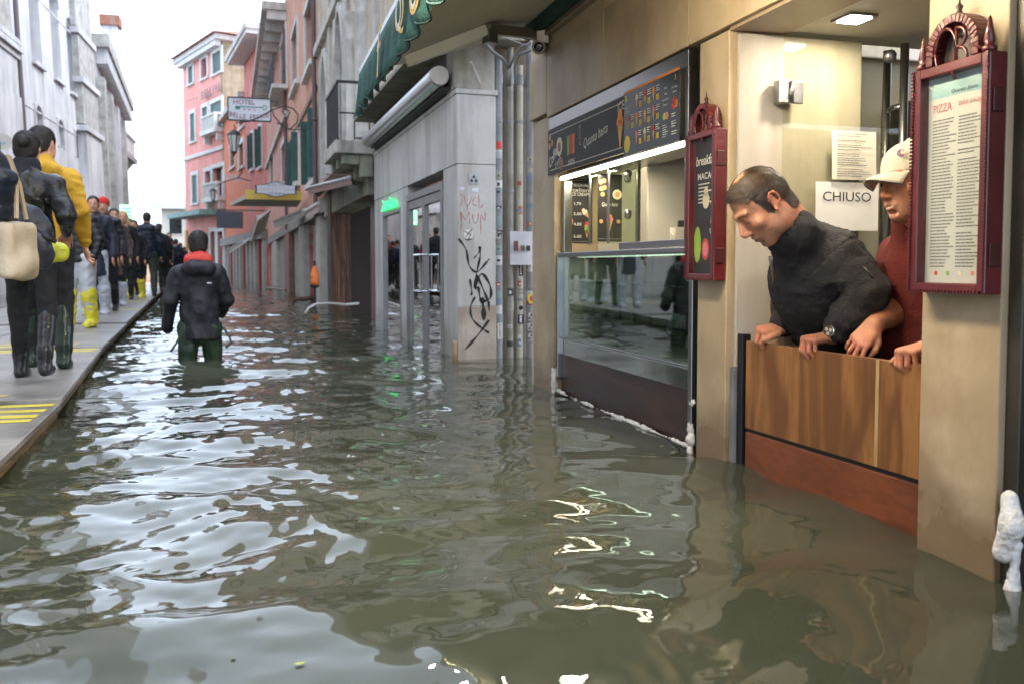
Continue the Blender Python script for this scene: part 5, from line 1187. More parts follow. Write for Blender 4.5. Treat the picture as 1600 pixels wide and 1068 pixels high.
P2('shadow_board', flat('painted_shade', (.05, .045, .04), .9), .02, sB + .2, -.1, .02, 2.33, zl - .001, bevel=0)  # shade under the ledge, painted as a dark board behind the cassette
f2('upper_end_wall', M('mossy_plaster', (.30, .27, .22), (.52, .50, .46), .9, 3, .6, 12, stain=(.10, .11, .05), stain_amt=.9), -.02, .34, -.3, -.01, ztop + .05, 9.0)
# upper wall with pointed windows and columns
sC, sEnd = S(515, 484), S(500, 478)
wall_top = 12.0
def archwin(x0, x1, ytop, ybot, xm):
    a0, a1 = sorted((S(x0, ytop), S(x1, ytop))); return a0, a1
holes = []
wins = []
for (xl, xr, yt, yb) in ((530, 542, 18, 215), (508, 515, 88, 240)):
    a0, a1 = sorted((S(xl, yt), S(xr, yt))); zt_, zb_ = ZZ((xl + xr) / 2, yt), 2.55; holes.append((a0, a1, zb_, zt_)); wins.append((a0, a1, zb_, zt_))
m = MB(R2); wall_mesh(m, R2, .0, sEnd, zl + .06, wall_top, holes, .28, 5); m.build('wall', old_pl, gothic)
for h in wins: window(gothic, R2, h, stone_g, thin_glass('dark_pane', (.08, .09, .09), 1.5), None, 'open', .14, .28, arch=(h[1] - h[0]) * 1.1, sill=False, bars=False, proud=.10)
for (x_, y0_, r_) in ((553, 50, .10), (573, 8, .13)):
    a_ = S(x_, 200); zc = ZZ(x_, y0_)
    m = MB(); m.lathe(tuple(R2.P(a_, .02, 2.6)), [(r_ * 1.25, 0), (r_ * 1.25, .12), (r_, .16), (r_ * .92, zc - 2.75), (r_ * 1.05, zc - 2.72), (r_ * 1.05, zc - 2.66), (r_ * .95, zc - 2.62), (r_ * 1.35, zc - 2.45), (r_ * 1.5, zc - 2.42), (r_ * 1.5, zc - 2.30)], 18); m.build('column', stone_g, gothic, smooth=True, auto=True)
for x_ in (517, 545, 590): a_ = S(x_, 100); P2('pilaster', stone_g, a_ - .12, a_ + .12, -.02, .05, 2.76, wall_top - .5)
P2('string_course', stone_g, 0, sEnd, -.02, .10, ZZ(560, -60), ZZ(560, -60) + .18)
# balcony with black railing
sb0, sb1 = S(585, 240), S(508, 262, .5); zb = ZZ(585, 250); zb = 2.30
m = MB(R2); m.box(sb0, sb1, 0, .52, zb, zb + .17); m.build('balcony_slab', M('balcony_stone', (.40, .37, .32), (.55, .52, .47), .85, 4, .5, 20, stain=(.10, .09, .07), stain_amt=.85), gothic, bevel=.012)
m = MB(R2)
for a in (sb0 + .15, (sb0 + sb1) / 2, sb1 - .2): m.prism([(a - .09, zb - .002), (a + .09, zb - .002), (a + .09, zb - .30), (a - .09, zb - .30)], 0, .18); m.prism([(a - .085, zb - .003), (a + .085, zb - .003), (a + .085, zb - .14), (a - .085, zb - .14)], .181, .42)
m.build('corbel', grime, gothic, bevel=.02)['kind'] = 'stuff'
rail_m = flat('rail_black', (.014, .014, .014), .5); z0_, z1_ = zb + .18, 3.22
rl_ = MB(R2); rl_.box(sb0 + .02, sb1, .455, .49, z1_, z1_ + .035); rl_.box(sb0 + .02, sb0 + .05, .02, .4549, z1_, z1_ + .035); rl_.box(sb0 + .02, sb0 + .04, .02, .454, z0_ + .34, z0_ + .36); rl_.box(sb0 + .02, sb1, .46, .485, z0_, z0_ + .02); railing = rl_.build('railing', rail_m, gothic)
n = int((sb1 - sb0) / .085)
for k in range(n): a = sb0 + .04 + k * (sb1 - sb0 - .06) / n; MB(R2).box(a, a + .016, .465, .481, z0_ + .021, z1_ - .001).build('baluster', rail_m, railing)
for d_ in (.05, .25): MB(R2).box(sb0 + .022, sb0 + .038, d_, d_ + .016, z0_, z0_ + .339).build('baluster', rail_m, railing)
# dark doors beyond the shopfront
sR0, sR1 = sE + .02, S(556, 495)
P2('door_frame', M('dark_frame', (.06, .05, .045), (.1, .09, .08), .6), sE + .001, sE + .35, -.35, -.08, B0, 2.28)
P2('red_door', M('dark_red_door', (.085, .014, .014), (.14, .026, .022), .4, 3, 0, 1, stretch=(1, 1, .2)), sE + .36, sR1, -.30, -.24, B0, 1.78)
P2('door_lintel', grime, sE + .36, S(512, 480) - .01, -.35, .05, 1.79, 2.26)
# reeded wooden corner post and its street face
sP = S(516, 484) - .9
woodd = wood('reeded_wood', (.075, .030, .015), (.24, .095, .045), .45, (3, 3, .3), 2.5)
post = thing('wood_panelling', R2.P(sP + .4, 0, 0), 'dark reeded wooden shop panelling standing in the flood', 'panelling')
fp = Fr(R2.P(sP, .0, 0), -R2.n, -R2.s); (pa0, _), (pa1, _) = fp.px(517, 480), fp.px(549, 480)
nb = 9
for k in range(nb):
    a = pa0 + (pa1 - pa0) * k / nb; MB(fp).box(a + .004, a + (pa1 - pa0) / nb - .004, -.06, .012 * (k % 2), B0, 2.18).build('slat', woodd, post)
MB(fp).box(pa0, pa1 + .4, -.5, -.061, B0, 2.2).build('backing', flat('panel_dark', (.03, .015, .01), .6), post)
bl = thing('alarm_box', fp.P(pa0 + .35, .03, 1.9), 'small blue sign box on the wooden panelling', 'sign'); a_, z_ = fp.px(530, 306); MB(fp).box(a_ - .06, a_ + .06, .015, .05, z_ - .11, z_ + .09).build('box', flat('blue_box', (.03, .08, .25), .4), bl, bevel=.006); MB(fp).box(a_ - .03, a_ + .03, .0505, .053, z_ - .02, z_ + .04).build('box_print', flat('white_print', (.6, .6, .65), .6), bl)
# extended awning edge near the balcony
ea = thing('awning', R2.P(sP + 1, .8, 2), 'narrow white edged awning half open under the balcony', 'awning')
pA, pB = onY(480, 294, 14.5), onY(548, 277, 12.5); m = MB(); m.tube([tuple(pA), tuple(pB)], .022, 8, world=True); m.build('front_bar', M('white_alu', (.55, .56, .58), None), ea, smooth=True)
pC = R2.P(S(500, 470), 0, 2.3); pD = R2.P(sP - 1, 0, 2.35); MB().add([tuple(pA), tuple(pB), tuple(pD), tuple(pC)], [(0, 1, 2, 3)], world=True).build('canvas', flat('dark_canvas', (.05, .045, .04), .8), ea)
MB().add([tuple(pA + (0, 0, -.02)), tuple(pB + (0, 0, -.02)), tuple(pB + (.02, 0, -.10)), tuple(pA + (.02, 0, -.10))], [(0, 1, 2, 3)], world=True).build('valance', flat('rose_canvas', (.30, .20, .18), .8), ea)
# white hose bent out over the water
hz = thing('hose', R2.P(sP, .5, .1), 'pale plastic hose arching out over the water beside the wooden panelling', 'hose')
m = MB(); pts = [onD(560, 474, 14.6), onD(540, 476, 14.4), onD(515, 474, 14.2), onD(495, 475, 14.1), onD(483, 481, 14.0), onD(477, 490, 13.95)]; m.tube([tuple(p) for p in pts], .022, 10, world=True); m.build('tube', flat('hose_white', (.50, .48, .42), .5), hz, smooth=True)

# ---------------------------------------------------------------- the drain pipes plastered with stickers
pipe_g = M('pipe_grey', (.20, .21, .225), (.29, .30, .32), .5, 8, .2, 40, stain=(.28, .26, .24), stain_amt=.5)
pipe_c = M('pipe_cream', (.40, .38, .31), (.50, .48, .41), .5, 8, .2, 40, stain=(.2, .18, .14), stain_amt=.5)
pipe_t = M('pipe_taupe', (.22, .21, .18), (.32, .31, .27), .6, 8, .2, 40, stain=(.1, .1, .08), stain_amt=.6)
def curved(name, base, r, z0, z1, half, mat, parent, ang=-PI / 2):
    m = MB(); n = 8; V = []
    for i in range(n + 1):
        t = ang - half + 2 * half * i / n
        for z in (z0, z1): V.append((base[0] + (r + .0012) * math.cos(t), base[1] + (r + .0012) * math.sin(t), z))
    m.add(V, [(2 * i, 2 * i + 2, 2 * i + 3, 2 * i + 1) for i in range(n)], world=True); return m.build(name, mat, parent)
FD = .11
specs = [(779, 775, .036, pipe_g, 2.62, 'grey drain pipe nearest the white corner wall, joined halfway with stickers'), (797, 791, .030, pipe_t, 2.7, 'taupe drain pipe behind the taped paper sheet'), (812, 806, .030, pipe_c, 2.55, 'cream drain pipe with black stickers and a bent cable on top'), (828, 822, .036, pipe_g, 3.2, 'darker grey drain pipe closest to the beige shop edge')]
stick_cols = [(.5, .5, .5), (.38, .07, .06), (.04, .04, .045), (.34, .32, .28), (.16, .22, .30), (.50, .48, .44), (.3, .32, .33), (.40, .16, .12), (.22, .30, .30), (.62, .62, .60)]
pipes = []
for i, (xb, xt, r_, mt, zt_, lb) in enumerate(specs):
    a_, _ = R2F.px(xb, 540, FD - .15 + .0); 
    cc = R2F.P(a_, FD - .15, 0); t = thing('drain_pipe', (cc[0], cc[1], B0), lb, 'pipe', 'drain pipes between the shops')
    m = MB(); m.tube([(cc[0], cc[1], B0), (cc[0], cc[1], zt_)], r_, 18, world=True); m.build('pipe', mt, t, smooth=True, auto=True)
    for z in (.30 + .1 * i, 1.28 + .17 * (i % 2), 2.05, 2.38):
        m = MB(); m.tube([(cc[0], cc[1], z), (cc[0], cc[1], z + (.09 if z < .5 or z > 2.3 else .025))], r_ + .005, 18, world=True); m.build('collar', mt if z < .5 else pipe_g, t, smooth=True, auto=True)
    rr = random.Random(40 + i); z = .10
    while z < (1.75 if i != 1 else 1.5):
        h_ = rr.uniform(.03, .085)
        if rr.random() < [.72, .25, .38, .6][i]:
            c_ = rr.choice(stick_cols); s_ = curved('sticker', cc, r_, z, z + h_, rr.uniform(.5, 1.15), flat('sticker_%d' % stick_cols.index(c_), c_, .5), t, -PI / 2 - .25 + rr.uniform(-.3, .3))
            if rr.random() < .6:
                c2 = (.02, .02, .02) if sum(c_) > .8 else (.7, .7, .68)
                curved('sticker_print', cc, r_ + .0012, z + h_ * rr.uniform(.2, .4), z + h_ * rr.uniform(.5, .75), rr.uniform(.15, .4), flat('stp_%d' % int(sum(c_) > .8), c2, .5), t, -PI / 2 - .25)
        z += h_ + rr.uniform(.004, .06)
    pipes.append((t, cc, r_))
fr_ = lambda k: Fr((pipes[k][1][0], pipes[k][1][1] - pipes[k][2] - .004, 0), (1, 0, 0), (0, -1, 0))
F4, F1_, F3_ = fr_(3), fr_(0), fr_(2)
for z in (.18, .27, .36): plaque('sticker', F4, 0, z, .055, .065, st_grey, 0, pipes[3][0]); m = MB(F4); tri3(m, F4, 0, z, .055, .0016); m.build('sticker_print', blk, pipes[3][0])
m = MB(F4); disc(m, F4, 0, .52, .034, .001, 20, .044); m.build('sticker', yel, pipes[3][0]); m = MB(F4); disc(m, F4, 0, .52, .018, .0022, 14, .024); m.build('sticker_print', redm, pipes[3][0])
plaque('sticker', F1_, .004, .24, .045, .14, flat('sticker_9', (.7, .7, .68)), 0, pipes[0][0]); m = MB(F1_); put_words(m, "J'EXISTE", F1_, .004, .24, .024, .125, .002, rot=PI / 2); m.build('sticker_print', blk, pipes[0][0])
m = MB(F1_); plaque('sticker', F1_, 0, 1.10, .06, .035, blk, 0, pipes[0][0]); put_words(m, 'ISAU', F1_, 0, 1.10, .022, .052, .0022); m.build('sticker_print', flat('white_print', (.6, .6, .65)), pipes[0][0])
for k, (z, c_) in enumerate(((1.82, redm), (1.74, st_grey))): curved('sticker', pipes[0][1], pipes[0][2] + .001, z, z + .06, .8, c_, pipes[0][0], -PI / 2 - .2)
m = MB(F3_); plaque('sticker', F3_, 0, .78, .04, .12, blk, 0, pipes[2][0]); [m.box(-.010 + .004 * (k % 2), .010 - .003 * (k % 3), .0014, .0022, .735 + .018 * k, .745 + .018 * k) for k in range(5)]; m.build('sticker_print', flat('white_print', (.6, .6, .65)), pipes[2][0])
m = MB(F3_)
for k, tx in enumerate(('SERGE', 'YORKE')): put_words(m, tx, F3_, 0, .60 - .03 * k, .017, .05, .002)
m.build('sticker_print', blk, pipes[2][0])
m = MB(F3_); m.box(-.028, .028, .0, .001, .30, .38); disc(m, F3_, 0, .44, .02, 0, 12); m.build('sticker', blk, pipes[2][0]); m = MB(F3_)
disc(m, F3_, 0, .362, .012, .0014, 12); m.box(-.010, .010, .0014, .002, .31, .348); m.build('sticker_print', flat('white_print', (.6, .6, .65)), pipes[2][0])
# cables
cb = thing('cable_bundle', R2F.P(.5, .1, 2.4), 'bundle of grey cables fanning down to the drain pipes', 'cables')
cab_m = flat('cable_grey', (.16, .16, .16), .5)
for pts, r_ in (([onY(755, 60, 7.3), onY(768, 80, 7.3), onY(785, 92, 7.35), onY(795, 108, 7.4)], .014), ([onY(795, 108, 7.4), onY(803, 90, 7.35), onY(815, 72, 7.3), onY(838, 66, 7.2)], .010), ([onY(806, 145, 7.38), onY(805, 105, 7.38), onY(812, 85, 7.3), onY(832, 78, 7.1)], .013), ([onY(762, 58, 7.3), onY(790, 60, 7.3), onY(822, 72, 7.3)], .007), ([onY(795, 108, 7.4), onY(795, 135, 7.42)], .02)):
    m = MB(); m.tube([tuple(p) for p in pts], r_, 8, world=True); m.build('cable', cab_m, cb, smooth=True)
# torn white sheet taped over the pipes
FPP = Fr((0, pipes[0][1][1] - .045, 0), (1, 0, 0), (0, -1, 0))
t, a, z, wd, ht = paper('poster', (832, 362), (797, 414), FPP, M('paper_cool', (.52, .52, .58), (.62, .62, .67), .7, 6), 'crumpled white sheet with three small photos taped over the drain pipes', 'poster', .004, .012)
for k, (u, w_, h_, c_) in enumerate(((-.27, .2, .30, (.14, .06, .04)), (.03, .18, .16, (.16, .08, .05)), (.28, .17, .16, (.02, .04, .035)))): plaque('photo_print', FPP, a + wd * u, z + ht * (.06 if k == 0 else 0), wd * w_, ht * h_, flat('photo_%d' % k, c_, .5), .019, t)

# ================================================================ houses up the right side of the street
dkp = thin_glass('dark_pane', (.08, .09, .09), 1.5); stone_w = M('white_stone', (.56, .55, .52), (.66, .65, .62), .7, 4, .2, 20, stain=(.3, .28, .24), stain_amt=.5)
shut_g = M('green_shutter', (.012, .060, .048), (.020, .085, .066), .5, 4)
def house(name, fr, a0, a1, z1, mat, label, wins=(), z0=B0, depth=.22, thick=6, wkw={}, cat='house'):
    t = thing(name, fr.P((a0 + a1) / 2, 0, 0), label, cat); m = MB(fr); holes = [w_[0] for w_ in wins]
    wall_mesh(m, fr, a0, a1, z0, z1, holes, depth, thick); m.build('wall', mat, t)
    for h, kw in wins: k = dict(frame_m=stone_w, glass_m=dkp, depth=depth); k.update(wkw); k.update(kw); window(t, fr, h, **k)
    return t
def rect(fr, xl, xr, yt, yb, xref=None):
    xref = xref or (xl + xr) / 2; s0, s1 = sorted((fr.px(xl, yt)[0], fr.px(xr, yt)[0])); return (s0, s1, fr.px(xref, yb)[1], fr.px(xref, yt)[1])
salmon = M('salmon_plaster', (.52, .26, .18), (.66, .37, .27), .9, 1.5, .25, 12, stain=(.33, .20, .15), stain_amt=.6)
pinkp = M('pink_plaster', (.52, .25, .20), (.62, .33, .27), .9, 1.5, .2, 12, stain=(.42, .22, .18), stain_amt=.6)
redp = M('red_plaster', (.46, .11, .09), (.58, .18, .14), .9, 1.5, .3, 8, stain=(.62, .52, .45), stain_amt=.55, stain_scale=2)
orangep = M('orange_plaster', (.58, .17, .09), (.66, .22, .12), .9, 2, .2, 10)
cC0, cC1, cD1 = S(500, 470), S(453, 455), S(420, 440)
H1 = house('salmon_house', R2, cC0 + .01, cC1, 12, salmon, 'salmon plaster house with green shutters beyond the balcony', [
    (rect(R2, 478, 490, 8, 112), dict(shutter_m=None, fw=.16)), (rect(R2, 457, 466, 48, 140), dict(fw=.14)), (rect(R2, 484, 496, 180, 285), dict(shutter_m=shut_g, shut='ajar', fw=.10)), (rect(R2, 459, 468, 215, 290), dict(shutter_m=shut_g, shut='ajar', fw=.10))], z0=1.9)
P2('cable_course', M('course', (.28, .17, .13), None, .8), cC0, cC1, .0, .06, ZZ(478, 178), ZZ(478, 178) + .12, parent=H1)
H2 = house('pink_house', R2, cC1 + .01, cD1, ZZ(447, 18) + .0, pinkp, 'pink house with a bracketed cornice and iron balcony', [
    (rect(R2, 440, 448, 62, 150), dict(fw=.2)), (rect(R2, 422, 427, 100, 165), dict(fw=.2)), (rect(R2, 441, 449, 225, 290), dict(fw=.2)), (rect(R2, 423, 428, 240, 300), dict(fw=.2))], z0=1.9)
zc = ZZ(447, 18); m = MB(R2); m.prism([(cC1 + .01, zc), (cD1, zc), (cD1, zc + .25), (cC1 + .01, zc + .25)], -.2, .75); m.build('cornice', stone_g, H2)
n = 12
for k in range(n): a = cC1 + .2 + k * (cD1 - cC1 - .4) / (n - 1); MB(R2).box(a - .09, a + .09, .0, .60, zc - .28, zc - .002).build('bracket', stone_w, H2)
h = rect(R2, 440, 448, 62, 150); m = MB(R2); m.box(h[0] - .4, h[1] + .4, .01, .5, h[2] - .15, h[2] - .02); m.build('balcony_slab', stone_w, H2)
m = MB(R2); a = h[0] - .35
while a < h[1] + .35: m.box(a, a + .03, .44, .47, h[2], h[2] + .85); a += .13
m.box(h[0] - .38, h[1] + .38, .43, .48, h[2] + .85, h[2] + .9); m.build('railing', rail_m, H2)['kind'] = 'stuff'
m = MB(R2); m.box(cC1 - .1, cD1, .0, .12, ZZ(440, 208), ZZ(440, 208) + .2); m.build('string_course', stone_g, H2)
def downpipe(fr, a, z0, z1, mat, label, r=.05, d=.08):
    t = thing('downpipe', fr.P(a, d, z0), label, 'downpipe'); m = MB(fr); m.tube([(a, d, z0), (a, d, z1)], r, 10); m.build('pipe', mat, t, smooth=True, auto=True)
    for k in range(3): z = z0 + (z1 - z0) * (k + .7) / 3.5; m = MB(fr); m.tube([(a, d, z), (a, d, z + .06)], r * 1.3, 10); m.build('clip', mat, t, smooth=True)
brn = flat('pipe_brown', (.10, .06, .055), .5)
downpipe(R2, cC0 - .1, 1.9, 12, brn, 'brown downpipe between the old house and the salmon house')
downpipe(R2, cC1 + .05, 2.0, ZZ(452, 20), brn, 'brown downpipe between the salmon and the pink house')
R3 = fr_right(R2.P(cD1, 0, 0), np.array([-2.04, 65.4]) - R2.P(cD1, 0, 0)[:2])
S3 = lambda x, y=440: R3.px(x, y)[0]
e1, f1 = S3(386, 440), S3(353, 435)
H3 = house('red_house', R3, .02, e1, R3.px(386, 90)[1], redp, 'tall dark red house with peeling paint and deep eaves', [
    (rect(R3, 404, 409, 60, 110), dict(fw=.2)), (rect(R3, 392, 396, 210, 265), dict(shutter_m=shut_g, shut='ajar', fw=.2)), (rect(R3, 404, 409, 200, 262), dict(shutter_m=shut_g, shut='ajar', fw=.2))])
zz = R3.px(386, 90)[1]; m = MB(R3); m.prism([(.0, zz), (e1 + .6, zz), (e1 + .6, zz + .3), (.0, zz + .3)], -1, 1.0); m.build('eaves', stone_g, H3)
n = 30
for k in range(n): a = .2 + k * (e1) / n; MB(R3).box(a - .1, a + .1, .05, .92, zz - .22, zz - .002).build('rafter', stone_w, H3)
H4 = house('orange_house', R3, e1 + .02, f1, R3.px(384, 148)[1], orangep, 'low orange house squeezed between the red and the pink hotel', [
    (rect(R3, 374, 381, 170, 200), dict(fw=.3)), (rect(R3, 360, 367, 230, 262), dict(fw=.3)), (rect(R3, 374, 381, 225, 262), dict(fw=.3))])
m = MB(R3); zz = R3.px(384, 148)[1]; m.box(e1 + .02, f1, -1, .35, zz, zz + .3); m.build('eaves', stone_g, H4)
# Hotel at the bend
gc = R3.P(f1, 0, 0); hd_ = math.radians(-20.3)
G = fr_right((gc[0], gc[1], 0), (math.sin(hd_), math.cos(hd_))); GS = Fr((gc[0], gc[1], 0), -G.n, -G.s)
gl = G.px(289, 300)[0]; gz = G.px(350, 62)[1]
pinkh = M('hotel_pink', (.66, .26, .22), (.74, .34, .29), .9, 1.2, .1, 8, stain=(.6, .28, .24), stain_amt=.5)
gw = []
for (xl, xr, yt, yb, kw) in ((333, 346, 82, 115, dict(shutter_m=shut_g, shut='closed')), (315, 324, 92, 123, {}), (295, 302, 104, 132, dict(shutter_m=shut_g, shut='closed')),
                             (330, 347, 160, 203, dict(shutter_m=shut_g, shut='closed')), (317, 325, 168, 210, dict(shutter_m=shut_g, shut='closed')), (298, 305, 178, 222, dict(shutter_m=shut_g, shut='closed')),
                             (333, 350, 262, 308, {}), (321, 330, 268, 312, {}), (301, 309, 274, 318, dict(shutter_m=shut_g, shut='closed')),
                             (330, 337, 362, 425, {}), (341, 349, 362, 425, {}), (314, 323, 370, 425, {}), (302, 308, 372, 425, {})):
    k = dict(fw=.28, proud=.08, bars=False); k.update(kw); gw.append((rect(G, xl, xr, yt, yb), k))
H5 = house('pink_hotel', G, 0, gl, gz, pinkh, 'bright pink hotel at the bend of the street with dark rooftop lettering', gw, thick=12, depth=.3, cat='hotel')
ochre = M('ochre_wall', (.28, .225, .145), (.38, .31, .21), .95, 3, .6, 10, stain=(.17, .13, .09), stain_amt=.7)
m = MB(GS); m.box(-.02, 12, -.3, .04, B0, gz - .01); m.build('side_wall', ochre, H5)
m = MB(G); m.box(-.5, gl + .6, -.3, .6, gz + .01, gz + .35); m.build('cornice', stone_w, H5); m = MB(GS); m.box(-.5, 12, -.3, .45, gz + .012, gz + .34); m.build('cornice', stone_w, H5)
n = 40
for k in range(n): a = k * gl / n; MB(G).box(a, a + .25, .08, .5, gz - .35, gz).build('dentil', stone_w, H5)
tiles = M('roof_tiles', (.38, .15, .10), (.52, .24, .17), .9, 14, .8, 30, stretch=(1, 1, 1))
m = MB(G); m.add([(-.9, .9, gz + .36), (gl + .8, .9, gz + .36), (gl * .8, -8, gz + 2.4), (3, -8, gz + 2.4), (-.9, -14, gz + .36)], [(0, 1, 2, 3), (0, 3, 4)]); m.build('roof', tiles, H5)
m = MB(G); p0 = G.px(321, 142); 
for i, ch in enumerate('BELLINI'):
    x_ = 322 + i * 4.3; a, z = G.px(x_, 150 - (x_ - 322) * .55); put_words(m, ch, G, a, z, .62, .50 if ch != 'I' else .14, .25, bold=.02)
for i in range(4): a, z = G.px(298 + i * 5, 160 - i * 1.5); put_words(m, '*', G, a, z, .35, .4, .25, bold=.03)
m.build('lettering', flat('bronze_letter', (.05, .035, .03), .5), H5)
def stone_balcony(fr, h, parent, d=1.1, ht=.95, over=.7):
    m = MB(fr); m.box(h[0] - over, h[1] + over, .01, d, h[2] - .35, h[2] - .05); bs = m.build('balcony', stone_w, parent)
    m = MB(fr); m.box(h[0] - over, h[1] + over, d - .18, d, h[2] + ht - .12, h[2] + ht); m.box(h[0] - over, h[0] - over + .15, .01, d - .181, h[2] + ht - .12, h[2] + ht); m.box(h[0] - over, h[0] - over + .2, d - .2, d, h[2] - .049, h[2] + ht - .121); m.build('balcony_rail', stone_w, bs)
    n = max(4, int((h[1] - h[0] + 2 * over) / .3))
    for k in range(n): a = h[0] - over + .25 + k * (h[1] - h[0] + 2 * over - .3) / n; MB(fr).box(a, a + .12, d - .16, d - .04, h[2] - .049, h[2] + ht - .121).build('baluster', stone_w, bs)
    for a in (h[0] - over * .4, h[1] + over * .4): m = MB(fr); m.prism([(a - .15, h[2] - .351), (a + .15, h[2] - .351), (a + .1, h[2] - .9), (a - .1, h[2] - .9)], .01, d * .7); m.build('corbel', stone_w, bs)
h_ = gw[3][0]; stone_balcony(G, h_, H5, .7, .95, .5)
h_ = gw[6][0]; stone_balcony(G, h_, H5, .7, .95, .5)
m = MB(G); a0, a1 = sorted((G.px(345, 330)[0], G.px(292, 340)[0])); zc = G.px(330, 338)[1]; m.box(a0, a1, .05, 1.5, zc, zc + .35); m.build('canopy', M('copper', (.16, .30, .26), (.30, .42, .38), .7, 3), H5)
m = MB(G); m.box(0, gl, .02, .12, G.px(340, 236)[1], G.px(340, 236)[1] + .25); m.build('string_course', stone_w, H5)
m = MB(G); m.box(gl - .5, gl + .02, .05, .10, B0, 3.6); m.build('yellow_front', M('yellow_shop', (.55, .38, .12), None, .8), H5)
# far end of the street
def far_house(name, c, w_, dp, h, mat, label, rot=0, roofm=None, wins=0, rows=2):
    t = thing(name, (c[0], c[1], 0), label, 'building'); fr = Fr((c[0], c[1], 0), (math.cos(rot), math.sin(rot), 0), (math.sin(rot), -math.cos(rot), 0))
    m = MB(fr); m.box(0, w_, -dp, 0, B0, h); m.build('wall', mat, t)
    if roofm: m = MB(fr); m.add([(-.5, .6, h), (w_ + .5, .6, h), (w_ + .5, -dp, h), (-.5, -dp, h), (w_ * .0 + 2, -dp / 2, h + dp * .22), (w_ - 2, -dp / 2, h + dp * .22)], [(0, 1, 5, 4), (1, 2, 5), (2, 3, 4, 5), (3, 0, 4)]); m.build('roof', roofm, t)
    for r_ in range(rows):
        for k in range(wins):
            a = w_ * (k + .5) / wins; z = h * (.2 + .42 * r_); ww = w_ / wins * .22
            w2 = MB(fr).box(a - ww - .12, a + ww + .12, .0, .12, z - .1, z + h * .24 + .1).build('window', stone_w, t); MB(fr).box(a - ww, a + ww, .121, .14, z, z + h * .24).build('pane', dkp, w2)
    return t
p = onD(262, 400, 100); T1 = far_house('white_building', (p[0] - .6, p[1]), 6, 8, 7.2, M('far_white', (.52, .48, .40), (.6, .56, .48), .9), 'pale building with a rooftop statue at the far end of the street', 0, None, 2, 2)
m = MB(); pt = onD(281, 300, 100); m.lathe((pt[0], pt[1] + 3, 7.2), [(.7, 0), (.7, .3), (.25, .5), (.35, 1.2), (.45, 1.6), (.2, 2.0), (.22, 2.2), (.0, 2.4)], 10); m.build('statue', stone_w, T1, smooth=True)
m = MB(); m.box(p[0] - 1.2, p[0] + 6, p[1] - .8, p[1] + .2, 7.21, 7.8); m.build('cornice', stone_w, T1)
p = onD(222, 400, 170); far_house('palace', (p[0] - 2, p[1]), 16, 14, 5.6, M('far_peach', (.60, .38, .26), (.68, .46, .33), .9), 'distant peach building with a red tiled roof', .05, tiles, 5, 2)
p = onD(100, 400, 260); far_house('palace', (p[0] - 5, p[1]), 60, 14, 6.5, M('far_grey', (.50, .48, .46), None, .9), 'far pale block closing the view behind the crowd', .05, tiles, 0, 0)

# street level on the right: shutters, shop posts, small awnings
gf = thing('shop_row', R2.P(14, 0, 0), 'row of shuttered shopfronts standing in the flood under the salmon and pink houses', 'shops')
shm = M('shutter_grey', (.30, .275, .25), (.42, .39, .35), .6, 3, .3, 20, stretch=(1, 1, 3)); post_m = M('post_grey', (.38, .35, .31), (.48, .45, .40), .8, 4, .2, 20); post_r = M('post_brown', (.16, .07, .045), (.22, .1, .07), .6)
xs_ = [515, 503, 497, 487, 478, 470, 461, 455, 448, 441, 434, 428, 421]
kinds = ['shut', 'post', 'shut', 'glass', 'post', 'shut', 'shut', 'postr', 'glass', 'shut', 'post', 'shut']
for i, kd in enumerate(kinds):
    a0, a1 = S(xs_[i], 470), S(xs_[i + 1], 460); d = {'shut': -.12, 'post': .04, 'postr': .06, 'glass': -.2}[kd]
    mt = {'shut': shm, 'post': post_m, 'postr': post_r, 'glass': mir}[kd]
    if kd == 'shut':
        nn = 5
        for k in range(nn): b0 = a0 + (a1 - a0) * k / nn; P2('shutter_slat', shm, b0 + .01, b0 + (a1 - a0) / nn - .01, d - .1, d + .02 * (k % 2), B0, 1.88, parent=gf, bevel=0)
    else: P2('shop_post' if kd != 'glass' else 'pane', mt, a0 + .005, a1 - .005, d - .15, d, B0, 1.88, parent=gf, bevel=0)
P2('fascia', M('fascia', (.16, .14, .12), (.3, .27, .23), .7, 3), S(515, 470), S(421, 444), -.2, .06, 1.90, 2.2, parent=gf, bevel=0)
for i, (xa, ya, xb, yb, Y_, cc, lb) in enumerate(((498, 318, 478, 330, 19, (.40, .30, .28), 'faded pink folded awning over a shop'), (470, 330, 428, 347, 23, (.60, .58, .54), 'white rolled awning bar beyond the hotel canopy'), (402, 338, 392, 372, 34, (.62, .60, .56), 'white folded awning hanging far up the street'), (380, 376, 358, 390, 42, (.6, .6, .56), 'small white awning above a doorway near the bend'))):
    t = thing('awning', R2.P(10, .5, 2), lb, 'awning'); m = MB(); p_, q_ = onY(xa, ya, Y_), onY(xb, yb, Y_ + 1.5); w_ = q_ - p_
    m.add([tuple(p_), tuple(q_), tuple(q_ + (0, 0, -.18)), tuple(p_ + (0, 0, -.18)), tuple(p_ + (.5, 0, .25)), tuple(q_ + (.5, 0, .25))], [(0, 1, 2, 3), (0, 1, 5, 4), (0, 3, 4), (1, 2, 5)], world=True); m.build('canvas', flat('awn%d' % i, cc, .8), t); m = MB(); m.tube([tuple(p_), tuple(q_)], .04, 8, world=True); m.build('bar', stone_w, t)
gf3 = thing('shop_row', R3.P(5, 0, 0), 'far shopfronts with arches and red posts below the red house', 'shops')
for i in range(12):
    a = .3 + i * (f1 - .5) / 12; MB(R3).box(a, a + .6, .02, .2, B0, 2.2).build('shop_post', (post_m, M('post_red', (.30, .05, .04), None, .7))[i % 4 == 1], gf3); MB(R3).box(a + .62, a + (f1 - .5) / 12, .01, .05, B0, 2.0).build('shutter', shm if i % 3 else mir, gf3)
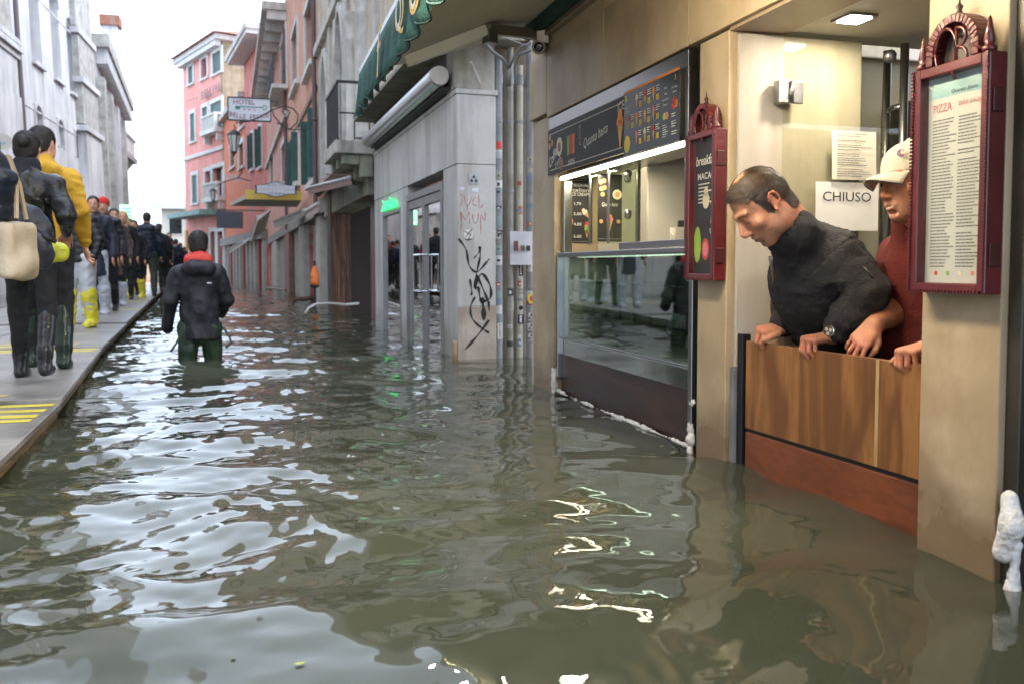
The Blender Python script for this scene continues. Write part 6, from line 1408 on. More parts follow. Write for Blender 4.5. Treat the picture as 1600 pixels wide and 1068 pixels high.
MB(R3).box(.2, f1, .02, .35, 2.21, 2.7).build('fascia', M('fascia', (.16, .14, .12)), gf3)
# orange rubbish bag on its post
ob = thing('orange_bag', onZ(492, 462, 0), 'orange plastic bag hanging on a dark post in the water', 'bag'); p = onZ(492, 470, 0); D_ = p @ np.array([0, 1, 0])
base = onY(492, 450, 17.0); s = SDF(base - .5, base + .6, .02); b0 = onY(492, 441, 17.0); b1 = onY(492, 418, 17.0); s.cone(b0, b1, .085, .03, .03); s.cone(b0 + (0, 0, .12), b1, .075, .03, .03)
field_obj('bag', s, M('orange_plastic', (.75, .15, .02), (.85, .22, .03), .4, 10), ob, Matrix.Identity(4), None, folds(.012, 9, 3), it=1)
m = MB(); m.tube([(b0[0], b0[1] + .02, -.4), (b1[0], b1[1] + .02, b1[2] + .12)], .02, 8, world=True); m.build('pole', black, ob)
s = SDF(b0 - .3, b0 + .3, .02); s.ell(b0 - (0, 0, .07), (.09, .09, .04), None, .02); field_obj('bag_bottom', s, black, ob, Matrix.Identity(4))
wd_ = thing('driftwood', onZ(440, 452, 0), 'dark planks floating by the shutters', 'planks')
for a, b in (((415, 450), (447, 453)), ((455, 470), (492, 465))): m = MB(); p, q = onZ(*a, .03), onZ(*b, .03); m.tube([tuple(p), tuple(q)], .06, 5, world=True); m.build('plank', woodd, wd_)

# signs and lanterns over the street
def hang_sign(label, Y_, x0, y0, x1, y1, mat, th=.05, name='hanging_sign'):
    p, q = onY(x0, y0, Y_), onY(x1, y1, Y_); fr = Fr((0, Y_, 0), (1, 0, 0), (0, -1, 0)); t = thing(name, ((p[0] + q[0]) / 2, Y_, q[2]), label, 'sign'); return t, fr, p[0], q[0], q[2], p[2]
iron = flat('iron', (.02, .02, .02), .5)
t, fr, a0, a1, z0, z1 = hang_sign('white hanging hotel sign with green key, three stars and HOTEL BELLE EPOQUE', 20.0, 356, 152, 423, 190, None)
w_, hh = a1 - a0, z1 - z0; c = (a0 + a1) / 2; zc = (z0 + z1) / 2
MB(fr).box(a0, a1, -.05, 0, z0, z1).build('board', M('sign_white', (.60, .60, .64), (.66, .66, .70), .4), t, bevel=.01)
m = MB(fr)
for b in ((a0, a1, z0 - .015, z0 + .012), (a0, a1, z1 - .012, z1 + .015)): m.box(b[0], b[1], -.06, .01, b[2], b[3])
m.box(a0 - .015, a0 + .01, -.06, .01, z0, z1); m.box(a1 - .01, a1 + .015, -.06, .01, z0, z1); m.build('edge', iron, t)
mar = flat('maroon', (.18, .03, .06), .5); m = MB(fr); put_words(m, 'HOTEL', fr, c - w_ * .12, z1 - hh * .19, hh * .21, w_ * .50, .004, bold=.01); put_words(m, '* * *', fr, c, z0 + hh * .46, hh * .11, w_ * .3, .004, bold=.04)
for i, ch in enumerate('BELLE EPOQUE'):
    if ch == ' ': continue
    u = i / 11 - .5; put_words(m, ch, fr, c + u * w_ * .86, z0 + hh * (.27 - .12 * math.cos(u * 3.0)), hh * .21, w_ * .060, .004, bold=.01)
m.build('lettering', mar, t); gk = flat('key_green', (.01, .16, .11), .5)
m = MB(fr); m.box(c - w_ * .33, c + w_ * .30, .004, .007, zc + hh * .085, zc + hh * .125); m.box(c - w_ * .33, c - w_ * .22, .004, .0065, zc + hh * -.02, zc + hh * .084)
for k in range(6): an_ = k * PI / 3; disc(m, fr, c + w_ * .36 + w_ * .045 * math.cos(an_), zc + hh * .10 + hh * .10 * math.sin(an_), w_ * .018, .004, 8)
m.build('key_emblem', gk, t)
m = MB(); pr = onY(362, 196, 20); 
def iro(m, pts, r, Y_=20.0): m.tube([tuple(onY(x, y, Y_)) for x, y in pts], r, 6, world=True)
br = thing('wall_bracket', onY(450, 200, 20), 'curling wrought iron bracket holding the hotel sign and lantern', 'bracket')
for pts in ([(368, 192), (390, 190), (408, 182), (425, 172), (445, 166), (458, 170), (466, 180)], [(425, 172), (428, 182), (440, 195), (452, 203)], [(466, 180), (464, 192), (452, 203)], [(432, 192), (445, 198), (452, 203)], [(445, 180), (441, 174), (447, 170), (453, 176), (450, 183), (444, 184)], [(440, 196), (446, 190), (450, 196), (446, 200)], [(452, 203), (470, 203), (476, 205)], [(430, 166), (434, 160), (424, 158)]):
    m = MB(); iro(m, pts, .014); m.build('scroll', iron, br, smooth=True)
def lantern(x, ytop, ybot, Y_, label):
    k = Y_ / 1400.0 * 1.0; top = onY(x, ytop, Y_); bot = onY(x, ybot, Y_); h = top[2] - bot[2]; t = thing('street_lantern', tuple(bot), label, 'lantern'); w_ = h * .30; n = 6
    m = MB(); m.lathe(tuple(bot), [(w_ * .45, 0), (w_ * .95, h * .78)], 6); m.build('glass', M('lantern_glass', (.55, .56, .52), (.62, .62, .58), .4), t)
    m = MB(); m.lathe(tuple(bot + (0, 0, h * .78)), [(w_ * 1.15, 0), (w_ * 1.15, h * .03), (w_ * .6, h * .17), (w_ * .5, h * .20), (w_ * .1, h * .26)], 6); m.build('hood', iron, t)
    m = MB()
    for k in range(6): a = PI / 3 * k; m.tube([tuple(bot + (w_ * .47 * math.cos(a), w_ * .47 * math.sin(a), 0)), tuple(bot + (w_ * .98 * math.cos(a), w_ * .98 * math.sin(a), h * .78))], w_ * .05, 5, world=True)
    m.build('bars', iron, t)['kind'] = 'stuff'; m = MB(); m.lathe(tuple(bot - (0, 0, h * .22)), [(w_ * .05, 0), (w_ * .1, h * .05), (w_ * .35, h * .16), (w_ * .5, h * .22)], 6); m.build('pendant', iron, t)
    m = MB(); m.tube([tuple(top), tuple(top + (.02, 0, h * .14)), tuple(top + (-.01, 0, h * .26))], w_ * .1, 6, world=True); m.build('hook', iron, t)
lantern(366, 204, 237, 20.0, 'large street lantern hanging below the hotel sign')
lantern(333, 295, 313, 33.0, 'small street lantern farther up the street before the pink hotel')
br2 = thing('wall_bracket', onY(380, 285, 33), 'thin iron scroll bracket of the farther lantern', 'bracket'); m = MB(); iro(m, [(335, 292), (352, 284), (372, 278), (392, 283)], .02, 33); m.build('scroll', iron, br2); m = MB(); iro(m, [(372, 278), (378, 270), (374, 262)], .02, 33); m.build('scroll', iron, br2)
# yellow canopy and the locanda sign
t = thing('yellow_canopy', R2.P(15, .5, 2), 'yellow edged flat canopy over the hotel entrance', 'canopy')
pa, pb = onY(384, 311, 22.5), onY(452, 311, 22.5); zt_ = pa[2]; pf = onZ(360, 322, zt_)
m = MB(); m.add([(pa[0], 22.5, zt_), (pb[0] + .3, 22.5, zt_), (pb[0] + .3, pf[1], zt_), (pf[0], pf[1], zt_), (pa[0], 22.5, zt_ + .09), (pb[0] + .3, 22.5, zt_ + .09), (pb[0] + .3, pf[1], zt_ + .09), (pf[0], pf[1], zt_ + .09)], [(0, 1, 2, 3), (4, 5, 6, 7), (0, 1, 5, 4), (0, 3, 7, 4)], world=True); m.build('slab', M('canopy_grey', (.45, .43, .38), (.52, .5, .45), .7), t)
m = MB(); m.box(pa[0] - .01, pb[0] + .3, 22.47, 22.498, zt_ - .01, zt_ + .22); m.build('fascia', flat('canopy_yellow', (.62, .42, .08), .6), t)
t, fr, a0, a1, z0, z1 = hang_sign('shaped white sign reading ANTICA CASA CARETTONI LOCANDA', 22.0, 398, 283, 464, 309, None)
c, zc, w_, hh = (a0 + a1) / 2, (z0 + z1) / 2, a1 - a0, z1 - z0
def shape(k): return [(c + u * w_ * k, zc + v * hh * (k if k == 1 else k * .97)) for u, v in ((-.5, -.28), (-.30, -.30), (-.15, -.44), (0, -.5), (.15, -.44), (.30, -.30), (.5, -.28), (.48, 0), (.5, .25), (.30, .28), (.15, .42), (0, .5), (-.15, .42), (-.30, .28), (-.5, .25), (-.48, 0))]
m = MB(fr); m.prism(shape(1), -.05, 0); m.build('rim', iron, t); m = MB(fr); m.prism(shape(.92), .001, .006); m.build('board', M('sign_white', (.60, .60, .64)), t)
m = MB(fr); put_words(m, 'ANTICA CASA', fr, c, zc + hh * .26, hh * .14, w_ * .44, .007); put_words(m, 'LOCANDA', fr, c, zc - hh * .28, hh * .16, w_ * .42, .007, bold=.01); m.build('lettering', iron, t)
m = MB(fr); put_words(m, 'CARETTONI', fr, c, zc, hh * .22, w_ * .84, .007); m.build('lettering', flat('faded_letter', (.45, .36, .34), .6), t)
t, fr, a0, a1, z0, z1 = hang_sign('blank dark grey hanging sign board over the far shops', 30.0, 338, 330, 380, 357, None); MB(fr).box(a0, a1, -.06, 0, z0, z1).build('board', flat('slate', (.055, .06, .075), .6), t, bevel=.01)
m = MB(fr); m.tube([(a0, -.03, z1 + .04), (a1 + .7, -.03, z1 + .04)], .02, 6); m.build('rod', iron, t)
t, fr, a0, a1, z0, z1 = hang_sign('small pale scroll sign hung before the pink hotel', 34.0, 352, 272, 378, 284, None); m = MB(fr); [m.tube([(a0 + (a1 - a0) * (k + .5 + .35 * math.sin(q)) / 7, 0, z0 + (z1 - z0) * q / 6) for q in range(7)], .02, 5) for k in range(7)]; m.build('lettering', flat('pale_letter', (.5, .5, .55), .5), t)

# ================================================================ white church and houses on the left
L1 = fr_left((-8.3, 0, 0), (.035, 1), .035)
SL = lambda x, y=300: L1.px(x, y)[0]
chw = M('church_white', (.48, .48, .495), (.61, .61, .62), .85, .8, .4, 8, stain=(.29, .28, .27), stain_amt=.8, stain_scale=1.0)
chg = M('church_grey', (.26, .25, .235), (.42, .41, .38), .9, 3, .5, 14, stain=(.60, .58, .56), stain_amt=.6)
lend = SL(157)
cw = []
for (xl, xr, yt, yb, ar) in ((40, 56, -60, 92, 0), (75, 88, -20, 118, 1), (102, 110, 28, 140, 1), (54, 64, 165, 212, 1), (89, 97, 187, 230, 1), (116, 122, 203, 246, 1), (54, 62, 262, 330, 0)):
    r_ = rect(L1, xl, xr, yt, yb); cw.append((r_, dict(fw=.0 if yt < 150 else .12, arch=(r_[1] - r_[0]) * .5 if ar else 0, sill=yt < 150, bars=yt > 150, frame=yt > 150)))
CH = house('white_church', L1, 0, lend, 22, chw, 'tall white stone church wall with arched windows and grey pilasters on the left', cw, depth=.5, thick=8, wkw=dict(frame_m=chw, glass_m=flat('dusty_pane', (.30, .31, .34), .4)), cat='church')
PL = lambda name, mat, a0, a1, d0, d1, z0, z1, parent=CH: MB(L1).box(a0, a1, d0, d1, z0, z1).build(name, mat, parent)
def zl_(x, y): return L1.px(x, y)[1]
a0, a1 = SL(-12), SL(30); 
PL('pilaster', chw, a0 - 3, a1, .0, .25, B0, zl_(15, 150)); PL('pilaster', chg, a0 - 3, a1 - .5, .0, .20, zl_(15, 62), 22)
for k, (yy, dd) in enumerate(((62, .30), (75, .38), (84, .28))): PL('moulding', chw, a0 - 3, a1 + .1, .0, dd, zl_(15, yy + 8), zl_(15, yy))
PL('entablature', chw, a0 - 3, a1 - .1, .0, .22, zl_(15, 150) + .01, zl_(15, 92) - .01)
PL('door_panel', M('brown_door', (.06, .025, .025), (.1, .045, .04), .5), SL(31), SL(40), .02, .16, B0, zl_(35, 175))
m = MB(L1); m.tube([(SL(33), .20, 1.5), (SL(33), .20, 22)], .08, 8); m.build('pipe', flat('pipe_purple', (.10, .075, .085), .5), CH)
b0, b1 = SL(126), SL(150)
for k, (yt, yb, dd, mt) in enumerate(((-300, 70, .22, chg), (82, 138, .26, chg), (148, 205, .30, chg), (215, 330, .36, chw), (330, 420, .45, chg))): PL('pilaster', mt, b0, b1, .0, dd, zl_(138, yb), zl_(138, yt))
for k, yy in enumerate((75, 142, 210, 320)): PL('moulding', chw, b0 - .2, b1 + .2, .0, .34 + .06 * k, zl_(138, yy + 6), zl_(138, yy - 2))
for k in range(4):
    PL('stone_course', chw, .0, lend - .02, .0, .02, 2.0 + 4.2 * k, 2.06 + 4.2 * k)
# second facade beyond, cornice with brackets, balcony, chimney
pe = L1.P(lend, 0, 0); L2 = fr_left((pe[0], pe[1], 0), (-.062, 1), .02); l2z = L2.px(160, 62)[1]; l2e = L2.px(199, 300)[0]; l2e = min(l2e, 75)
cw2 = []
for (xl, xr, yt, yb, ar) in ((162, 166, 110, 150, 1), (171, 175, 150, 185, 0), (181, 184, 170, 205, 0), (161, 165, 225, 275, 1), (172, 175, 255, 320, 0)):
    r_ = rect(L2, xl, xr, yt, yb); cw2.append((r_, dict(fw=.25, arch=0, bars=False)))
CH2 = house('white_palace', L2, .02, l2e, l2z - 1.4, chw, 'white facade with a bracketed cornice beyond the church', cw2, thick=8, wkw=dict(glass_m=flat('dusty_pane', (.30, .31, .34), .4)), cat='palace')
l2z -= 1.9; m = MB(L2); m.box(-.3, l2e + .3, -.5, .60, l2z + .61, l2z + 1.2); m.build('cornice', chg, CH2)
for k in range(26): a = k * l2e / 26; MB(L2).box(a, a + .5, .02, .50, l2z - .1, l2z + .6).build('bracket', chw, CH2)
for x_ in (158, 170, 180, 190): a = L2.px(x_, 300)[0]; MB(L2).box(a - .1, a + .9, .01, .35, B0, l2z - .8).build('pilaster', chg if x_ % 20 else chw, CH2)
pe2 = L2.P(l2e, 0, 0)
ba = thing('stone_balcony', onD(198, 240, 62), 'projecting grey stone balcony high on the left facade', 'balcony'); q = onD(199, 250, 62)
fb = Fr((q[0], q[1], 0), (0, 1, 0), (1, 0, 0)); zb = q[2]
MB(fb).box(-3, 3, -3, .3, zb, zb + .35).build('slab', chg, ba); m = MB(Fr((q[0], q[1], 0), (1, 0, 0), (0, -1, 0))); m.prism([(-3, zb - .01), (.1, zb - .01), (-.3, zb - .5), (-1.2, zb - 1.1), (-3, zb - 1.3)], -2.6, 2.6); m.build('corbel', chg, ba); MB(fb).box(-2.9, 2.9, -3, .15, zb + .36, zb + 1.5).build('parapet', stone_w, ba)
MB(fb).box(-3, 3, -3, .25, zb + 1.51, zb + 1.7).build('rail', chw, ba)
ch_ = thing('chimney', onD(174, 60, 58), 'tall white chimney pot with flared top behind the church roof', 'chimney'); q = onD(174, 75, 58); m = MB()
m.box(q[0] - .45, q[0] + .45, q[1] - .5, q[1] + .5, q[2] - 6, q[2] + 1.3); m.build('shaft', chw, ch_); m = MB(); m.box(q[0] - .6, q[0] + .6, q[1] - .7, q[1] + .7, q[2] + 1.31, q[2] + 1.95); m.build('cap', brick, ch_)
gsg = thing('pharmacy_sign', onD(197, 332, 36), 'glowing green and white shop sign over the crowd', 'sign'); q0_, q1_ = onD(187, 320, 36), onD(208, 345, 36)
fg = Fr((0, q0_[1], 0), (1, 0, 0), (0, -1, 0)); MB(fg).box(q0_[0], q1_[0], -.1, 0, q1_[2], q0_[2]).build('box', emit('mint_light', (.45, 1, .55), .55), gsg); m = MB(fg)
for k in range(3): m.box(q0_[0] + .1, q1_[0] - .1, .002, .008, q0_[2] - .18 - k * .14, q0_[2] - .13 - k * .14)
m.build('sign_print', emit('mint_dark', (.05, .8, .2), .8), gsg)
ov = thing('oval_sign', onD(5, 222, 22), 'white oval sign on the church wall at the left edge', 'sign'); q = onD(4, 222, 22); fo = Fr((0, q[1], 0), (1, 0, 0), (0, -1, 0)); m = MB(fo); disc(m, fo, q[0], q[2], .22, 0, 20, .20); m.build('plate', white_p, ov)
m = MB(fo); put_words(m, 'te', fo, q[0], q[2] - .03, .07, .12, .004); m.build('lettering', flat('teal_letter', (.08, .25, .32)), ov)
# walls behind the photographer, so that glass and water have a street to mirror
lw = house('plaster_house', fr_left((-8.3, -14, 0), (0, 1)), 0, 27, 9, M('rear_plaster', (.44, .38, .32), (.54, .48, .42), .9, 1.2, .2, 8, stain=(.3, .26, .22)), 'plain plaster house across the street behind the photographer', [((3 + 4.5 * k, 4.4 + 4.5 * k, 1.0 + 3.2 * j, 2.6 + 3.2 * j), dict(shutter_m=shut_g)) for k in range(5) for j in range(2)])
# ================================================================ raised walkway of boards on trestles
deckm = M('wet_deck', (.17, .155, .14), (.33, .305, .28), .34, 2.4, .25, 30, stain=(.08, .075, .07), stain_amt=.6)
deck_e = wood('deck_edge', (.10, .07, .045), (.26, .19, .12), .7, (1, .3, 3), 3); tape_y = M('yellow_tape', (.62, .48, .03), (.72, .58, .06), .5, 8); leg_m_ = M('trestle', (.05, .05, .05), (.12, .11, .10), .6, 8)
def edge_x(Y):
    pts = [(-6, -.60), (3.35, -.86), (5.2, -1.0), (8.35, -1.28), (19.5, -2.05), (40, -3.4)]
    for (y0, x0), (y1, x1) in zip(pts, pts[1:]):
        if Y <= y1: return x0 + (x1 - x0) * (Y - y0) / (y1 - y0)
    return -3.4
ybs = [-5.6, -2.0, 1.6, 5.17, 8.35, 11.7, 15.3, 18.9, 22.5, 26.1, 29.7, 33.3]
def deck_z(Y): return .085 + .05 * min(1, max(0, (Y - 3) / 12)) 
WD = 2.1
for i in range(len(ybs) - 1):
    y0, y1 = ybs[i] + .015, ybs[i + 1] - .015; xa, xb = edge_x(y0), edge_x(y1); z = deck_z((y0 + y1) / 2) + .006 * (i % 2)
    t = thing('walkway_section', ((xa + xb) / 2 - 1, (y0 + y1) / 2, 0), ['nearest', 'second', 'third', 'fourth', 'fifth', 'sixth', 'seventh', 'eighth', 'ninth', 'tenth', 'eleventh'][max(0, i - 2)] + ' raised walkway section counted from the camera' if i > 1 else 'raised walkway section behind the camera on trestles, ' + ('just ahead of the rearmost' if i else 'rearmost of all'), 'walkway', 'raised walkway sections along the street')
    for k in range(2):
        o0, o1 = -k * (WD / 2 + .0), -(k + 1) * (WD / 2) + .012; m = MB()
        m.hexa([(xa + o1, y0, z - .028), (xa + o0, y0, z - .028), (xb + o0, y1, z - .028), (xb + o1, y1, z - .028), (xa + o1, y0, z), (xa + o0, y0, z), (xb + o0, y1, z), (xb + o1, y1, z)]); m.build('deck_board', deckm, t, bevel=.003)
    for o in (-.02, -WD / 2, -WD + .04):
        m = MB(); m.hexa([(xa + o - .035, y0, z - .085), (xa + o, y0, z - .085), (xb + o, y1, z - .085), (xb + o - .035, y1, z - .085), (xa + o - .035, y0, z - .029), (xa + o, y0, z - .029), (xb + o, y1, z - .029), (xb + o - .035, y1, z - .029)]); m.build('rail', deck_e, t)
    for u in (.05, .38, .66, .95):
        yy = y0 + (y1 - y0) * u; xx = xa + (xb - xa) * u
        for o in (-.06, -.20 if u in (.05, .95) else -.12, -WD + .1):
            m = MB(); m.tube([(xx + o, yy, -.6), (xx + o, yy, z - .03)], .02, 8, world=True); m.build('trestle_leg', leg_m_, t)
        m = MB(); m.box(xx - WD + .05, xx - .04, yy - .02, yy + .02, z - .125, z - .086); m.build('cross_bar', leg_m_, t)
    n_st = 3 if i in (2,) else (2 if i in (3, 5) else 0)
    def stripe(ya, yb_, yc, yd):
        m = MB(); m.add([(edge_x(y1) - .02, ya, z + .002), (edge_x(y1) - .02, yb_, z + .002), (edge_x(y1) - 1.9, yd, z + .002), (edge_x(y1) - 1.9, yc, z + .002)], [(0, 1, 2, 3)], world=True); m.build('tape_stripe', tape_y, t)
    if i == 2: stripe(5.05, 5.14, 5.00, 5.09); stripe(4.86, 4.95, 4.84, 4.93); stripe(4.68, 4.78, 4.74, 4.84); stripe(4.56, 4.64, 4.46, 4.54)
    if i == 3: stripe(y0 + .02, y0 + .07, y0 + .02, y0 + .07); stripe(y0 + .16, y0 + .22, y0 + .10, y0 + .16); stripe(y1 - .14, y1 - .03, y1 - .18, y1 - .07); stripe(y1 - .34, y1 - .24, y1 - .30, y1 - .20)
    if i == 4: stripe(y0 + .14, y0 + .26, y0 + .04, y0 + .16); stripe(y0 + .36, y0 + .46, y0 + .36, y0 + .46)
    if i in (5, 6): stripe(y1 - .30, y1 - .14, y1 - .22, y1 - .06)

# ================================================================ the crowd on the walkway
def fit(fx, fy, hy, Y=None):
    z = deck_z(8); p = onZ(fx, fy, z); z = deck_z(p[1]); p = onZ(fx, fy, z); D = (p - _C) @ _fw
    return p, float((417 - hy) * D / FPX * 1.0 + EYE - z)
leather = M('black_leather', (.006, .006, .007), (.014, .014, .016), .32, 6, .25, 60); navy = M('navy_puffer', (.004, .008, .020), (.008, .014, .032), .45, 5, .2, 40)
blackc = M('black_cloth', (.004, .004, .005), (.009, .009, .010), .8, 6, .2, 60); blackp = M('black_puffer', (.004, .0045, .006), (.010, .011, .013), .45, 5, .2, 40)
yellowc = M('mustard_cloth', (.48, .25, .012), (.62, .36, .025), .8, 4, .25, 70); jeans = M('jeans', (.010, .018, .036), (.024, .036, .066), .85, 12, .2, 90)
rub_g = M('green_rubber', (.008, .020, .013), (.018, .036, .024), .3, 6); rub_k = M('black_rubber', (.010, .010, .012), (.022, .022, .025), .3, 6)
plas_y = M('yellow_plastic', (.66, .56, .02), (.78, .70, .08), .25, 9, .5, 25); plas_s = M('silver_plastic', (.38, .40, .44), (.60, .62, .66), .2, 9, .5, 25)
greent = M('green_wader', (.010, .028, .014), (.034, .058, .030), .38, 4, .3, 20); lilac = M('white_poncho', (.42, .42, .45), (.56, .56, .60), .35, 6, .3, 20)
leop = M('leopard_scarf', (.02, .012, .01), (.42, .22, .14), .8, 28, lo=.44, hi=.52); blond = flat('blonde_hair', (.42, .28, .12), .5); wine = flat('wine', (.12, .015, .02), .7)
# leftmost figure in navy puffer, cut by the frame
p, h = fit(-100, 655, 190)
person(p, .10, 1.72, .012, 'person in navy quilted jacket at the left edge carrying a cream tote bag', 'q', navy, jeans, rub_k, 'people on the walkway', hem=.86, puff=.016, stride=.16, arms={1: ((.30, -.02, 1.14), (.27, .10, .92))}, coat_r=1.12, face=False, hood=True, boot_top=.34, seed=3, heel=.03)
tb = thing('tote_bag', onD(30, 430, 4.3), 'cream canvas tote bag hanging beside the navy jacket', 'bag'); c = onD(24, 388, 4.30); s = SDF(c - .35, c + .35, .010)
tf = np.array([.25, 1, 0]) / 1.031; s.rbox(c + (0, .04, -.01), (.040, .13, .135), .03, np.stack([np.cross(tf, (0, 0, 1)), tf, (0, 0, 1)], 1)); s.ell(c + (.01, .04, -.07), (.06, .10, .06), None, .05); field_obj('bag_body', s, M('tote_canvas', (.42, .34, .24), (.54, .45, .34), .85, 4, .3, 60), tb, Matrix.Identity(4), None, folds(.012, 7, 2), it=2)
for e in (-.05, .05): m = MB(); m.tube([tuple(c + (.03 + e * .2, e, .14)), tuple(c + (.02, e * .6, .30)), tuple(c + (-.02, e * .3, .44))], .011, 6, world=True); m.build('strap', flat('tote_strap', (.35, .28, .19), .8), tb)
# woman in leather
p, h = fit(52, 594, 211)
person(p, -.02, h * 1.0, .009, 'person in black leather jacket with hair in a bun and tall black boots', 'q', leather, blackc, rub_k, 'people on the walkway', hem=.93, stride=-.17, arms={1: ((.26, -.10, 1.18), (.22, .12, 1.06)), -1: ((-.25, -.02, 1.15), (-.18, .16, 1.0))}, hair='bun', scarf_m=flat('black_scarf', (.015, .016, .022), .9), face=False, boot_top=.48, boot_fat=.92, leg_fat=.88, seed=7, heel=.05, bend=.02, cut=-1, lean=-.05)
bp = thing('backpack', onD(60, 395, 4.95), 'dark blue slouchy rucksack hanging low behind the leather jacket', 'bag'); c = onD(56, 362, 4.95); s = SDF(c - .35, c + .35, .010)
s.cone(c + (-.04, 0, .06), c + (.03, 0, -.12), .06, .085, .03, ((1, .3, 0), .7)); s.cone(c + (-.02, 0, .09), c + (.05, .0, .02), .05, .04, .03); s.ell(c + (.02, -.06, -.07), (.07, .05, .07), None, .03); s.cone(c + (-.03, 0, .05), c + (-.12, .05, .22), .04, .02, .04); field_obj('bag_body', s, M('bag_blue', (.018, .022, .035), (.035, .04, .06), .5, 6, .2, 60), bp, Matrix.Identity(4), None, folds(.010, 10, 4), it=2)
for q_ in ([onD(88, 378, 4.9), onD(70, 372, 4.88), onD(50, 355, 4.9), onD(30, 315, 4.9)],): m = MB(); m.tube([tuple(x) for x in q_], .014, 6, world=True); m.build('strap', blackc, bp, smooth=True)
yb_ = thing('yellow_bag', onD(72, 395, 5.05), 'bright yellow-green plastic bag between the leather jacket and the rucksack', 'bag'); c = onD(76, 392, 5.1); s = SDF(c - .3, c + .3, .010); s.cone(c + (.05, 0, -.01), c + (-.09, 0, .0), .055, .07, .03, ((0, 1, 0), .6)); s.cone(c + (-.03, 0, .02), c + (-.05, 0, -.06), .05, .05, .03); field_obj('bag_body', s, M('acid_yellow', (.50, .52, .02), (.62, .62, .08), .35, 6, .3, 30), yb_, Matrix.Identity(4), None, folds(.012, 11, 5), it=2)
# man in yellow
p, h = fit(76, 575, 203)
person(p, .03, h, .009, 'person in mustard yellow jacket with black trousers and dark green rubber boots', 'q', yellowc, blackc, rub_g, 'people on the walkway', hem=.86, stride=-.10, arms={1: ((.245, -.03, 1.15), (.25, .10, .93)), -1: ((-.24, -.02, 1.14), (-.2, .16, .98))}, coat_r=1.04, face=False, turn=-.5, boot_top=.44, boot_fat=1.02, leg_fat=1.05, seed=11, hood=True)
# man facing us in black puffer with yellow boot covers
fz = math.pi
def fit_p(fx, fy, hy, *a, **k):
    p, h = fit(fx, fy, hy); return person(p, a[0], h, *a[1:], **k)
fit_p(126, 511, 302, fz - .3, .014, 'person in black puffer jacket, white poncho hem and yellow plastic boot covers', 'q', blackp, lilac, plas_y, 'people on the walkway', hem=.84, puff=.012, stride=.06, coat_r=1.15, boot_top=.46, boot_fat=1.5, leg_fat=1.35, seed=21, arms={1: ((.27, -.02, 1.14), (.22, .10, .90)), -1: ((-.27, 0, 1.14), (-.24, .08, .92))})
fit_p(150, 492, 308, fz + .1, .015, 'person in long dark blue coat with silver boot covers behind the yellow boots', 'q', M('dark_blue_coat', (.012, .015, .028), (.02, .025, .042), .6), plas_s, plas_s, 'people on the walkway', hem=.58, stride=.08, coat_r=1.08, boot_top=.40, boot_fat=1.35, seed=22)
fit_p(166, 486, 311, fz, .016, 'person in black jacket wearing a red knitted hat', 'q', blackp, blackc, rub_k, 'people on the walkway', hem=.72, stride=.12, hair='beanie', hat_m=flat('red_knit', (.62, .03, .02), .85), boot_top=.40, seed=23, puff=.01)
fit_p(181, 478, 327, fz + .2, .018, 'person with dark short hair looking over the blonde figure', 'q', M('brown_pattern', (.03, .02, .018), (.14, .08, .07), .8, 25), blackc, plas_s, 'people on the walkway', hem=.55, stride=.08, boot_top=.4, boot_fat=1.3, seed=24)
fit_p(195, 469, 331, fz + .1, .018, 'person with blonde hair in black coat and leopard print scarf', 'q', blackc, blackc, rub_k, 'people on the walkway', hem=.62, stride=.10, hair='long', hair_m=blond, scarf_m=leop, boot_top=.36, seed=25, arms={1: ((.25, .0, 1.12), (.12, .18, .98))})
fit_p(212, 466, 345, fz - .2, .022, 'person half hidden behind the navy parka with yellow boot covers', 'q', blackc, blackc, plas_y, 'people on the walkway', hem=.6, boot_top=.4, boot_fat=1.3, seed=26)
fit_p(232, 463, 333, 0.05, .018, 'person seen from behind in navy blue parka and green rubber trousers', 'q', navy, greent, rub_g, 'people on the walkway', hem=.80, stride=-.08, coat_r=1.22, face=False, hood=True, leg_fat=1.2, seed=27, puff=.008)
fit_p(160, 482, 320, fz + .2, .018, 'person in brown winter coat between the red hat and the blue coat', 'q', M('brown_coat', (.045, .028, .018), (.08, .05, .032), .8), blackc, plas_s, 'people on the walkway', hem=.6, boot_top=.4, boot_fat=1.3, seed=51)
fit_p(205, 461, 343, fz, .02, 'person in grey coat with beige scarf beside the blonde figure', 'q', M('grey_coat', (.06, .06, .065), (.10, .10, .11), .8), blackc, rub_k, 'people on the walkway', hem=.65, boot_top=.4, seed=52, scarf_m=flat('beige_scarf', (.38, .30, .22), .8), hair='long')
fit_p(217, 457, 352, fz + .4, .022, 'person in pale beige jacket beyond the grey coat', 'q', M('beige_coat', (.25, .20, .15), (.34, .28, .21), .8), blackc, plas_y, 'people on the walkway', hem=.75, boot_top=.4, boot_fat=1.3, seed=53)
far = [(250, 458, 350, blackc, 0), (246, 455, 362, wine, 3.1), (259, 452, 368, blackp, 3.0), (268, 450, 372, navy, 0), (276, 449, 374, blackc, 0), (283, 446, 380, blackp, 0), (266, 446, 364, wine, 3.2), (289, 444, 386, navy, 0), (256, 447, 372, blackc, 0)]
labs = ['in black with bare head just beyond the navy parka', 'in dark wine red coat facing the camera beyond the parka', 'in black quilted jacket facing the camera far off', 'in navy jacket walking away far up the walkway', 'in black coat just left of the wading figure', 'in dark quilted jacket behind the wading figure', 'in deep red coat in the farthest cluster', 'in navy jacket, farthest along the walkway', 'in black, mostly hidden in the far cluster']
for i, (fx, fy, hy, cm, hd) in enumerate(far): fit_p(fx, fy, hy, hd, .026, 'small distant person ' + labs[i], 'q', cm, blackc, rub_k, 'people on the walkway', hem=.75, stride=.1 * (-1) ** i, coat_r=1.15, face=hd > 1, seed=30 + i)

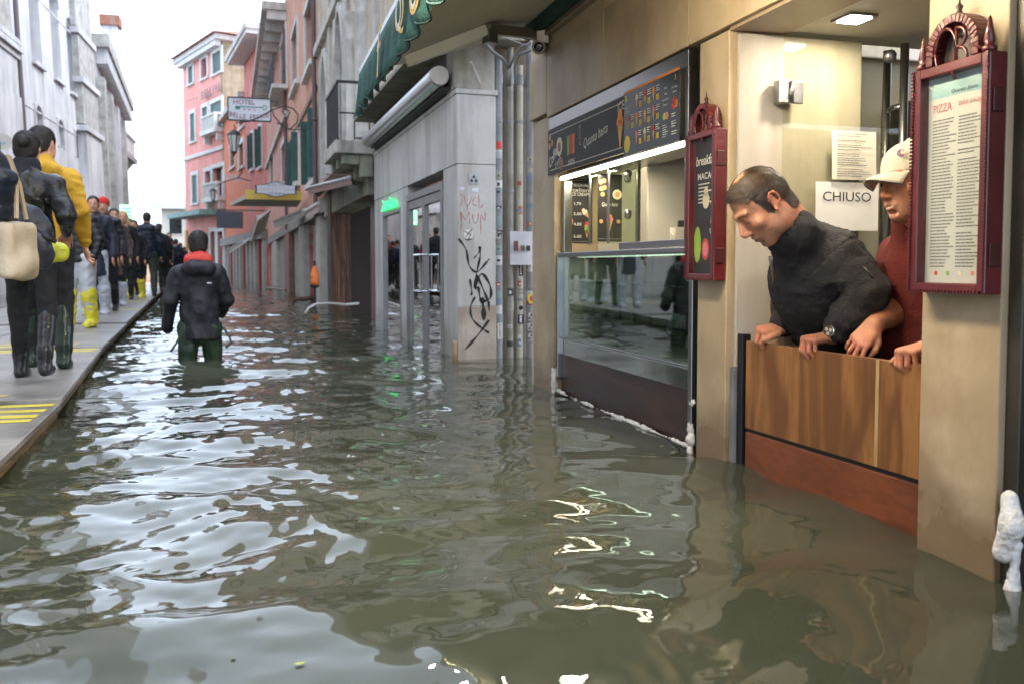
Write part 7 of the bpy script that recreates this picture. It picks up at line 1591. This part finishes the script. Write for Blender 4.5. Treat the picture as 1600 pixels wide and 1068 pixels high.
# ================================================================ the person wading
pw = onZ(313, 561, 0)
wader, WT, wk = person((pw[0], pw[1], -.60), -.02, 1.70, .009, 'person in black hooded jacket and green waders walking through the flood seen from behind', 'q', M('black_shell', (.004, .005, .008), (.009, .010, .015), .55, 4, .2, 50), greent, rub_g, None, hem=.80, stride=.08, coat_r=1.02,
       arms={-1: ((-.245, -.02, 1.14), (-.275, .04, .90)), 1: ((.225, .03, 1.14), (.17, .20, 1.02))}, face=False, hood=True, gloves=True, seams=False, collar=M('red_lining', (.55, .03, .02), (.68, .06, .04), .6, 6), leg_fat=1.0, flare=.012, boot_top=.3, seed=41)
lp = WT @ Vector((.10, -.165, 1.30)); m = MB(); m.box(lp.x - .018, lp.x + .018, lp.y - .01, lp.y + .01, lp.z - .005, lp.z + .005); m.build('logo_patch', flat('white_print', (.6, .6, .65)), wader)
for q_, nm in (([(-.15, -.02, .86), (-.20, -.06, .76), (-.24, -.08, .70)], 'strap'), ([(.20, .0, .90), (.25, -.02, .82), (.27, -.03, .76), (.22, -.03, .72)], 'strap')):
    m = MB(); m.tube([tuple(WT @ Vector(x)) for x in q_], .010, 6, world=True); m.build(nm, flat('strap_grey', (.06, .07, .06)), wader, smooth=True)

# ================================================================ the two men at the flood barrier
I4 = Matrix.Identity(4); dl, du, df = -_rt, _up, _fw
skin_m = vcol('skin_close', .50, .35, 380, .06, .20, 22)
S1 = np.array(srgb(196, 138, 108)[:3]); RED = np.array(srgb(188, 92, 74)[:3])
E1 = lambda x, y, D: onD(x, y, D)
def face_cols(c, V, hc, B, k, brow=.7, stub=.25, lip=.5):
    d = ((V - hc) @ B) / k; fr_ = (d[:, 1] > .045)
    def blend(m, col_): return c * (1 - m[:, None]) + np.array(col_) * m[:, None]
    m = lip * np.exp(-((d[:, 0] / .021) ** 2 + ((d[:, 2] + .067) / .009) ** 2)) * (d[:, 1] > .075); c = blend(m, (.36, .13, .10))
    m = brow * np.exp(-(((np.abs(d[:, 0]) - .032) / .020) ** 4 + ((d[:, 2] - .032 + .15 * np.abs(np.abs(d[:, 0]) - .03)) / .0055) ** 2)) * (d[:, 1] > .05); c = blend(m, (.04, .025, .018))
    m = .30 * np.exp(-((d[:, 0] / .02) ** 2 + ((d[:, 2] + .03) / .02) ** 2)) * (d[:, 1] > .09) + .22 * np.exp(-(((np.abs(d[:, 0]) - .048) / .02) ** 2 + ((d[:, 2] + .022) / .022) ** 2)) * (d[:, 1] > .04); c = blend(np.clip(m, 0, 1), RED)
    m = .45 * (np.abs(d[:, 0]) > .078) * (np.abs(d[:, 2]) < .04) * (np.abs(d[:, 1] + .01) < .03); c = blend(m, RED)
    m = stub * np.clip((-.048 - d[:, 2]) / .02, 0, 1) * np.clip((d[:, 1] + .01) / .03, 0, 1) * (d[:, 2] > -.15); c = blend(np.clip(m, 0, 1), (.16, .12, .10))
    return c
def eyes(root, hc, B, k, down=.0):
    for e in (-1, 1):
        c_ = hc + B @ (np.array([.031 * e, .0775, .006]) * k); d = B @ np.array([.0, math.cos(down), -math.sin(down)])
        m = MB(); r_ = .0128 * k; prof = [(r_ * math.sin(a), r_ * math.cos(a)) for a in [PI * q / 10 for q in range(10, -1, -1)]]; m.lathe(tuple(c_), [(max(p[0], 1e-5), p[1]) for p in prof], 14, tuple(d)); ey = m.build('eye', M('eye_white', (.52, .48, .44), None, .15), root, smooth=True)
        m = MB(); m.lathe(tuple(c_ + d * r_ * .86), [(.0055 * k, 0), (.0052 * k, .0018 * k), (.002 * k, .0026 * k), (.0001, .0027 * k)], 12, tuple(d)); m.build('iris', M('iris', (.03, .018, .01), None, .1), ey, smooth=True)
# ---- first man: dark fleece, leaning far out and looking down
m1 = thing('person', (2.15, 3.0, -.30), 'person in dark grey fleece leaning over the wooden barrier looking down at the water', 'person')
fwd = dl * .70 - du * .71 - df * .06; upv = dl * .71 + du * .70 - df * .12
B1 = basis(fwd, upv); h1 = E1(1190, 321, 3.06); k1 = 1.02
nb_ = E1(1247, 372, 3.13); ch1 = E1(1281, 440, 3.29); wa1 = E1(1322, 520, 3.45); hp1 = E1(1350, 610, 3.55)
shL, shR = E1(1310, 401, 3.11), E1(1258, 406, 3.42); elL = E1(1359, 455, 3.05); wrL = E1(1306, 527, 3.10); elR = E1(1240, 468, 3.50); wrR = E1(1216, 518, 3.44)
kL = onX(1264, 541, 1.868); kR = onX(1190, 533, 1.862); zt_ = .512 + .020; kL[2] = zt_; kR[2] = zt_ + .012
fh = np.array([-1, .10, -.12]); BL = basis(fh, (0, 0, 1)); BRr = basis(np.array([-1, .05, -.15]), (.0, -.25, 1))
wL = kL - BL[:, 1] * .086; wR = kR - BRr[:, 1] * .086; wL[2] += .012; wR[2] += .012
lo = np.minimum.reduce([h1, kL, kR, hp1, wa1]) - .22; hi = np.maximum.reduce([h1, kL, kR, hp1, wa1, shR, elL]) + .22
s = SDF(lo, hi, .0035); head(s, h1, B1, k1)
s.cone(h1 - B1[:, 1] * .03 - B1[:, 2] * .06, nb_, .056, .058, .03); s.cone(h1 - B1[:, 1] * .06 + B1[:, 2] * .0, nb_ + du * .03, .045, .06, .03)
s.path([nb_, ch1, wa1, hp1], [.052, .10, .10, .11], .03); s.cone(shL, shR, .04, .04, .03)
s.path([shL, elL, wL], [.05, .042, .029], .03); s.path([shR, elR, wR], [.05, .042, .029], .03)
hand(s, wL, BL, 1, (1.25, .75, .45), 1.0, 1.3, kk=.0018, thumb=[(.022, .018, -.004), (.046, .045, -.008), (.046, .074, -.016), (.036, .094, -.030)]); hand(s, wR, BRr, -1, (1.15, .8, .5), 1.0, 1.3, kk=.0018, thumb=[(.022, .018, -.004), (.046, .045, -.006), (.050, .074, -.010), (.046, .100, -.020)])
def c1(V):
    c = np.tile(S1, (len(V), 1)); c = face_cols(c, V, h1, B1, k1, .6, .30); d = ((V - h1) @ B1) / k1
    hairm = hair_region(d); c = c * (1 - hairm[:, None]) + np.array([.034, .023, .017]) * hairm[:, None]; m = .8 * np.exp(-(((np.abs(d[:, 0]) - .031) / .013) ** 4 + ((d[:, 2] + .001) / .0022) ** 2)) * (d[:, 1] > .06); c = c * (1 - m[:, None]) + np.array([.05, .03, .02]) * m[:, None]
    hm_ = np.exp(-(np.minimum(np.linalg.norm(V - kL, axis=1), np.linalg.norm(V - kR, axis=1)) / .05) ** 2) * .45; c = c * (1 - hm_[:, None]) + RED * hm_[:, None]; return c
def hair_region(d):
    crown = np.exp(-(((d[:, 0]) / .038) ** 2 + ((d[:, 1] + .016) / .046) ** 2) ** 2) * (d[:, 2] > .06)
    top = np.clip((d[:, 2] - (.055 + .55 * np.clip(d[:, 1], 0, 1))) / .012, 0, 1) * (d[:, 1] < .088)
    side = np.clip((.028 - d[:, 1] + .25 * np.clip(d[:, 2], 0, .1)) / .012, 0, 1) * np.clip((d[:, 2] + .018 + .35 * np.clip(d[:, 1], -.02, .05) + .55 * np.clip(-d[:, 1] - .03, 0, .1)) / .012, 0, 1)
    burn = (np.abs(d[:, 1] - .012) < .007) * (d[:, 2] > -.022) * (np.abs(d[:, 0]) > .05); back = np.clip((-.045 - d[:, 1]) / .012, 0, 1) * np.clip((d[:, 2] + .075) / .02, 0, 1)
    r_ = np.clip(np.maximum.reduce([top, side, burn * .8, back]), 0, 1) * (1 - crown * .92); ear = (np.abs(d[:, 0]) > .0765) * (np.abs(d[:, 1] + .012) < .03) * (np.abs(d[:, 2]) < .042); return r_ * (1 - ear)
_, V, Q = field_obj('body', s, skin_m, m1, I4, c1, lambda V: .0006 * vnoise(V, 220, 3), it=1)
N_ = vnormals(V, Q); d = ((V - h1) @ B1) / k1; near_h = (np.abs(d[:, 0]) < .1) & (np.abs(d[:, 1]) < .13) & (d[:, 2] > -.1) & (d[:, 2] < .15); hr = hair_region(d) * near_h
rr = np.random.RandomState(2); mask = hr > rr.uniform(.15, .9, len(V))
def comb1(P):
    q = ((P - h1) @ B1) / k1; top_ = q[:, 2] > .055; v = np.where(top_[:, None], np.stack([q[:, 0] * 1.2, np.ones(len(P)) * 1.0, -q[:, 1] * 1.5], 1), np.stack([q[:, 0] * .3, -np.ones(len(P)) * .45, -np.ones(len(P))], 1)); return v @ B1.T
hd1 = M('brown_hair', (.030, .018, .011), (.085, .052, .033), .45, 60); hd2 = M('grey_hair', (.16, .13, .11), (.24, .21, .18), .45, 60)
V2, F2 = hair_tufts(V, N_, mask, comb1, .022, 26000, 5, .0008, .20, .24); raw_obj('hair', V2, F2, hd1, m1, I4)['kind'] = 'stuff'
sidem = mask & (np.abs(d[:, 0]) > .06) & (d[:, 2] < .045); V2, F2 = hair_tufts(V, N_, sidem, comb1, .014, 1800, 6, .0006, .22, .25); raw_obj('hair', V2, F2, hd2, m1, I4)['kind'] = 'stuff'
fr_m = mask & (d[:, 2] > .06) & (d[:, 1] > .035)
V2, F2 = hair_tufts(V, N_, fr_m, lambda P: np.tile(B1[:, 1] * 1.0 + B1[:, 2] * .2, (len(P), 1)), .030, 2600, 7, .0008, .45, .35); raw_obj('hair', V2, F2, hd1, m1, I4)['kind'] = 'stuff'
LASH1 = True
# fleece
fleece = M('fleece', (.024, .0225, .026), (.038, .036, .040), .92, 9, .5, 260)
s = SDF(lo, hi, .0055); s.path([nb_ + (nb_ - ch1) * .10, ch1, wa1, hp1], [.080, .146, .146, .155], .05); s.cone(ch1 + (shL - ch1) * .55, ch1 + (shR - ch1) * .55, .112, .112, .05)
s.cone(shL - df * -.0, shR, .082, .08, .05); s.cone(ch1 + dl * .05 - du * .02, wa1 + dl * .04, .12, .12, .06)
s.path([shL, (shL + elL) / 2 + du * .008, elL, (elL + wL) / 2 + du * .0, wL + (elL - wL) * .16], [.076, .067, .057, .050, .041], .025)
s.path([shR, elR, wR + (elR - wR) * .16], [.08, .066, .042], .03)
nd = (h1 - nb_); nd /= np.linalg.norm(nd)
s.cone(nb_ - nd * .02, nb_ + nd * .058 + dl * .004, .086, .077, .010); s.cone(nb_ + nd * .035, nb_ + nd * .16, .067, .069, .004, None, 'sub')
gather = lambda V: None
def fold1(V):
    o = folds(.016, 6, 51, (1, 1, 1.2))(V) + folds(.006, 17, 52)(V) + folds(.0025, 40, 53)(V)
    for a, b, am, fq in ((shL, elL, .006, 30), (elL, wL, .007, 34), (elR, wR, .006, 34)):      # creases ring the sleeves
        ax = (b - a) / np.linalg.norm(b - a); t = (V - a) @ ax; r_ = np.linalg.norm((V - a) - t[:, None] * ax, axis=1); L_ = np.linalg.norm(b - a)
        o += am * np.sin(t * fq * 2 * PI / 2 + 3 * vnoise(V, 9, 8)) * np.exp(-(r_ / .11) ** 4) * np.clip(t / L_, 0, 1) * (t < L_ * 1.05) * (.5 + .5 * vnoise(V, 6, 9))
    # stitched arm pocket and raglan seam
    c_ = shL * .55 + elL * .45; ax = (elL - shL) / np.linalg.norm(elL - shL)
    t = (V - c_) @ ax; o -= .0035 * np.exp(-((t + .075) / .004) ** 2) * (np.linalg.norm(V - c_, axis=1) < .16)
    return o
field_obj('fleece_jacket', s, fleece, m1, I4, None, fold1, it=1)
zp = MB(); q_ = [E1(1203, 402, 3.06), E1(1207, 420, 3.10), E1(1210, 440, 3.12)]; zp.tube([tuple(x) for x in q_], .006, 8, world=True); zp.build('zip', M('zip_metal', (.3, .3, .32), None, .3, metal=1), m1, smooth=True)
for e0, e1_ in ((elL * .52 + shL * .48, elL * .86 + shL * .14),):
    ax = e1_ - e0; off = -df * .078 + du * .02 + dl * -.0; zp = MB(); zp.tube([tuple(e0 + off), tuple((e0 + e1_) / 2 + off * 1.04), tuple(e1_ + off * .92)], .0035, 6, world=True); zp.build('pocket_zip', M('zip_dark', (.03, .03, .03), None, .4), m1, smooth=True)
s = SDF(lo, hi + .1, .012); s.path([wa1 + (hp1 - wa1) * .5, hp1 + (0, 0, -.25)], [.165, .15], .03); field_obj('trousers', s, jeans, m1, I4, None, folds(.006, 9, 4), it=1)
# watch on the near wrist
wc = wL + (elL - wL) * .13; ax = (elL - wL) / np.linalg.norm(elL - wL); nrm = -df * .75 + du * .65; nrm -= ax * (nrm @ ax); nrm /= np.linalg.norm(nrm); sd = np.cross(ax, nrm)
wt = thing('wristwatch', wc, 'steel wristwatch with three small dials on the left wrist of the leaning figure', 'watch')
m = MB(); rw = .0385; m.tube([tuple(wc + (nrm * math.cos(a) + sd * math.sin(a)) * rw) for a in [2 * PI * i / 24 for i in range(24)]], .0065, 8, world=True, closed=True); m.build('strap', M('watch_steel', (.35, .33, .30), None, .25, metal=1), wt, smooth=True)
f0 = wc + nrm * (rw + .001); m = MB(); m.lathe(tuple(f0), [(.020, 0), (.0225, .003), (.0225, .007), (.0195, .0095), (.0190, .0085), (.0001, .0085)], 28, tuple(nrm)); m.build('case', M('watch_case', (.55, .52, .46), None, .2, metal=1), wt, smooth=True, auto=True)
m = MB(); m.lathe(tuple(f0), [(.0188, .0087), (.0188, .0089), (.0001, .0089)], 24, tuple(nrm)); dial = m.build('dial', flat('dial', (.06, .05, .04), .3), wt)
for k in range(3):
    a = 2 * PI * k / 3 + .5; c_ = f0 + (ax * math.cos(a) + sd * math.sin(a)) * .0092; m = MB(); m.lathe(tuple(c_), [(.0062, .0091), (.0062, .0094), (.0001, .0094)], 14, tuple(nrm)); m.build('small_dial', flat('small_dial', (.55, .48, .36), .4), dial)

# ---- second man: cream cap, red sweater, half hidden by the pillar
m2 = thing('person', (2.3, 2.6, -.30), 'person in cream baseball cap and dark red sweater resting both hands on the barrier', 'person')
fwd = dl * .95 - df * .27 - du * .12; B2 = basis(fwd, du + dl * .10); h2 = E1(1425, 286, 2.90); k2 = 1.02
nb2 = E1(1440, 352, 3.00); ch2 = E1(1462, 440, 3.12); wa2 = E1(1462, 560, 3.16); hp2 = E1(1465, 640, 3.2)
sR2, sL2 = E1(1418, 402, 3.20), E1(1500, 398, 2.90); eR2 = E1(1414, 472, 3.16); eL2 = E1(1500, 500, 2.72)
B3 = basis(dl * .62 - du * .62 - df * .18, du * .62 + dl * .2 - df * .75); w3 = E1(1366, 508, 3.00)
k4 = onX(1416, 579, 1.895); k4[2] = .505 + .018; B4 = basis(np.array([-1, .05, -.2]), (0, .1, 1)); w4 = k4 - B4[:, 1] * .086 + np.array([0, 0, .02])
lo = np.minimum.reduce([h2, w3, k4, hp2]) - .25; hi = np.maximum.reduce([h2, sL2, sR2, hp2, w4]) + .22
s = SDF(lo, hi, .0045); head(s, h2, B2, k2); s.cone(h2 - B2[:, 1] * .02 - B2[:, 2] * .06, nb2, .060, .066, .03); s.path([nb2, ch2, wa2, hp2], [.08, .12, .12, .12], .05); s.cone(sL2, sR2, .05, .05, .05)
s.path([sR2, eR2, (eR2 + w3) / 2, w3], [.05, .047, .044, .031], .03); s.path([sL2, eL2, w4], [.05, .042, .029], .03)
hand(s, w3, B3, -1, (.45, .6, .4), .92, 1.5, kk=.0018); hand(s, w4, B4, 1, (1.2, .8, .5), 1.02, 1.3, kk=.0018)
s.ell(h2 + B2 @ (np.array([0, .100, -.068]) * k2), np.array([.017, .010, .0045]), B2, .003, 'sub')
def c2(V):
    c = np.tile(S1 * .95, (len(V), 1)); c = face_cols(c, V, h2, B2, k2, .85, .30, .35); d = ((V - h2) @ B2) / k2
    hairm = (d[:, 1] < .012) & (d[:, 2] > -.05) & (np.abs(d[:, 0]) < .079) & (np.linalg.norm(d, axis=1) < .16); c[hairm] = (.05, .04, .035)
    m = np.exp(-((d[:, 0] / .016) ** 2 + ((d[:, 2] + .0675) / .0028) ** 2)) * (d[:, 1] > .08) * .75; c = c * (1 - m[:, None]) + np.array([.50, .46, .40]) * m[:, None]
    hm_ = np.exp(-(np.minimum(np.linalg.norm(V - w3 - B3[:, 1] * .09, axis=1), np.linalg.norm(V - k4, axis=1)) / .06) ** 2) * .35; return c * (1 - hm_[:, None]) + RED * hm_[:, None]
_, V, Q = field_obj('body', s, skin_m, m2, I4, c2, lambda V: .0006 * vnoise(V, 220, 3), it=1); eyes(m2, h2, B2, k2, .1)
sweat = M('red_sweater', (.105, .010, .008), (.165, .020, .014), .85, 10, .5, 240)
s = SDF(lo, hi, .006); s.path([nb2, ch2, wa2, hp2], [.09, .172, .168, .165], .06); s.cone(sR2, sL2, .085, .085, .06); s.path([sR2, eR2, eR2 + (w3 - eR2) * .12], [.085, .070, .064], .03); s.path([sL2, eL2, w4 + (eL2 - w4) * .2], [.08, .07, .045], .03); s.cone(nb2, nb2 + (h2 - nb2) * .25, .082, .075, .02); s.cone(nb2, nb2 + (h2 - nb2), .062, .064, .01, None, 'sub')
field_obj('sweater', s, sweat, m2, I4, None, lambda V: folds(.008, 7, 61)(V) + folds(.003, 20, 62)(V) + .005 * np.sin(V[:, 2] * 170 + 2 * vnoise(V, 8, 3)) * np.exp(-(np.linalg.norm(V - eR2, axis=1) / .09) ** 2), it=1)
s = SDF(lo, hi, .014); s.path([wa2 + (hp2 - wa2) * .6, hp2 + (0, 0, -.3)], [.17, .15], .03); field_obj('trousers', s, jeans, m2, I4, None, None, it=1)
capm = M('cap_cotton', (.56, .52, .42), (.64, .60, .50), .8, 5, .3, 160); L = lambda x, y, z: h2 + B2 @ (np.array([x, y, z]) * k2)
s = SDF(h2 - .3, h2 + .3, .0045); s.ell(L(0, -.010, .046), np.array([.082, .103, .088]) * k2, B2, .01); s.ell(L(0, -.01, .02), np.array([.077, .098, .085]) * k2, B2, .004, 'sub'); s.cone(L(0, 0, -.03), L(0, 0, -.3), .3, .3, .002, None, 'sub') if False else None
s.ell(L(0, .10, -.115), np.array([.22, .20, .150]) * k2, B2, .003, 'sub'); s.ell(L(0, -.06, -.15), np.array([.2, .12, .135]) * k2, B2, .003, 'sub')
s.ell(L(0, -.01, .137), np.array([.009, .009, .006]) * k2, B2, .004)
field_obj('cap_crown', s, capm, m2, I4, None, folds(.0015, 20, 5), it=1)
V = []; F = []; n = 18; mrow = 8                                            # curved peak
for i in range(n + 1):
    a = -PI * .29 + PI * .58 * i / n
    for j in range(mrow + 1):
        t = j / mrow; x = math.sin(a) * (.083 + .004 * t); y = math.cos(a) * .088 * (1 - t) + t * (.088 * math.cos(a) + .080 * math.cos(a * 1.15)) + .0; z = .040 - .016 * t * t - 6.5 * x * x * (.25 + .75 * t); V.append(tuple(L(x, y, z)))
for i in range(n):
    for j in range(mrow): q0 = i * (mrow + 1) + j; F.append((q0, q0 + 1, q0 + mrow + 2, q0 + mrow + 1))
me = MB(); me.add(V, F, world=True); pk = me.build('cap_peak', capm, m2, smooth=True); so = pk.modifiers.new('t', 'SOLIDIFY'); so.thickness = .0035
V2 = [tuple(np.array(v) - B2[:, 2] * .004) for v in V]; me = MB(); me.add(V2, F, world=True); me.build('peak_lining', flat('navy_lining', (.015, .018, .045), .7), m2, smooth=True)
for k, (cc, u, wv) in enumerate((((.05, .08, .35), .0, .012), ((.55, .06, .04), .008, .009), ((.6, .6, .62), .014, .006))):
    c_ = L(-.050 - u * .5, .066, .088); me = MB(); nn = B2 @ np.array([-.62, .62, .42]); nn /= np.linalg.norm(nn); ra = np.cross((0, 0, 1), nn); ra /= np.linalg.norm(ra); ub = np.cross(nn, ra)
    me.tube([tuple(c_ + nn * (.006 + .001 * k) + (ra * math.cos(a) + ub * math.sin(a)) * wv) for a in [PI * .35 + PI * 1.3 * q / 10 for q in range(11)]], .0022, 6, world=True); me.build('cap_emblem', flat('emblem_%d' % k, cc, .6), m2, smooth=True)
